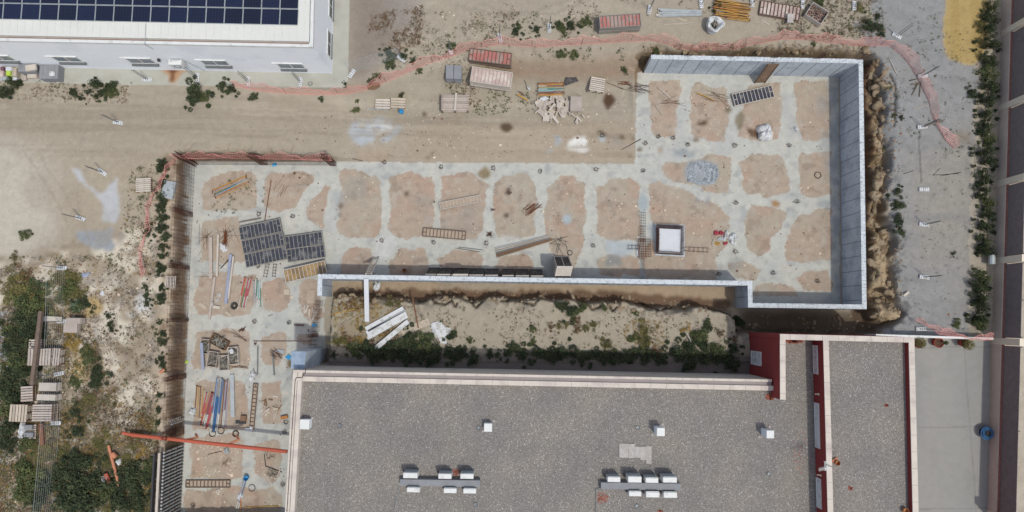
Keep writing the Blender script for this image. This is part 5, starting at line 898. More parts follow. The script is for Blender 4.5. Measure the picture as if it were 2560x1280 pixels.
def tangle(px, py, z, rx, ry, n, label, m='rebar', r=0.012, ang=None, name='rebar_tangle', up=.15):
    b = MB(); k = F/(H-z)
    for i in range(n):
        a = random.uniform(0, 3.14) if ang is None else math.radians(ang)+random.gauss(0, .25); L = random.uniform(.5, 1.0)*max(rx, ry)/k*1.1; c = Vector((random.uniform(-.4, .4)*rx/k, random.uniform(-.4, .4)*ry/k, .02+random.random()*up)); d = Vector((math.cos(a), math.sin(a), random.uniform(-.05, .05)))*L/2; b.bar(c-d, c+d, r, 4)
    c = P(px, py, z); return tag(b.build(name, m, None, c), label, 'rebar')
tangle(1330, 523, 0, 40, 24, 20, 'rusty rebar tangle across the footing right of the fourth bay', 'rebar_rust', .014, 35); tangle(1275, 482, 0, 8, 10, 10, 'small dark rebar knot in the upper part of the fourth bay'); tangle(1224, 586, 0, 12, 10, 26, 'round dark rebar knot at the footing crossing below the fourth bay', 'rebar'); tangle(1404, 612, 0, 46, 40, 9, 'bent thin rebar frame right of the long bars', 'steel_dark', .012)
tangle(1232, 524, 0.1, 9, 9, 12, 'small rusty square stirrups on the footing beside the narrow panel', 'rebar'); tangle(692, 884, 0, 26, 20, 16, 'brown rebar tangle beside the thick grey bar', 'rebar', .012, -40); tangle(606, 824, 0, 14, 7, 14, 'dark twig like rebar knot above the crates', 'rebar', .012, 25); tangle(565, 600, 0, 8, 34, 22, 'upright bunch of rusty rods above the white bag', 'rebar_rust', .012, 88); tangle(575, 590, 0, 46, 34, 14, 'scatter of thin rods around the rusty bunch', 'rebar', .008)
tangle(640, 859, 0, 6, 6, 10, 'small dark stirrup bundle above the upright bar'); tangle(680, 1182, 0, 22, 20, 12, 'dark bent stirrups near the building in the lower pit', 'steel_dark', .012, -40); tangle(566, 1155, 0, 26, 12, 12, 'thin twigs below the grey blue bag', 'wood_brown', .008); tangle(675, 1135, 0, 22, 22, 8, 'dark wire frame below the orange drain pipe end', 'steel_dark', .01)
tangle(1590, 218, .2, 60, 26, 16, 'tangle of thin bars and pegs left of the upper concrete wall', 'rebar', .012, -20); tangle(1560, 208, .3, 26, 10, 12, 'reddish wire bundle right of the pale pallets', 'rebar_rust', .012, 0); tangle(1680, 255, 0, 56, 12, 8, 'thin barbed rods in the first upper bay', 'rebar', .009, 5); tangle(1780, 245, 0, 60, 22, 10, 'thin barbed rods in the second upper bay', 'rebar', .009, -15); tangle(583, 840, 0, 50, 22, 6, 'long thin bent rods above the crates', 'rebar', .010, -15)
tangle(510, 600, 0, 30, 50, 12, 'thin rods on the soil of the second left bay', 'rebar', .007); tangle(520, 690, 0, 40, 20, 8, 'thin pale sticks left of the grey beam', 'wood_tan', .012, 5); tangle(700, 465, 0, 44, 40, 8, 'thin rods in the bay above the dark panels', 'rebar', .007, 60); tangle(743, 467, 0, 30, 14, 10, 'thin pale twigs beside the long slanted bar', 'wood_grey', .01); tangle(600, 917, 0, 34, 5, 5, 'rusty bars below the rightmost crate', 'rebar', .014, 0)
# starter bars standing in bunches on the footings
def mk_start(key, label):
    b = MB(); r = random.Random(key)
    for i in range(9): a = r.uniform(0, 6.28); q = r.uniform(.03, .16); b.bar((q*math.cos(a), q*math.sin(a), 0), (q*math.cos(a)*1.4+r.uniform(-.08, .08), q*math.sin(a)*1.4+r.uniform(-.08, .08), r.uniform(.12, .35)), 0.010, 4)
    for z in (.08, .2): b.ring((0, 0, z), .12, .010, 8, 4)
    return tag(b.build('starter_bars', 'steel_dark' if key % 2 else 'rebar', None), label, 'rebar')
sb_ = Once(mk_start)
for i, (x, y) in enumerate(((648, 536), (734, 541), (955, 601), (1085, 607), (1217, 608), (1482, 614), (962, 407), (1350, 430), (1490, 424), (1608, 427), (1613, 360), (1719, 363), (1837, 365), (1971, 364), (1839, 508), (1991, 504), (1838, 629), (1931, 683), (638, 803), (725, 806), (716, 1055), (712, 1080), (708, 1210), (1104, 418), (1234, 421), (1645, 343), (1682, 346), (484, 1262), (646, 665), (1797, 685), (2042, 703), (1505, 340))):
    sb_(i % 4, 'bunch of dark starter bars standing in the footing concrete at a crossing', P(x, y, 0), random.uniform(0, 6), 'starter bar bunches in the footings')
# coils, buckets, rods
def coil(px, py, z, R, r, n, m, name, label, cat='coil', tilt=0.0):
    b = MB(); k = F/(H-z)
    for i in range(n): b.ring((random.uniform(-.02, .02), random.uniform(-.02, .02), r*(1+1.6*(i % 4))), R/k*(1-0.13*(i//4)), r, 24, 5, tilt=tilt)
    return tag(b.build(name, m, None, P(px, py, z)), label, cat)
coil(587, 765, 0, 7.5, .03, 14, 'steel_dark', 'hose_coil', 'dark hose coil between the pale timber and the crimson props'); coil(1425, 632, 0, 6, .012, 3, 'steel_dark', 'wire_coil', 'thin black wire ring beside the bent rebar frame'); coil(2044, 438, 0, 8, .015, 3, 'steel_dark', 'wire_coil', 'thin black wire ring in the right bay by the tall wall'); coil(532, 1083, 0, 8, .015, 3, 'steel_dark', 'wire_coil', 'dark wire ring at the foot of the blue props'); coil(553, 1076, 0, 8, .015, 3, 'steel_dark', 'wire_coil', 'dark wire ring at the foot of the grey props')
coil(590, 1084, 0, 7, .02, 6, 'rebar', 'wire_coil', 'brown wire coil above the orange drain pipe'); coil(630, 1220, 0, 8, .015, 3, 'steel_grey', 'wire_coil', 'grey wire ring right of the blue bucket'); coil(776, 209, UP, 5, .012, 3, 'steel_grey', 'wire_coil', 'thin wire ring on the warehouse apron corner')
def bucket(px, py, z, R, h, m, label, inner='steel_dark'):
    k = F/(H-z-h); r = R/k; c = P(px, py, z+h); t = thing('bucket', label, 'bucket', (c.x, c.y, z)); b = MB(); b.lathe([(0.01, 0.01), (r*.8, 0), (r, h), (r*1.06, h), (r*1.06, h-.03), (r*.95, h-.03), (r*.78, .04), (0.01, .04)], n=16); b.build('body', m, t); b = MB(); b.ring((0, 0, h), r, .008, 16, 4, tilt=.5); b.build('handle', 'steel_grey', t)
bucket(614, 1196, 0, 6, .35, 'blue_plastic', 'blue bucket at the head of the blue props'); bucket(1003, 278, .6, 6, .3, 'blue_plastic', 'blue bucket beside the tan pallet'); bucket(260, 1197, UP, 6.5, .4, 'white_plastic', 'white bucket beside the short red pipe'); bucket(208, 1188, UP, 4.5, .3, 'terracotta', 'small red bucket in the shrubs of the left lot'); bucket(2095, 1158, 6.55, 6, .25, 'paint_orange', 'orange bucket on the upper pebble roof beside the antenna'); bucket(2266, 1278, 6.55, 7, .25, 'paint_orange', 'orange bucket at the bottom corner of the upper pebble roof'); bucket(1011, 676, 0.0, 5, .3, 'paint_orange', 'orange bucket in the shade of the long wall')
# ------------------------------------------------------------------ rebar walls standing along the cut
def rebar_wall(pa, pb, h, label, double=0.22, sp=0.27, zb=0.0, lean=0.0, rows=8, name='rebar_mesh'):
    a = P(pa[0], pa[1], zb); b2 = P(pb[0], pb[1], zb); d = b2-a; L = d.length; d.normalize(); n = Vector((-d.y, d.x, 0)); t = thing(name, label, 'rebar', a)
    for s, w in ((0, 'outer_layer'), (1, 'inner_layer')):
        b = MB(); off = n*double*(s-0.5); k = 0
        while k*sp < L:
            p = off+d*(k*sp); hh = h+random.uniform(-.05, .25); q = p+Vector((random.uniform(-.03, .03), random.uniform(-.03, .03), hh))+n*lean; b.bar(p, q, 0.008, 4, cap=False); k += 1
        for r in range(rows):
            z = 0.12+r*(h-0.2)/(rows-1); b.bar(off+Vector((0, 0, z))+n*lean*z/h, off+d*L+Vector((0, 0, z))+n*lean*z/h, 0.007, 4, cap=False)
        b.build('%s' % w, 'rebar', t)
    return t
rebar_wall((484, 412), (468, 760), 2.55, 'long vertical rebar mesh along the left edge of the pit, upper stretch'); rebar_wall((468, 765), (456, 1090), 2.55, 'long vertical rebar mesh along the left edge of the pit, lower stretch')
rebar_wall((490, 408), (832, 410), 2.45, 'vertical rebar mesh along the top edge of the left pit, backed by the pink net', sp=0.22); rebar_wall((806, 752), (790, 868), 1.7, 'short vertical rebar mesh at the left end of the platform', sp=0.3, rows=7, double=0.15)
def col_cage(px, py, n, L, ang, label, h=2.75):
    c = P(px, py, 0); b = MB(); a = math.radians(ang); d = Vector((math.cos(a), math.sin(a), 0)); u = Vector((-d.y, d.x, 0))
    for i in range(n):
        for s in (-1, 1): p = d*(L*(i/(n-1)-.5))+u*s*0.12; b.bar(p, p+Vector((0, 0, h+random.uniform(-.1, .2))), 0.013, 4)
    z = 0.1
    while z < h-.2:
        b.box((0, 0, z), (L+.04, 0.012, 0.012), a) if False else None
        for s in (-1, 1): b.bar(d*L/2*-1+u*s*.13+Vector((0, 0, z)), d*L/2+u*s*.13+Vector((0, 0, z)), .008, 4)
        for s in (-1, 1): b.bar(d*L/2*s+u*.13+Vector((0, 0, z)), d*L/2*s-u*.13+Vector((0, 0, z)), .008, 4)
        z += 0.14
    tag(b.build('column_cage', 'rebar', None, c), label, 'rebar')
col_cage(487, 409, 6, .55, -40, 'dense rebar column cage at the corner of the two tall meshes'); col_cage(662, 409, 6, .5, 0, 'dense rebar column cage in the middle of the top mesh'); col_cage(834, 411, 6, .42, 0, 'dense rebar column cage at the right end of the top mesh'); col_cage(478, 537, 6, .3, 90, 'dense rebar column cage in the upper part of the left mesh')
col_cage(470, 670, 6, .3, 90, 'dense rebar column cage in the middle of the left mesh'); col_cage(468, 800, 5, .2, 90, 'thin rebar column cage in the left mesh beside the crates'); col_cage(462, 940, 5, .25, 90, 'rebar column cage in the left mesh beside the lime vest'); col_cage(457, 1075, 7, .5, 90, 'thick rebar column cage in the left mesh above the orange pipe'); col_cage(791, 838, 4, .2, 90, 'low rebar column in the short mesh', 1.8)
mat_grid(447, 830, 1.9, 88, 58, 12, 12, 2, 'rebar ladder cage lying upright along the left pit edge', 'steel_dark'); tag(MB().bar((0, 0, 0), (.3, .25, .02), .09, 8).build('orange_pipe_piece', 'pipe_faded', None, G(402, 932, .1)), 'short orange pipe piece at the left pit edge', 'pipe')
# ------------------------------------------------------------------ pink safety net
def net(pts, h, label, zoff=0.0, lean=(0.22, 0), sag=0.15, stakes=True, dens=0.105, zfix=None, wob=0.12):
    w = []
    for x, y in pts:
        p = G(x, y) if zfix is None else P(x, y, zfix); w.append(p)
    t = thing('safety_net', label, 'safety net', w[0]); o = w[0]; path = []
    for a, b2 in zip(w[:-1], w[1:]):
        n = max(1, int((b2-a).length/dens))
        for i in range(n): path.append(a.lerp(b2, i/n))
    path.append(w[-1]); N = len(path); rows = 6; P_ = []
    if zfix is None:
        for p in path: p.z = float(gz(p.x, p.y))
    for i, p in enumerate(path):
        d = (path[min(N-1, i+1)]-path[max(0, i-1)]); d.z = 0; d.normalize() if d.length else None; nn = Vector((-d.y, d.x, 0)); s = i*dens
        hh = h*(0.86+0.14*math.cos(s*1.9)+0.10*math.sin(s*0.7+1)); col = []
        for r in range(rows): u = r/(rows-1); col.append(p-o+nn*(wob*math.sin(s*2.3+1.2*u*3)*u+0.06*math.sin(s*7)*u+lean[0]*u*u+0.02*random.uniform(-1, 1))+Vector((0, 0, 0.03+hh*u)))
        P_.append(col)
    b = MB(); 
    def strip(A, B, wdt): # flat strand with a little thickness
        b.bar(A, B, wdt, 3, cap=False)
    for i in range(N-1):
        for r in range(rows): strip(P_[i][r], P_[i+1][r], 0.006 if 0 < r < rows-1 else 0.012)
    for i in range(N):
        for r in range(rows-1): strip(P_[i][r], P_[i][r+1], 0.013)
    b.build('net', 'net_pink', t)
    if stakes:
        k = 0
        while k < N:
            p = P_[k][0]; c = MB(); c.bar(p, p+Vector((.03, .03, h+.25)), .013, 5); c.build('stake', 'rebar', t); k += int(3.4/dens)
net([(587, 217), (640, 226), (700, 234), (790, 238), (870, 236), (930, 222), (990, 196), (1040, 172), (1070, 160), (1120, 146), (1172, 124), (1250, 112), (1290, 116), (1360, 118), (1430, 113), (1530, 107), (1630, 102), (1680, 116), (1740, 128), (1800, 126), (1880, 112), (1955, 98), (2050, 104), (2120, 112), (2225, 116), (2262, 148), (2290, 190), (2300, 207), (2322, 255), (2330, 290)], 0.72, 'long pink plastic safety net winding above the road and the upper concrete wall')
net([(2330, 290), (2345, 320), (2366, 352), (2384, 372)], 0.35, 'loose hanging end of the pink net on the gravel yard', wob=.3, stakes=False); net([(435, 398), (560, 396), (700, 398), (830, 402)], 0.6, 'pink safety net behind the top rebar mesh', zfix=UP-0.1, stakes=False); net([(438, 402), (420, 428), (396, 462), (382, 490), (374, 520), (368, 560), (360, 590), (355, 640), (354, 690)], 0.55, 'pink safety net hanging along the weeds left of the pit', wob=.2)
net([(2288, 800), (2318, 815), (2345, 834), (2375, 840), (2420, 846), (2476, 850)], 0.45, 'pink safety net lying over the thin white partition wall', zfix=2.62, stakes=False, wob=.2)
# ------------------------------------------------------------------ temporary fence feet, posts and wire panels
def mk_foot(key, label):
    t = thing('white_barrier_base', label, 'fence foot'); b = MB(); b.box((0, 0, 0.07), (0.66, 0.26, 0.14), bev=0.02); b.build('foot', 'white_plastic', t)
    h = MB()
    for x in (-.22, -.07, .07, .22):
        for y in (-.06, .06): h.box((x, y, .142), (.05, .05, .006))
    o = h.build('socket_holes', 'steel_dark', t)
    for s in range(key): b = MB(); b.bar((-.07+.14*s, 0, .1), (-.07+.14*s, 0, 1.95), .021, 6); b.build('post', 'steel_grey', t)
    return t
foot = Once(mk_foot)
for x, y, a, n, l in ((297, 307, -8, 2, 'on the dirt road below the warehouse'), (258, 431, -35, 2, 'on bare soil above the bluish mortar stain'), (203, 546, -20, 2, 'with long posts on the pale soil left of the mortar stain'), (157, 670, -2, 2, 'above the dense weeds of the left lot'), (157, 803, 0, 1, 'touching the grey sheet stacks'), (150, 934, 12, 1, 'between the wide pallet stack and the broken boards'), (142, 1057, 0, 1, 'right of the loaded pallet'),
    (370, 200, 0, 2, 'on the apron left of the rust stain'), (495, 195, 88, 2, 'on the apron right of the rust stain'), (622, 205, 86, 2, 'on the apron near the big shrub'), (752, 206, 88, 2, 'on the apron near its rounded corner'), (880, 185, 58, 0, 'at the rounded apron corner'), (1004, 148, -38, 2, 'beside the dark shrub above the net'), (1127, 126, 100, 2, 'in the net above the double board stack'), (1250, 97, 104, 2, 'above the net over the red panel stack'),
    (1373, 72, 90, 2, 'beside the weed row above the net'), (1623, 26, 82, 2, 'right of the upper red panel stack'), (1752, 11, 92, 1, 'at the right end of the galvanised beams'), (1879, 8, 90, 1, 'behind the big prop pile'), (2005, 12, 86, 1, 'at the right end of the weathered panels'), (2134, 16, 88, 2, 'in the weeds right of the rubble crate'), (2240, 91, -32, 2, 'on gravel above the bend of the net'), (2304, 191, 8, 2, 'touching the net on the gravel'),
    (2304, 318, 4, 2, 'beside the hanging end of the net'), (2308, 474, 0, 0, 'without posts in the middle of the gravel yard'), (2308, 562, -10, 2, 'with long posts right of the three round shrubs'), (2309, 693, -8, 2, 'near the lone board on the gravel'), (2300, 822, 0, 1, 'beside the white partition wall')):
    foot(n, 'white fence foot '+l, G(x, y), math.radians(a), 'white temporary fence feet')
def wire_panel(a, b2, label, nw=9):
    p = G(*a); q = G(*b2); d = q-p; L = d.length; t = thing('wire_fence', label, 'fence', p); b = MB()
    for z in (.15, 1.95): b.bar(Vector((0, 0, z)), d+Vector((0, 0, z)), .008, 5)
    for s in (0, 1): b.bar(d*s+Vector((0, 0, .15)), d*s+Vector((0, 0, 1.95)), .0085, 5)
    b.build('frame', 'steel_galv', t); w = MB()
    for i in range(1, nw): z = .15+1.8*i/nw; w.bar(Vector((0, 0, z)), d+Vector((0, 0, z)), .004, 3)
    k = int(L/.5)
    for i in range(1, k): w.bar(d*(i/k)+Vector((0, 0, .15)), d*(i/k)+Vector((0, 0, 1.95)), .0025, 3)
    w.build('wires', 'steel_galv', t)
for a, b2, l in (((165, 671), (163, 803), 'thin wire fence panel in the left lot above the grey sheet stacks'), ((163, 804), (158, 933), 'thin wire fence panel beside the wide pallet stack'), ((158, 935), (152, 1056), 'thin wire fence panel beside the broken boards'), ((152, 1058), (140, 1200), 'thin wire fence panel below the loaded pallet'), ((140, 1202), (128, 1330), 'thin wire fence panel at the lower left corner'), ((880, 183), (1004, 148), 'thin wire fence panel above the dark shrub by the net')): wire_panel(a, b2, l)
# ------------------------------------------------------------------ formwork wall at the lower left
t = thing('formwork_wall', 'tall ribbed formwork wall at the lower left edge of the pit', 'formwork', P(459, 1112, 0)); o = t.location.copy(); e = P(447, 1360, 0); d = (e-o); L = d.length; d.normalize(); n = Vector((d.y, -d.x, 0)); n = n if n.x > 0 else -n; ra = math.atan2(d.y, d.x)
b = MB(); b.box(d*L/2-n*0.12+Vector((0, 0, 1.35)), (L, 0.03, 2.7), ra); b.build('face_board', 'ply_dark', t)
k = 0
while k*0.22 < L: b = MB(); b.bar(d*k*.22+n*.02, d*k*.22+n*.02+Vector((0, 0, 2.72)), .06, 6); b.build('rib', 'steel_galv', t); k += 1
for z in (.25, 1.0, 1.8, 2.55): b = MB(); b.box(d*L/2-n*.04+Vector((0, 0, z)), (L, .08, .10), ra); [b.box(d*q*.44+n*.05+Vector((0, 0, z)), (.10, .07, .12), ra) for q in range(int(L/.44))]; b.build('waler', 'frame_rust', t)
b = MB(); b.box(d*L/2-n*.34+Vector((0, 0, 2.55)), (L*.98, .16, .08), ra); b.build('top_plank', 'wood_pale', t)
b = MB(); b.box(d*L/2-n*.62+Vector((0, 0, 2.6)), (L*.99, .10, .25), ra); b.build('rear_board', 'ply_dark', t)
for k in range(6): b = MB(); b.bar(d*(.4+k*1.1)-n*.5+Vector((0, 0, 2.3)), d*(.4+k*1.1)-n*.1+Vector((0, 0, 2.5)), .04, 6); b.build('tie_rod', 'rebar_rust', t)
# panels leaning against the shaded side of the long wall
def lean_panel(px, w, label, m='ply_dark', base=0.62, top=2.3, edge='wood_pale', off=0.0):
    yw = np.interp(px, [800, 1875], [691, 708]); c = P(px, yw-7, 0.0); c = P(px, np.interp(px, [800, 1875], [683.5, 701]), WH); wy = c.y+0.02+off; L = w/38.0; t = thing('leaning_panel', label, 'formwork panel', (c.x, wy, 0)); dz = top; dy = base; ln = math.hypot(dy, dz); R = Matrix.Rotation(math.atan2(dz, -dy), 3, 'X')
    b = MB(); b.box((0, dy/2, dz/2), (L-.06, ln, .02), R=R); b.build('face_board', m, t); f = MB()
    for s in (-1, 0, 1): f.box((s*(L/2-.03), dy/2, dz/2+.03), (.05, ln, .1), R=R)
    f.box((0, dy, .05), (L, .08, .1)); f.build('frame', 'steel_dark' if edge == 'wood_pale' else edge, t); f = MB(); f.box((0, 0.03, dz+.06), (L-.02, .12, .10)); f.build('top_edge', 'frame_light', t)  # pale top edge painted as if catching sun above the wall's shadow
for x, w, to, l in ((1075, 28, 2.2, 'leftmost dark panel leaning against the long wall'), (1108, 34, 2.35, 'second dark leaning panel from the left'), (1143, 30, 2.4, 'dark leaning panel left of the taller one'), (1152, 38, 2.75, 'taller leaning panel with pale top edge'), (1190, 36, 2.3, 'dark leaning panel right of the taller one'), (1228, 34, 2.3, 'dark leaning panel in the middle of the row'), (1270, 30, 2.3, 'dark leaning panel above the slanted bar bundle'), (1306, 34, 2.3, 'second leaning panel from the right end'), (1343, 32, 2.3, 'rightmost of the dark leaning panels')): lean_panel(x, w, l, top=to)
for i in range(5): lean_panel(1407+i*0.8, 40, 'pale edged panel in the tall leaning stack beside the dark leaning panels', top=2.75+0.14*i, base=.5+.12*i, off=.10+.12*i, edge='frame_light')
for o_ in [q for q in SC.objects if q.name.startswith('leaning_panel') and 'tall leaning stack' in q.get('label', '')]: o_['group'] = 'tall leaning panel stack'
# ------------------------------------------------------------------ orange drain pipe and loose pipes
t = thing('drain_pipe', 'long orange drain pipe crossing the lower left pit from the weeds to the building', 'pipe', P(718, 1129, 2.3)); o = t.location.copy(); a = P(330, 1087, 2.3)-o
b = MB(); b.bar(Vector(), a, .12, 14); b.build('pipe', 'pipe_orange', t); b = MB(); b.bar(a, P(306, 1082, 2.35)-o, .10, 14); b.bar(a*0.998, a*0.985, .14, 14); b.build('pipe_end', 'pipe_orange', t)
for (x0, y0), (x1, y1), m in (((462, 1100), (494, 1093), 'left'), ((566, 1113), (597, 1099), 'right')):
    b = MB(); p = P(x0, y0, 2.3)-o; q = P(x1, y1, 2.0)-o; b.bar(p, q, .075, 10); b.bar(q, P(x1-5, y1-8, 1.7)-o, .075, 10); b.build('branch_pipe', 'pipe_faded', t)
def tube(pts, r, m, name, label, cat='pipe'): q = [G(x, y, r+.02+dz) for x, y, dz in pts]; b = MB(); b.poly([v-q[0] for v in q], r, 10); tag(b.build(name, m, None, q[0]), label, cat)
tube([(276, 1112, .1), (287, 1150, .15), (303, 1213, .1)], .09, 'pipe_faded', 'fallen_pipe', 'faded orange pipe lying among the shrubs of the left lot'); tube([(270, 1182, .1), (279, 1204, .1)], .13, 'pipe_orange', 'pipe_piece', 'short thick red pipe beside the white bucket'); tube([(287, 1131, .1), (296, 1141, .1)], .15, 'pipe_faded', 'clay_block', 'orange clay block beside the faded pipe', 'block')
tube([(2466, 640, .3), (2466, 662, .3)], .2, 'steel_galv', 'metal_drum', 'grey metal drum in the hedge along the street wall', 'drum')
tube([(1040, 15, 0), (1052, 20, 0)], .03, 'wood_pale', 'stick', 'small pale stick on the bare soil above the net', 'stick')
# ------------------------------------------------------------------ roof equipment
def mk_ac(key, label):
    L, D, h = key; t = thing('air_conditioner', label, 'air conditioner'); b = MB(); b.box((0, 0, h/2+.08), (L, D, h), bev=0.025); b.build('casing', 'white_metal', t)
    g = MB(); g.box((0, D/2+.012, h/2+.08), (L*.92, .02, h*.84)); [g.box((0, D/2+.026, .16+i*h/9), (L*.88, .01, .015)) for i in range(9)]; g.build('coil_grille', 'steel_galv', t)
    f = MB(); f.ring((-.1, -D/2-.01, h/2+.08), h*.36, .012, 18, 4, tilt=math.pi/2); f.ring((-.1, -D/2-.012, h/2+.08), h*.2, .010, 14, 4, tilt=math.pi/2); f.build('fan_guard', 'steel_grey', t)
    for s in (-1, 1): b = MB(); b.box((s*L*.36, 0, .04), (.06, D+.08, .08)); b.build('foot', 'steel_grey', t)
    b = MB(); b.poly([(-L/2, .05, .3), (-L/2-.08, .08, .35), (-L/2-.1, .12, .02)], .025, 6); b.build('pipe', 'steel_dark', t); return t
ac = Once(mk_ac)
for x, y, w, d, h, l in ((1025.5, 1189, 35, 13, .85, 'above the left plinth, leftmost of three'), (1112, 1191, 32, 12, .85, 'above the left plinth, middle of three'), (1167, 1191, 32, 12, .85, 'above the left plinth, rightmost of three'), (1033, 1225, 31, 11, .6, 'below the left plinth, leftmost of three'), (1125, 1227, 31, 11, .6, 'below the left plinth, middle of three'), (1174, 1228, 31, 11, .6, 'below the left plinth, rightmost of three'),
    (1535, 1199, 31, 12, .8, 'above the right plinth, leftmost of four'), (1587, 1199, 33, 14, .95, 'above the right plinth, second of four'), (1630, 1201, 31, 12, .8, 'above the right plinth, third of four'), (1675, 1200, 34, 13, .95, 'above the right plinth, rightmost of four'), (1588, 1235, 30, 11, .6, 'below the right plinth, leftmost of three'), (1632, 1237, 33, 13, .6, 'below the right plinth, middle of three'), (1676, 1238, 33, 13, .6, 'below the right plinth, rightmost of three')):
    k = F/(H-Z1-h-.08); c = P(x, y, Z1+h+.08); ac((round(w/k, 2), round(d/k, 2), h), 'white air conditioner '+l, (c.x, c.y, Z1), math.radians(-.8), 'roof air conditioners')
for x, y, L, l in ((1100, 1208, 196, 'left'), (1602, 1216, 194, 'right')):
    k = F/(H-Z1-.45); c = P(x, y, Z1+.45); b = MB(); b.box((0, 0, .225), (L/k, 16/k, .45), bev=.01); tag(b.build('plinth', 'block_grey', None, (c.x, c.y, Z1), math.radians(-.8)), '%s long grey plinth on the pebble roof between air conditioners' % l, 'plinth')
for x, y, l, s in ((761, 1061, 'leftmost white roof vent box beside the parapet', 24), (1220, 1069, 'white roof vent box above the left air conditioners', 20), (1652, 1080, 'white roof vent box above the stone slabs', 20), (1926, 1086, 'rightmost white roof vent box near the tall red wall', 19)):
    h = 1.0 if x > 1500 else .6; k = F/(H-Z1-h); c = P(x, y, Z1+h); t = thing('roof_vent', l, 'roof vent', (c.x, c.y, Z1), math.radians(-1)); b = MB(); b.box((0, 0, h/2-.05), (s/k-.06, s/k-.06, h-.1)); b.build('shaft', 'white_plaster', t); b = MB(); b.box((0, 0, h-.05), (s/k, s/k, .1), bev=.02); b.build('cap', 'white_metal', t)
    b = MB(); [b.box((q[0]*.31, q[1]*.31, .03), (.12, .12, .06)) for q in ((1, 1), (-1, -1))]; b.build('base_stone', 'slab_stone', t)
for i, (x, y) in enumerate(((850, 1064), (1197, 1070), (1594, 1069), (1189, 1261), (1592, 1265), (1922, 1185))):
    b = MB(); b.ring((0, 0, .03), .11, .03, 16, 5); b.lathe([(.01, .02), (.1, .02)], n=12); tag(b.build('roof_drain', 'steel_grey', None, P(x, y, Z1)), 'small round roof drain on the pebbles, %s' % ('near the left parapet', 'beside the vent above the left units', 'left of the tall vent above the slabs', 'below the left units', 'below the right units', 'near the long red wall windows')[i], 'roof drain', 'roof drains')
for i, (x, y, w, h_) in enumerate(((1559.5, 1126, 23, 34), (1579, 1127, 14.5, 34), (1594, 1130, 14.5, 27), (1608, 1133, 14.5, 33), (1622, 1137, 13, 42))):
    k = F/(H-Z1-.05); b = MB(); b.box((0, 0, .03), (w/k, h_/k, .05), bev=.006); tag(b.build('stone_slab', 'slab_stone', None, P(x, y, Z1), math.radians(-1.5)), 'pale stone slab on the pebble roof, %s of five' % ('leftmost and widest', 'second', 'third and shortest', 'fourth', 'rightmost and longest')[i], 'slab', 'five stone slabs')
# antenna on the tall red wall
t = thing('antenna', 'television antenna with grid reflector on the tall red wall', 'antenna', P(2062, 1159, Z2)); b = MB(); b.bar((0, 0, 0), (0, 0, 1.0), .02, 6); b.build('mast', 'steel_grey', t); b = MB()
for i in range(7): b.bar((-.32+i*.05, -.25, .55+abs(i-3)*.05), (-.32+i*.05, .25, .55+abs(i-3)*.05), .008, 4)
for y in (-.25, 0, .25): b.bar((-.34, y, .6), (0, y, .6), .008, 4)
b.build('reflector', 'steel_galv', t); b = MB(); b.bar((0, 0, .8), (-.75, -.18, .85), .012, 5)
for i in range(12): q = Vector((-.12-.052*i, -.03-.0125*i, .81)); b.bar(q-Vector((.01, -.1, 0)), q+Vector((.01, -.1, 0)), .008, 4)
b.build('boom', 'white_metal', t)
b = MB(); b.box((0, 0, .06), (.35, .2, .1), .6); tag(b.build('clay_tile', 'pipe_faded', None, P(2086, 1150, 6.55)), 'faded orange tile beside the orange bucket on the upper roof', 'tile')
# ------------------------------------------------------------------ junk beside the warehouse
def jbox(px, py, w, d, h, m, name, label, cat='box', ang=0, z=UP, lid=None):
    k = F/(H-z-h); c = P(px, py, z+h); t = thing(name, label, cat, (c.x, c.y, z), math.radians(ang)); b = MB(); b.box((0, 0, h/2), (w/k, d/k, h), bev=.02); b.build('body', m, t); b = MB(); b.box((0, 0, h+.012), (w/k*.98, d/k*.98, .03)); [b.box((s*w/k*.3, 0, h+.035), (.05, d/k*.9, .02)) for s in (-1, 1)]; b.build('lid', lid or m, t); return t
jbox(68, 168, 46, 24, .75, 'block_grey', 'metal_cabinet', 'grey metal cabinet lying beside the warehouse wall, left', 'cabinet'); jbox(122, 180, 48, 36, .65, 'block_grey', 'metal_cabinet', 'grey metal cabinet lying beside the warehouse wall, right', 'cabinet'); jbox(77, 169, 27, 15, .12, 'wood_pale', 'board', 'pale tilted board on the left grey cabinet', 'board', 10, UP+.8)
jbox(130, 184, 13, 12, .1, 'white_plastic', 'lid_box', 'white box on the right grey cabinet', z=UP+.7); jbox(112, 192, 18, 8, .2, 'white_plastic', 'carton', 'white carton in front of the right grey cabinet'); jbox(80, 190, 24, 10, .25, 'ply_pink', 'crate_box', 'reddish wooden crate in front of the left cabinet', lid='wood_pale'); jbox(22, 172, 15, 10, .5, 'foam_white', 'carton', 'white carton at the left edge beside the warehouse')
jbox(21, 183, 11, 12, .45, 'lime', 'storage_box', 'lime green box in the junk beside the warehouse'); jbox(6, 171, 9, 9, .4, 'paint_mauve', 'storage_box', 'dark purple box in the junk beside the warehouse'); jbox(4, 184, 11, 15, .35, 'ply_pink', 'carton', 'pinkish carton left of the lime green box'); jbox(36, 180, 12, 22, .4, 'wood_tan', 'carton', 'tan carton right of the lime green box'); jbox(12, 196, 20, 10, .25, 'steel_galv', 'carton', 'grey carton below the lime green box'); jbox(37, 197, 10, 8, .25, 'foam_white', 'carton', 'small whitish carton below the tan one'); jbox(61, 195, 10, 12, .15, 'wood_grey', 'carton', 'grey carton left of the reddish crate')
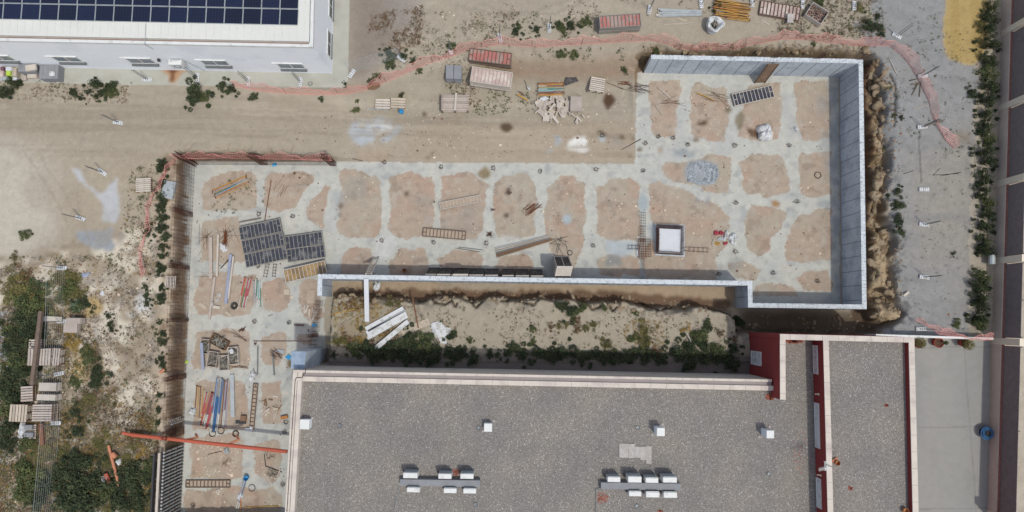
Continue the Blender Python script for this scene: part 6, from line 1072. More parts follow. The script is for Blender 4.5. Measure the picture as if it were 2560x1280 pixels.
# ------------------------------------------------------------------ hose reel and potted plants in the paved yard
t = thing('hose_reel', 'bright blue hose coiled on a black drum in the paved yard', 'hose reel', P(2456, 1080, UP)); b = MB(); b.lathe([(.01, .55), (.17, .55), (.17, 0), (.24, 0)], n=16); b.build('drum', 'rubber', t); b = MB()
for i in range(10): b.ring((random.uniform(-.02, .02), random.uniform(-.02, .02), .30+.06*(i % 5)), .24+.05*(i % 4)+.03*(i//5), .024, 24, 5)
b.build('hose', 'paint_blue', t)
# ------------------------------------------------------------------ plants
def leaf_mat(name, c1, c2, c3):
    m = bpy.data.materials.new(name); m.use_nodes = True; n = m.node_tree.nodes; l = m.node_tree.links; bs = n['Principled BSDF']; bs.inputs['Roughness'].default_value = 0.75; bs.inputs['Specular IOR Level'].default_value = 0.2
    geo = n.new('ShaderNodeNewGeometry'); cr = n.new('ShaderNodeValToRGB'); e = cr.color_ramp.elements; e[0].color = (*c1, 1); e[1].color = (*c3, 1); x = e.new(.55); x.color = (*c2, 1)
    no = n.new('ShaderNodeTexNoise'); no.inputs['Scale'].default_value = 1.6; no.inputs['Detail'].default_value = 3; l.new(geo.outputs['Position'], no.inputs['Vector'])
    a = n.new('ShaderNodeMath'); a.operation = 'MULTIPLY_ADD'; l.new(geo.outputs['Random Per Island'], a.inputs[0]); a.inputs[1].default_value = 0.65; b = n.new('ShaderNodeMath'); b.operation = 'MULTIPLY_ADD'; l.new(no.outputs['Fac'], b.inputs[0]); b.inputs[1].default_value = 1.1; b.inputs[2].default_value = -.42; l.new(b.outputs[0], a.inputs[2])
    l.new(a.outputs[0], cr.inputs[0]); l.new(cr.outputs[0], bs.inputs['Base Color']); MATS[name] = m
leaf_mat('leaf_dark', S(36, 44, 32), S(58, 68, 46), S(98, 106, 72)); leaf_mat('leaf_green', S(50, 60, 38), S(82, 92, 56), S(124, 128, 84)); leaf_mat('leaf_olive', S(64, 66, 40), S(104, 100, 60), S(142, 132, 84)); leaf_mat('leaf_red', S(66, 46, 34), S(104, 78, 54), S(140, 110, 78)); leaf_mat('leaf_grey', S(70, 70, 58), S(102, 98, 80), S(136, 128, 108)); leaf_mat('leaf_gold', S(120, 98, 48), S(158, 130, 66), S(184, 158, 92)); leaf_mat('leaf_agave', S(86, 110, 92), S(124, 146, 126), S(160, 178, 158))
def mesh_np(name, V, Fq, m, parent=None, loc=None):
    me = bpy.data.meshes.new(name); nv = len(V); nf = len(Fq); k = Fq.shape[1]; me.vertices.add(nv); me.vertices.foreach_set('co', V.astype(np.float32).ravel()); me.loops.add(nf*k); me.loops.foreach_set('vertex_index', Fq.astype(np.int32).ravel()); me.polygons.add(nf); me.polygons.foreach_set('loop_start', np.arange(0, nf*k, k, dtype=np.int32)); me.update(calc_edges=True); me.materials.append(M[m]); me.validate()
    o = bpy.data.objects.new(name, me); SC.collection.objects.link(o)
    if parent is not None: o.parent = parent
    if loc is not None: o.location = loc
    return o
def leaves(C, size, R, flat=0.5, asp=0.5):
    """one folded leaf quad per centre"""
    n = len(C); th = R.uniform(0, 2*np.pi, n); tilt = R.normal(0, flat, n); ax = np.stack([np.cos(th)*np.cos(tilt), np.sin(th)*np.cos(tilt), np.sin(tilt)], 1); up = np.stack([R.normal(0, .5, n), R.normal(0, .5, n), np.ones(n)], 1); sd_ = np.cross(ax, up); sd_ /= np.linalg.norm(sd_, axis=1, keepdims=True)
    s = (size*R.uniform(.6, 1.4, n))[:, None]; V = np.stack([C-ax*s, C-sd_*s*asp, C+ax*s, C+sd_*s*asp], 1).reshape(-1, 3); Fq = np.arange(n*4).reshape(n, 4); return V, Fq
def shrub_proto(kind, seed):
    R = np.random.default_rng(seed); key = {'dark': ('leaf_dark', 1500, .060), 'green': ('leaf_green', 1300, .060), 'olive': ('leaf_olive', 900, .055), 'red': ('leaf_red', 650, .050), 'grey': ('leaf_grey', 650, .050), 'gold': ('leaf_gold', 800, .05)}[kind]
    nb = 16; cen = np.stack([R.normal(0, .42, nb), R.normal(0, .42, nb), R.uniform(.1, .75, nb)], 1); cen[:, 2] *= 1-np.clip(np.hypot(cen[:, 0], cen[:, 1]), 0, .9)*.6; rr = R.uniform(.16, .40, nb)*(1.1-.35*np.hypot(cen[:, 0], cen[:, 1])); n = key[1]
    b = R.integers(0, nb, n); d = R.normal(0, 1, (n, 3)); d /= np.linalg.norm(d, axis=1, keepdims=True); rad = rr[b]*R.uniform(.35, 1.08, n)**.6; C = cen[b]+d*rad[:, None]; C[:, 2] = np.maximum(np.abs(C[:, 2]), .03); V, Fq = leaves(C, key[2], R)
    t = thing('shrub', '', 'shrub'); mesh_np('foliage', V, Fq, key[0], t); s = MB(); r = random.Random(seed)
    for i in range(7): a = r.uniform(0, 6.28); q = r.uniform(.2, .55); s.bar((0, 0, -.1), (q*math.cos(a)*.5, q*math.sin(a)*.5, .3), .03, 4, .02); s.bar((q*math.cos(a)*.5, q*math.sin(a)*.5, .3), (q*math.cos(a), q*math.sin(a), .55), .02, 4, .008)
    s.build('stems', 'wood_brown', t); return t
PRO = {}
def shrub(px, py, rx, kind, label, group=None, h=None, ry=None):
    v = random.randrange(3); key = (kind, v); k = 37.5; h = rx/k*1.2 if h is None else h; p = G(px, py); q = P(px, py, p.z+h*.5); q.z = float(gz(q.x, q.y)); sc_ = (rx/k/0.80, (ry or rx)/k/0.80, h); rz = random.uniform(0, 6.28) if ry is None else random.choice((0, math.pi))
    if key not in PRO: t = shrub_proto(kind, hash(kind) % 1 + len(PRO)+11); PRO[key] = t; t.location = q; t.rotation_euler = (0, 0, rz); t.scale = sc_; tag(t, label, 'shrub', group); return t
    t = dup(PRO[key], q, rz, label, group, sc_)
    if not group and 'group' in t: del t['group']
    return t
def rowlabel(base, i, n): return base+(', topmost' if i == 0 else ', lowest' if i == n-1 else ', %s from the top' % ORD[i])
# along the street wall
ys = [10, 42, 78, 112, 150, 182, 215, 245, 280, 312, 345, 375, 405, 440, 470, 505, 540, 570, 600, 625, 690, 715, 740, 768, 795, 812]
for i, y in enumerate(ys): shrub(2482-0.026*y+random.uniform(-4, 3)-(2 if y > 650 else 0), y, random.uniform(16, 21), 'dark' if i % 5 else 'green', 'dark hedge shrub below the street wall'+(', topmost' if i == 0 else ', %s from the top' % ORD[i]), 'hedge along the street wall', h=random.uniform(.8, 1.4), ry=21)
for i, (x, y, r) in enumerate(((2452, 60, 15), (2448, 100, 10))): shrub(x, y, r, 'olive', 'olive shrub at the %s of the yellow sand by the hedge' % ('right edge', 'lower right')[i])
for i, (x, y, r, k_, l) in enumerate(((2247, 480, 13, 'dark', 'round dark shrub, uppermost of the three on the gravel by the dug edge'), (2222, 490, 8, 'dark', 'small dark shrub left of the uppermost round one'), (2248, 513, 15, 'dark', 'round dark shrub, middle of the three on the gravel'), (2248, 550, 14, 'dark', 'upper half of the long dark shrub on the gravel'), (2252, 577, 14, 'dark', 'lower half of the long dark shrub on the gravel'), (2395, 807, 11, 'green', 'small shrub alone near the partition wall'),
    (2435, 234, 15, 'dark', 'dark shrub left of the hedge beside a pillar'), (2449, 322, 10, 'dark', 'small dark shrub left of the hedge below the pillar'), (2228, 214, 12, 'green', 'flat green shrub at the dug edge beside the crack'), (2233, 289, 7, 'dark', 'tiny dark shrub left of the gravel crack'), (2254, 295, 7, 'dark', 'tiny dark shrub right of the gravel crack'), (2170, 52, 14, 'dark', 'dark shrub above the net, top of the group near the upper right'), (2178, 68, 13, 'dark', 'dark shrub in the group left of the fence foot on gravel'), (2200, 66, 12, 'dark', 'dark shrub touching the fence foot on gravel'), (2150, 20, 13, 'olive', 'olive shrub right of the fence foot at the top edge'), (2195, 40, 8, 'dark', 'small dark shrub above the group near the upper right'), (2203, 84, 9, 'dark', 'small dark shrub just above the bend of the net'), (2384, 635, 6, 'dark', 'tiny dark shrub alone on the gravel beside the hedge'),
    (2202, 345, 9, 'olive', 'olive shrub on the clay bench near the tall wall'), (2213, 370, 8, 'dark', 'dark shrub at the edge of the clay bench'),
    (968, 130, 15, 'dark', 'dark tall shrub behind the wire fence, upper'), (975, 152, 18, 'dark', 'dark tall shrub behind the wire fence, lower'), (1008, 138, 13, 'dark', 'dark shrub behind the angled fence foot'), (1034, 149, 9, 'dark', 'small round dark shrub beside the net and the angled foot'), (1046, 174, 10, 'green', 'small green shrub just below the net'), (926, 200, 9, 'dark', 'small dark shrub at the left of the round drum end'), (940, 188, 10, 'green', 'green shrub above the round drum end'), (862, 209, 6, 'dark', 'tiny dark shrub at the rounded apron corner'), (1003, 235, 8, 'dark', 'tiny dark shrub right of the round drum end'), (890, 273, 11, 'green', 'sparse green plant left of the whitish pallet'), (893, 250, 7, 'green', 'tiny green plant above the sparse one'), (801, 245, 9, 'dark', 'small dark shrub at the lower edge of the net'),
    (490, 228, 28, 'dark', 'large dark shrub below the rust stain'), (480, 245, 20, 'dark', 'dark shrub at the left foot of the large one'), (506, 240, 18, 'green', 'green shrub at the right foot of the large one'), (555, 215, 16, 'dark', 'dark shrub left of the start of the net'), (575, 222, 15, 'dark', 'dark shrub at the start of the net'), (632, 240, 12, 'dark', 'small dark shrub below the start of the net'), (10, 225, 24, 'dark', 'dark shrub at the left edge below the junk'), (181, 230, 12, 'dark', 'small dark shrub below the right grey cabinet'), (235, 211, 20, 'dark', 'wide dark shrub at the apron edge'), (255, 232, 14, 'dark', 'dark shrub below the wide one at the apron edge'), (278, 215, 14, 'dark', 'dark shrub right of the wide one at the apron edge'), (275, 230, 16, 'green', 'green shrub in the row at the apron edge'), (203, 246, 9, 'dark', 'small dark shrub low in the row at the apron edge'), (238, 240, 9, 'dark', 'small dark shrub at the bottom of the apron row'), (38, 207, 14, 'dark', 'low dark shrub at the apron edge below the cartons'),
    (62, 585, 14, 'green', 'round green shrub alone on the pale soil'), (36, 641, 13, 'olive', 'round olive shrub alone below the green one'),
    (1395, 61, 12, 'dark', 'small dark shrub above the weed row'), (1402, 66, 16, 'green', 'green shrub in the weed row above the net'), (1430, 62, 16, 'dark', 'dark shrub in the weed row above the net'), (1461, 55, 15, 'green', 'green shrub at the right end of the weed row'), (1340, 72, 12, 'dark', 'small dark shrub at the left end of the weed row'), (1292, 78, 14, 'dark', 'dark shrub above the net left of the weed row'), (1298, 65, 9, 'green', 'small green shrub above the dark one left of the weed row'), (1125, 115, 15, 'green', 'green shrub behind the fence foot in the net'), (1407, 134, 15, 'green', 'flat green shrub below the net, left'), (1436, 132, 14, 'green', 'flat green shrub below the net, right'), (1560, 170, 11, 'green', 'flat green weed near the left end of the concrete wall'), (1795, 12, 14, 'dark', 'dark shrub at the left of the big prop pile'), (2045, 8, 18, 'green', 'green shrub at the top edge behind the rubble crate'), (2036, 108, 9, 'green', 'small green plant below the rubble crate'), (1640, 122, 9, 'green', 'small green plant behind the concrete wall end'),
    (405, 410, 16, 'dark', 'dark shrub at the top end of the strip beside the pit'))): shrub(x, y, r, k_, l)
col = [(402, 425, 12), (406, 460, 16), (402, 490, 17), (402, 515, 16), (404, 545, 14), (402, 570, 14), (410, 590, 16), (404, 617, 12), (408, 640, 12), (401, 668, 12), (395, 682, 12), (404, 722, 10), (400, 740, 15), (403, 755, 8), (401, 805, 8), (404, 835, 12), (403, 855, 11), (402, 895, 10), (403, 912, 12), (396, 990, 9), (395, 1025, 8), (397, 1055, 8)]
for i, (x, y, r) in enumerate(col): shrub(x, y, r, 'dark', 'dark shrub in the thin row between left lot and pit, %s from the top' % ORD[i], 'thin shrub row left of the pit', h=r/37*1.1)
col = [(370, 580, 14), (362, 715, 9), (366, 740, 10), (368, 760, 9), (271, 790, 9), (272, 815, 10), (280, 825, 8)]
for i, (x, y, r) in enumerate(col): shrub(x, y, r, 'dark', 'small dark shrub scattered in the left lot, %s from the top' % ORD[i], 'small dark shrubs in the left lot')
lot = [(25, 730, 22, 'olive'), (62, 760, 26, 'green'), (25, 830, 22, 'green'), (95, 720, 20, 'green'), (60, 880, 26, 'dark'), (25, 870, 22, 'dark'), (40, 1000, 22, 'dark'), (100, 1180, 24, 'olive'), (30, 705, 26, 'olive'), (60, 700, 22, 'red'), (48, 730, 30, 'olive'), (85, 745, 28, 'olive'), (110, 770, 20, 'olive'), (75, 775, 30, 'green'), (50, 800, 28, 'dark'), (85, 800, 26, 'dark'), (40, 845, 26, 'dark'), (70, 835, 26, 'dark'), (30, 900, 24, 'green'), (55, 935, 22, 'dark'), (15, 950, 26, 'dark'), (20, 985, 24, 'dark'), (10, 1030, 24, 'green'), (145, 700, 24, 'olive'), (175, 695, 24, 'olive'), (165, 720, 24, 'green'), (195, 730, 24, 'olive'), (150, 745, 22, 'olive'), (205, 760, 18, 'dark'), (185, 765, 16, 'green'), (175, 845, 18, 'gold'), (178, 860, 16, 'gold'), (215, 885, 18, 'green'), (215, 870, 14, 'olive'), (245, 930, 20, 'dark'), (240, 950, 15, 'dark'), (238, 962, 12, 'dark'), (185, 955, 12, 'green'),
    (10, 1070, 26, 'dark'), (15, 1105, 26, 'dark'), (60, 1115, 22, 'green'), (185, 1030, 15, 'dark'), (192, 1075, 18, 'dark'), (215, 1000, 20, 'olive'), (160, 1140, 24, 'olive'), (170, 1165, 30, 'dark'), (200, 1160, 26, 'dark'), (150, 1200, 34, 'dark'), (190, 1215, 38, 'dark'), (225, 1200, 32, 'dark'), (160, 1245, 38, 'dark'), (215, 1250, 40, 'dark'), (250, 1240, 30, 'green'), (55, 1180, 28, 'green'), (65, 1215, 34, 'green'), (90, 1235, 28, 'dark'), (50, 1235, 24, 'green'), (320, 1150, 24, 'olive'), (325, 1180, 28, 'dark'), (315, 1210, 26, 'dark'), (335, 1215, 22, 'dark'), (300, 1250, 30, 'dark'), (335, 1255, 26, 'dark'), (372, 1170, 20, 'green'), (365, 1185, 16, 'dark'), (265, 1160, 18, 'olive'), (85, 1110, 20, 'olive'), (115, 1130, 20, 'olive'), (340, 1090, 16, 'olive'), (130, 1170, 20, 'grey'), (250, 1110, 20, 'olive'), (270, 1270, 20, 'olive'), (120, 1270, 22, 'grey'), (350, 1130, 14, 'gold')]
kn = dict(olive='olive', red='reddish', green='green', dark='dark green', gold='golden dry', grey='greyish')
cnt = {}
for i, (x, y, r, k_) in enumerate(lot):
    near = ('in the upper weeds of the left lot' if y < 790 else 'beside the pallet stacks of the left lot' if y < 1060 and x < 140 else 'right of the wire fence in the left lot' if y < 1100 else 'in the thicket at the lower left corner' if x < 260 else 'around the faded pipe at the lower left')
    cnt[(k_, near)] = cnt.get((k_, near), 0)+1; c_ = cnt[(k_, near)]; shrub(x, y, r*(1.22 if (y < 1000 and x < 120) else 1.1), k_, '%s shrub %s, %s from the top' % (kn[k_], near, ORD[c_-1]), 'shrubs of the left lot', h=r/37*(1.0 if k_ in ('dark', 'green') else .55))
# row in the shade of the building and on the platform
rowp = [(880, 872, 20), (910, 868, 24), (940, 885, 26), (975, 880, 24), (1005, 860, 22), (1030, 850, 24), (1060, 862, 24), (1085, 880, 26), (1045, 885, 26), (1015, 890, 24), (1120, 880, 20), (1150, 884, 18), (1185, 890, 18), (1225, 885, 10), (1245, 888, 9), (1270, 885, 14), (1285, 870, 16), (1310, 888, 18), (1345, 885, 20), (1380, 890, 20), (1410, 880, 20), (1440, 885, 20), (1475, 892, 18), (1510, 892, 20), (1545, 895, 20), (1580, 888, 20), (1615, 885, 20), (1650, 895, 18), (1700, 880, 24), (1730, 870, 24), (1745, 840, 22), (1755, 855, 20), (1770, 815, 14), (1790, 872, 20), (1800, 890, 20), (1830, 905, 20), (1770, 900, 20), (1730, 900, 22)]
for i, (x, y, r) in enumerate(rowp): shrub(x, y, r*1.05, 'dark' if y > 875 or i % 3 else 'green', 'dark shrub in the shaded row along the building, %s from the left' % ORD[i], 'shaded shrub row along the building', h=r/37*1.0)
for i, (x, y, r, k_, l) in enumerate(((1432, 781, 20, 'dark', 'dark shrub on the platform, biggest of the three near the trench'), (1405, 765, 15, 'dark', 'dark shrub on the platform nearest the trench'), (1458, 768, 13, 'green', 'green shrub right of the biggest one near the trench'), (1434, 795, 9, 'green', 'small green shrub below the biggest one near the trench'), (1332, 857, 10, 'green', 'small green shrub alone low on the platform'), (1132, 838, 11, 'dark', 'small dark shrub beside the white sheet'), (1175, 852, 10, 'green', 'small green shrub right of the white sheet'), (1512, 770, 9, 'green', 'small green plant at a crack of the platform edge'), (1590, 782, 9, 'green', 'small green plant below the platform cracks'), (1488, 812, 12, 'olive', 'olive yellow plant in the middle of the platform'), (1715, 820, 12, 'gold', 'yellowish plant left of the platform thicket'), (1615, 822, 22, 'olive', 'large olive patch plant right of the platform centre'), (1612, 850, 20, 'olive', 'olive plant below the large olive patch'), (1580, 848, 13, 'green', 'green plant left of the olive plants'), (1520, 865, 16, 'olive', 'reddish olive plant in front of the shaded row'), (1505, 850, 10, 'olive', 'small olive plant in front of the shaded row'), (1400, 815, 11, 'olive', 'small olive plant left of the platform centre'), (1330, 820, 11, 'green', 'small green plant left of the platform centre'), (1376, 817, 11, 'red', 'small reddish plant between green ones on the platform'), (1415, 813, 9, 'olive', 'tiny olive plant near the platform centre'), (1440, 805, 14, 'red', 'reddish plant above the platform centre'), (1440, 825, 12, 'red', 'reddish plant at the platform centre'), (1462, 818, 12, 'olive', 'tiny olive plant right of the platform centre'),
    (1642, 875, 16, 'red', 'dark reddish plant in front of the shaded row'), (1802, 830, 12, 'red', 'reddish plant at the right end of the platform'), (975, 757, 14, 'olive', 'olive plant right of the white bridging plank'), (995, 758, 9, 'olive', 'small olive plant near the platform edge'), (835, 852, 15, 'olive', 'olive plant at the lower left corner of the platform'), (858, 852, 13, 'olive', 'second olive plant at the lower left of the platform'), (900, 845, 13, 'gold', 'golden plant below the white planks'), (1850, 810, 18, 'dark', 'dark shrub at the right end of the trench'), (1840, 800, 12, 'dark', 'small dark shrub at the right end of the trench'), (1838, 870, 16, 'dark', 'dark shrub in the shade of the red wall'), (1835, 850, 12, 'red', 'reddish shrub in the shade of the red wall'), (835, 890, 9, 'dark', 'small dark plant in shade at the lower left of the platform'))): shrub(x, y, r, k_, l)
# agave
t = thing('agave', 'pale blue green agave in the upper weeds of the left lot', 'agave', G(196, 765)); V = []; Fq = []; R = np.random.default_rng(5)
for i in range(46):
    a = R.uniform(0, 6.28); e = R.uniform(.15, 1.2); L = R.uniform(.35, .6); d = np.array([math.cos(a)*math.cos(e), math.sin(a)*math.cos(e), math.sin(e)]); s = np.array([-math.sin(a), math.cos(a), 0])*.035; n0 = len(V); V += [-s+d*.02, s+d*.02, s*.8+d*L*.6, d*L, -s*.8+d*L*.6]; Fq.append([n0, n0+1, n0+2, n0+3, n0+4])
mesh_np('leaves', np.array(V), np.array(Fq), 'leaf_agave', t)
# potted plants by the partition wall
def potted(px, py, fx, fy, r, rf, h, label, kind='green', lean=(0, 0)):
    c = P(px, py, UP+.5); t = thing('potted_plant', label, 'potted plant', (c.x, c.y, UP)); b = MB(); b.lathe([(.01, 0), (r*.7, 0), (r, .5), (r*1.08, .5), (r*1.08, .44), (r*.9, .44), (r*.88, .40), (.01, .40)], n=20); b.m = [0]*len(b.f); pot = b.build('pot', 'terracotta', t); b = MB(); b.lathe([(r*.88, .405), (.01, .42)], n=20); b.build('soil', 'potting_soil', pot)
    R = np.random.default_rng(int(px)); n = 420; f = P(fx, fy, UP+.5+h*.6); off = np.array([f.x-c.x, f.y-c.y, .5+h*.5]); C = R.normal(0, 1, (n, 3)); C /= np.linalg.norm(C, axis=1, keepdims=True); C = C*(R.uniform(.2, 1, n)**.5)[:, None]*np.array([rf, rf, h*.55])+off; V, Fq = leaves(C, .055, R, .6, .35); mesh_np('foliage', V, Fq, 'leaf_olive' if kind == 'o' else 'leaf_green', t)
    b = MB(); [b.bar((0, 0, .4), (off[0]*.8+random.uniform(-.1, .1), off[1]*.8+random.uniform(-.1, .1), off[2]), .012, 4) for _ in range(4)]; b.build('stems', 'wood_brown', t)
potted(2297, 860, 2303, 857, .26, .36, .8, 'bushy potted plant at the corner of the tall building', 'o'); potted(2348, 857, 2366, 857, .30, .12, .3, 'wide red pot with bare soil and one small sprout'); potted(2413, 858, 2424, 862, .26, .36, .7, 'round leafy potted plant by the partition wall', 'o')
# ------------------------------------------------------------------ weeds nobody could count
def weeds(name, m, regs, seed, label, cat='weeds', leaf=.035, per=10, rad=(.05, .16)):
    R = np.random.default_rng(seed); Cs = []; 
    for pts, n, cl in regs:
        w = PL(pts, UP); xs = [p.x for p in w]; ys = [p.y for p in w]; X = R.uniform(min(xs), max(xs), n*3); Y = R.uniform(min(ys), max(ys), n*3); ok = inpoly(w, X=X, Y=Y) & (vnoise(X, Y, 90+seed, 4, .9) > cl); X = X[ok][:n]; Y = Y[ok][:n]
        ii = np.clip(np.searchsorted(gx, X)-1, 0, NX-2); jj = np.clip(np.searchsorted(gy, Y)-1, 0, NY-2); zz = Z[jj, ii]; rr = R.uniform(rad[0], rad[1], len(X))*R.choice([.6, 1, 1, 1.7], len(X))
        for q in range(per): a = R.uniform(0, 6.28, len(X)); r = rr*np.sqrt(R.random(len(X))); Cs.append(np.stack([X+r*np.cos(a), Y+r*np.sin(a), zz+R.uniform(.01, .10, len(X))+.3*(rr-r)], 1))
    C = np.concatenate(Cs); V, Fq = leaves(C, leaf, R, .5, .45); o = mesh_np(name, V, Fq, m); tag(o, label, cat, kind='stuff')
LOTP = [(-60, 690), (60, 640), (260, 640), (300, 600), (330, 420), (395, 410), (395, 700), (405, 1300), (-60, 1300)]
LOW = [(-60, 800), (180, 690), (260, 900), (300, 1000), (395, 1050), (395, 1300), (-60, 1300)]
TOPR = [(1920, -40), (2200, -40), (2215, 95), (2000, 100), (1930, 80)]; TOPM = [(1050, 30), (1500, 30), (1500, 100), (1290, 100), (1060, 140)]; PLT = [(830, 760), (1840, 780), (1850, 900), (820, 900)]
weeds('green_weeds', 'leaf_green', [(LOTP, 1300, .49), (LOW, 2300, .46), (TOPR, 420, .42), (TOPM, 140, .5), ([(1120, 160), (1320, 200), (1340, 260), (1180, 270), (1110, 200)], 150, .45), ([(1330, 120), (1560, 120), (1560, 150), (1330, 150)], 60, .4), (PLT, 200, .52), ([(0, 205), (330, 205), (330, 250), (0, 240)], 70, .45), ([(2200, 50), (2460, 30), (2400, 420), (2210, 300)], 110, .5), ([(500, 435), (640, 430), (640, 520), (505, 525)], 60, .4)], 1, 'low green weeds scattered over the bare ground')
weeds('dry_weeds', 'leaf_red', [(LOTP, 1900, .46), (LOW, 3200, .43), (TOPR, 600, .38), ([(930, 40), (1060, 10), (1050, 110), (990, 140), (920, 90)], 420, .40), (TOPM, 220, .46), ([(1110, 160), (1180, 150), (1200, 230), (1340, 260), (1100, 240)], 260, .4), ([(-60, 210), (330, 215), (320, 260), (-60, 245)], 200, .42), (PLT, 420, .47), ([(830, 740), (1010, 745), (990, 870), (820, 860)], 500, .42), ([(1600, 110), (2180, 110), (2180, 128), (1620, 134)], 200, .4), ([(1250, -30), (1900, -30), (1900, 30), (1250, 60)], 130, .5)], 2, 'dry reddish weeds and dead leaves scattered over the bare ground', leaf=.03)
weeds('grey_weeds', 'leaf_grey', [(LOTP, 2200, .45), (LOW, 3200, .40), (TOPR, 260, .4), ([(2210, 20), (2460, 20), (2460, 840), (2240, 840)], 200, .5), ([(930, 40), (1300, 60), (1250, 180), (960, 180)], 300, .45), (PLT, 260, .45)], 3, 'thin grey dry weeds scattered over the bare ground', leaf=.028, rad=(.05, .2))
weeds('gold_grass', 'leaf_gold', [(LOW, 2200, .45), (LOTP, 700, .52), ([(830, 750), (1000, 750), (980, 850), (840, 860)], 380, .42), ([(1560, 800), (1660, 800), (1660, 870), (1560, 870)], 120, .4)], 4, 'golden dry grass patches in the lot and on the platform', leaf=.03)
# stones and chips
def stones(name, m, regs, seed, label, zf=None, size=(.012, .05)):
    R = np.random.default_rng(seed); Vs = []; Fs = []; o = 0; cube = np.array([[-1, -1, -.6], [1, -1, -.6], [1, 1, -.6], [-1, 1, -.6], [-.7, -.6, .6], [.6, -.7, .5], [.7, .6, .6], [-.6, .7, .5]]); fq = np.array([[4, 5, 6, 7], [0, 1, 5, 4], [1, 2, 6, 5], [2, 3, 7, 6], [3, 0, 4, 7]])
    for pts, n, z in regs:
        w = PL(pts, z); xs = [p.x for p in w]; ys = [p.y for p in w]; X = R.uniform(min(xs), max(xs), n*2); Y = R.uniform(min(ys), max(ys), n*2); ok = inpoly(w, X=X, Y=Y) & (vnoise(X, Y, 120+seed, 3, .7) > .42); X = X[ok][:n]; Y = Y[ok][:n]; ii = np.clip(np.searchsorted(gx, X)-1, 0, NX-2); jj = np.clip(np.searchsorted(gy, Y)-1, 0, NY-2); zz = Z[jj, ii]
        for x, y, z1 in zip(X, Y, zz):
            s = R.uniform(*size)*(2.0 if R.random() < .06 else 1); a = R.uniform(0, 6.28); c, q = math.cos(a), math.sin(a); v = cube*np.array([s, s*R.uniform(.5, 1), s*.6]); Vs.append(np.stack([v[:, 0]*c-v[:, 1]*q+x, v[:, 0]*q+v[:, 1]*c+y, v[:, 2]+z1+s*.3], 1)); Fs.append(fq+o); o += 8
    tag(mesh_np(name, np.concatenate(Vs), np.concatenate(Fs), m), label, 'stones', kind='stuff')
PITR = [(500, 430), (1600, 440), (1600, 200), (2080, 200), (2080, 740), (1880, 740), (1860, 690), (830, 680), (800, 790), (720, 920), (710, 1280), (460, 1280), (480, 700)]
mat('chip_light', S(206, 190, 172), .9, .1, 3, island=.2); mat('chip_dark', S(120, 98, 84), .9, .15, 3, island=.3)
stones('pale_chips', 'chip_light', [(PITR, 1500, 0), (LOTP, 900, UP), ([(1000, 150), (1600, 180), (1600, 400), (1000, 390)], 300, .3), (TOPM, 80, UP), ([(490, 1100), (600, 1100), (590, 1190), (490, 1190)], 200, 0)], 1, 'pale stone chips scattered on the soil'); stones('dark_clods', 'chip_dark', [(PITR, 900, 0), (LOTP, 500, UP), ([(1000, 150), (1600, 180), (1600, 400), (600, 390)], 260, .3), ([(2170, 150), (2240, 200), (2240, 800), (2180, 800)], 500, 1), ([(2240, 100), (2450, 100), (2450, 840), (2250, 840)], 150, UP)], 2, 'dark clods and debris scattered on the soil')

mat('clod', S(140, 124, 104), .95, .10, 2, .08, 12, island=.2)
stones('clay_clods', 'clod', [([(2180, 150), (2218, 200), (2218, 460), (2202, 500), (2236, 600), (2236, 780), (2190, 790), (2178, 400)], 300, 0.9), ([(1600, 116), (2180, 118), (2190, 140), (1600, 134)], 110, 1.3), ([(830, 722), (1290, 726), (1830, 756), (1840, 790), (1290, 762), (835, 756)], 240, .6), ([(1850, 780), (2200, 790), (2190, 830), (1870, 828)], 80, .4)], 3, 'lumpy clay clods on the earth banks around the concrete wall', size=(.03, .10))

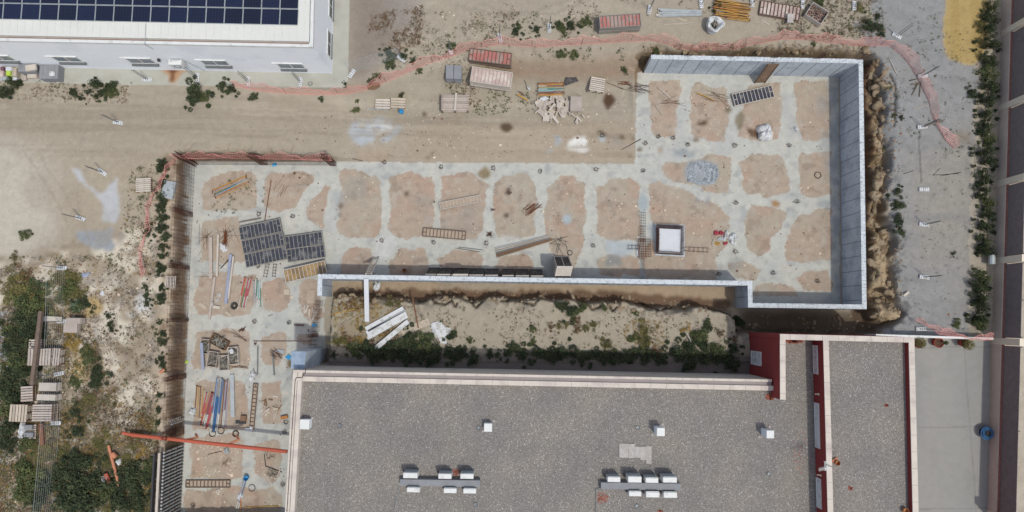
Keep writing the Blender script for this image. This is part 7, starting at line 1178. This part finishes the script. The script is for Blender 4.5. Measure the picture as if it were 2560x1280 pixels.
# heap of crushed stone in the bay below the upper footings, and the big lumps of the earth bank
mat('crushed_stone', S(150, 156, 162), .95, .12, 3, .1, 14, island=.35)
stones('crushed_stone', 'crushed_stone', [([(1714, 425), (1730, 407), (1760, 404), (1790, 414), (1796, 440), (1784, 457), (1750, 461), (1720, 451)], 1500, 0)], 0, 'heap of grey crushed stone in the bay below the upper footings', size=(.02, .06))
def lumps(name, m, spots, label):
    V = []; Fq = []; o = 0; R = np.random.default_rng(77)
    for x, y, r, h in spots:
        p = G(x, y); nu, nv = 14, 5; ph = R.uniform(0, 6.28, 6); st = R.uniform(.6, 1.5); ra = R.uniform(0, 3.1)
        for j in range(nv+1):
            t = j/nv
            for i in range(nu):
                a = 2*math.pi*i/nu; q = r*math.cos(t*math.pi/2*.97)**.6*(1+.22*math.sin(2*a+ph[0])+.14*math.sin(3*a+ph[1]+t*2)+.10*math.sin(5*a+ph[2]+3*t)); cx, cy = q*math.cos(a)*st, q*math.sin(a)/st
                V.append((p.x+cx*math.cos(ra)-cy*math.sin(ra), p.y+cx*math.sin(ra)+cy*math.cos(ra), p.z-.12+h*(math.sin(t*math.pi/2)+.15*math.sin(4*a+ph[3]+4*t)*(1-t))))
        for j in range(nv):
            for i in range(nu): Fq.append((o+j*nu+i, o+j*nu+(i+1) % nu, o+(j+1)*nu+(i+1) % nu, o+(j+1)*nu+i))
        o += nu*(nv+1)
    tag(mesh_np(name, np.array(V), np.array(Fq), m), label, 'earth lumps', kind='stuff')
mat('bank_clay', S(150, 135, 114), .97, .14, 1.6, .10, 9, bump=.5, col2=S(118, 101, 80), c2s=2.2, c2t=.52)
sp = []
for i in range(64):
    y = random.uniform(150, 800); xe = float(np.interp(y, [134, 150, 300, 390, 440, 465, 500, 550, 590, 645, 710, 770, 810], [2180, 2200, 2216, 2220, 2216, 2200, 2200, 2212, 2232, 2218, 2238, 2248, 2238])); sp.append((random.uniform(2184, xe-4), y, random.uniform(.16, .42), random.uniform(.12, .34)))
for i in range(26): sp.append((random.uniform(840, 1830), 0, random.uniform(.10, .28), random.uniform(.08, .2)))
sp = [(x, y if y else float(np.interp(x, [830, 1290, 1700, 1840], [740, 746, 765, 780]))+random.uniform(-6, 6), r, h) for x, y, r, h in sp]
for i in range(18): sp.append((random.uniform(1620, 2170), random.uniform(118, 130), random.uniform(.12, .3), random.uniform(.08, .2)))
lumps('earth_lumps', 'bank_clay', sp, 'big lumps of dug clay on the earth bank around the concrete wall')
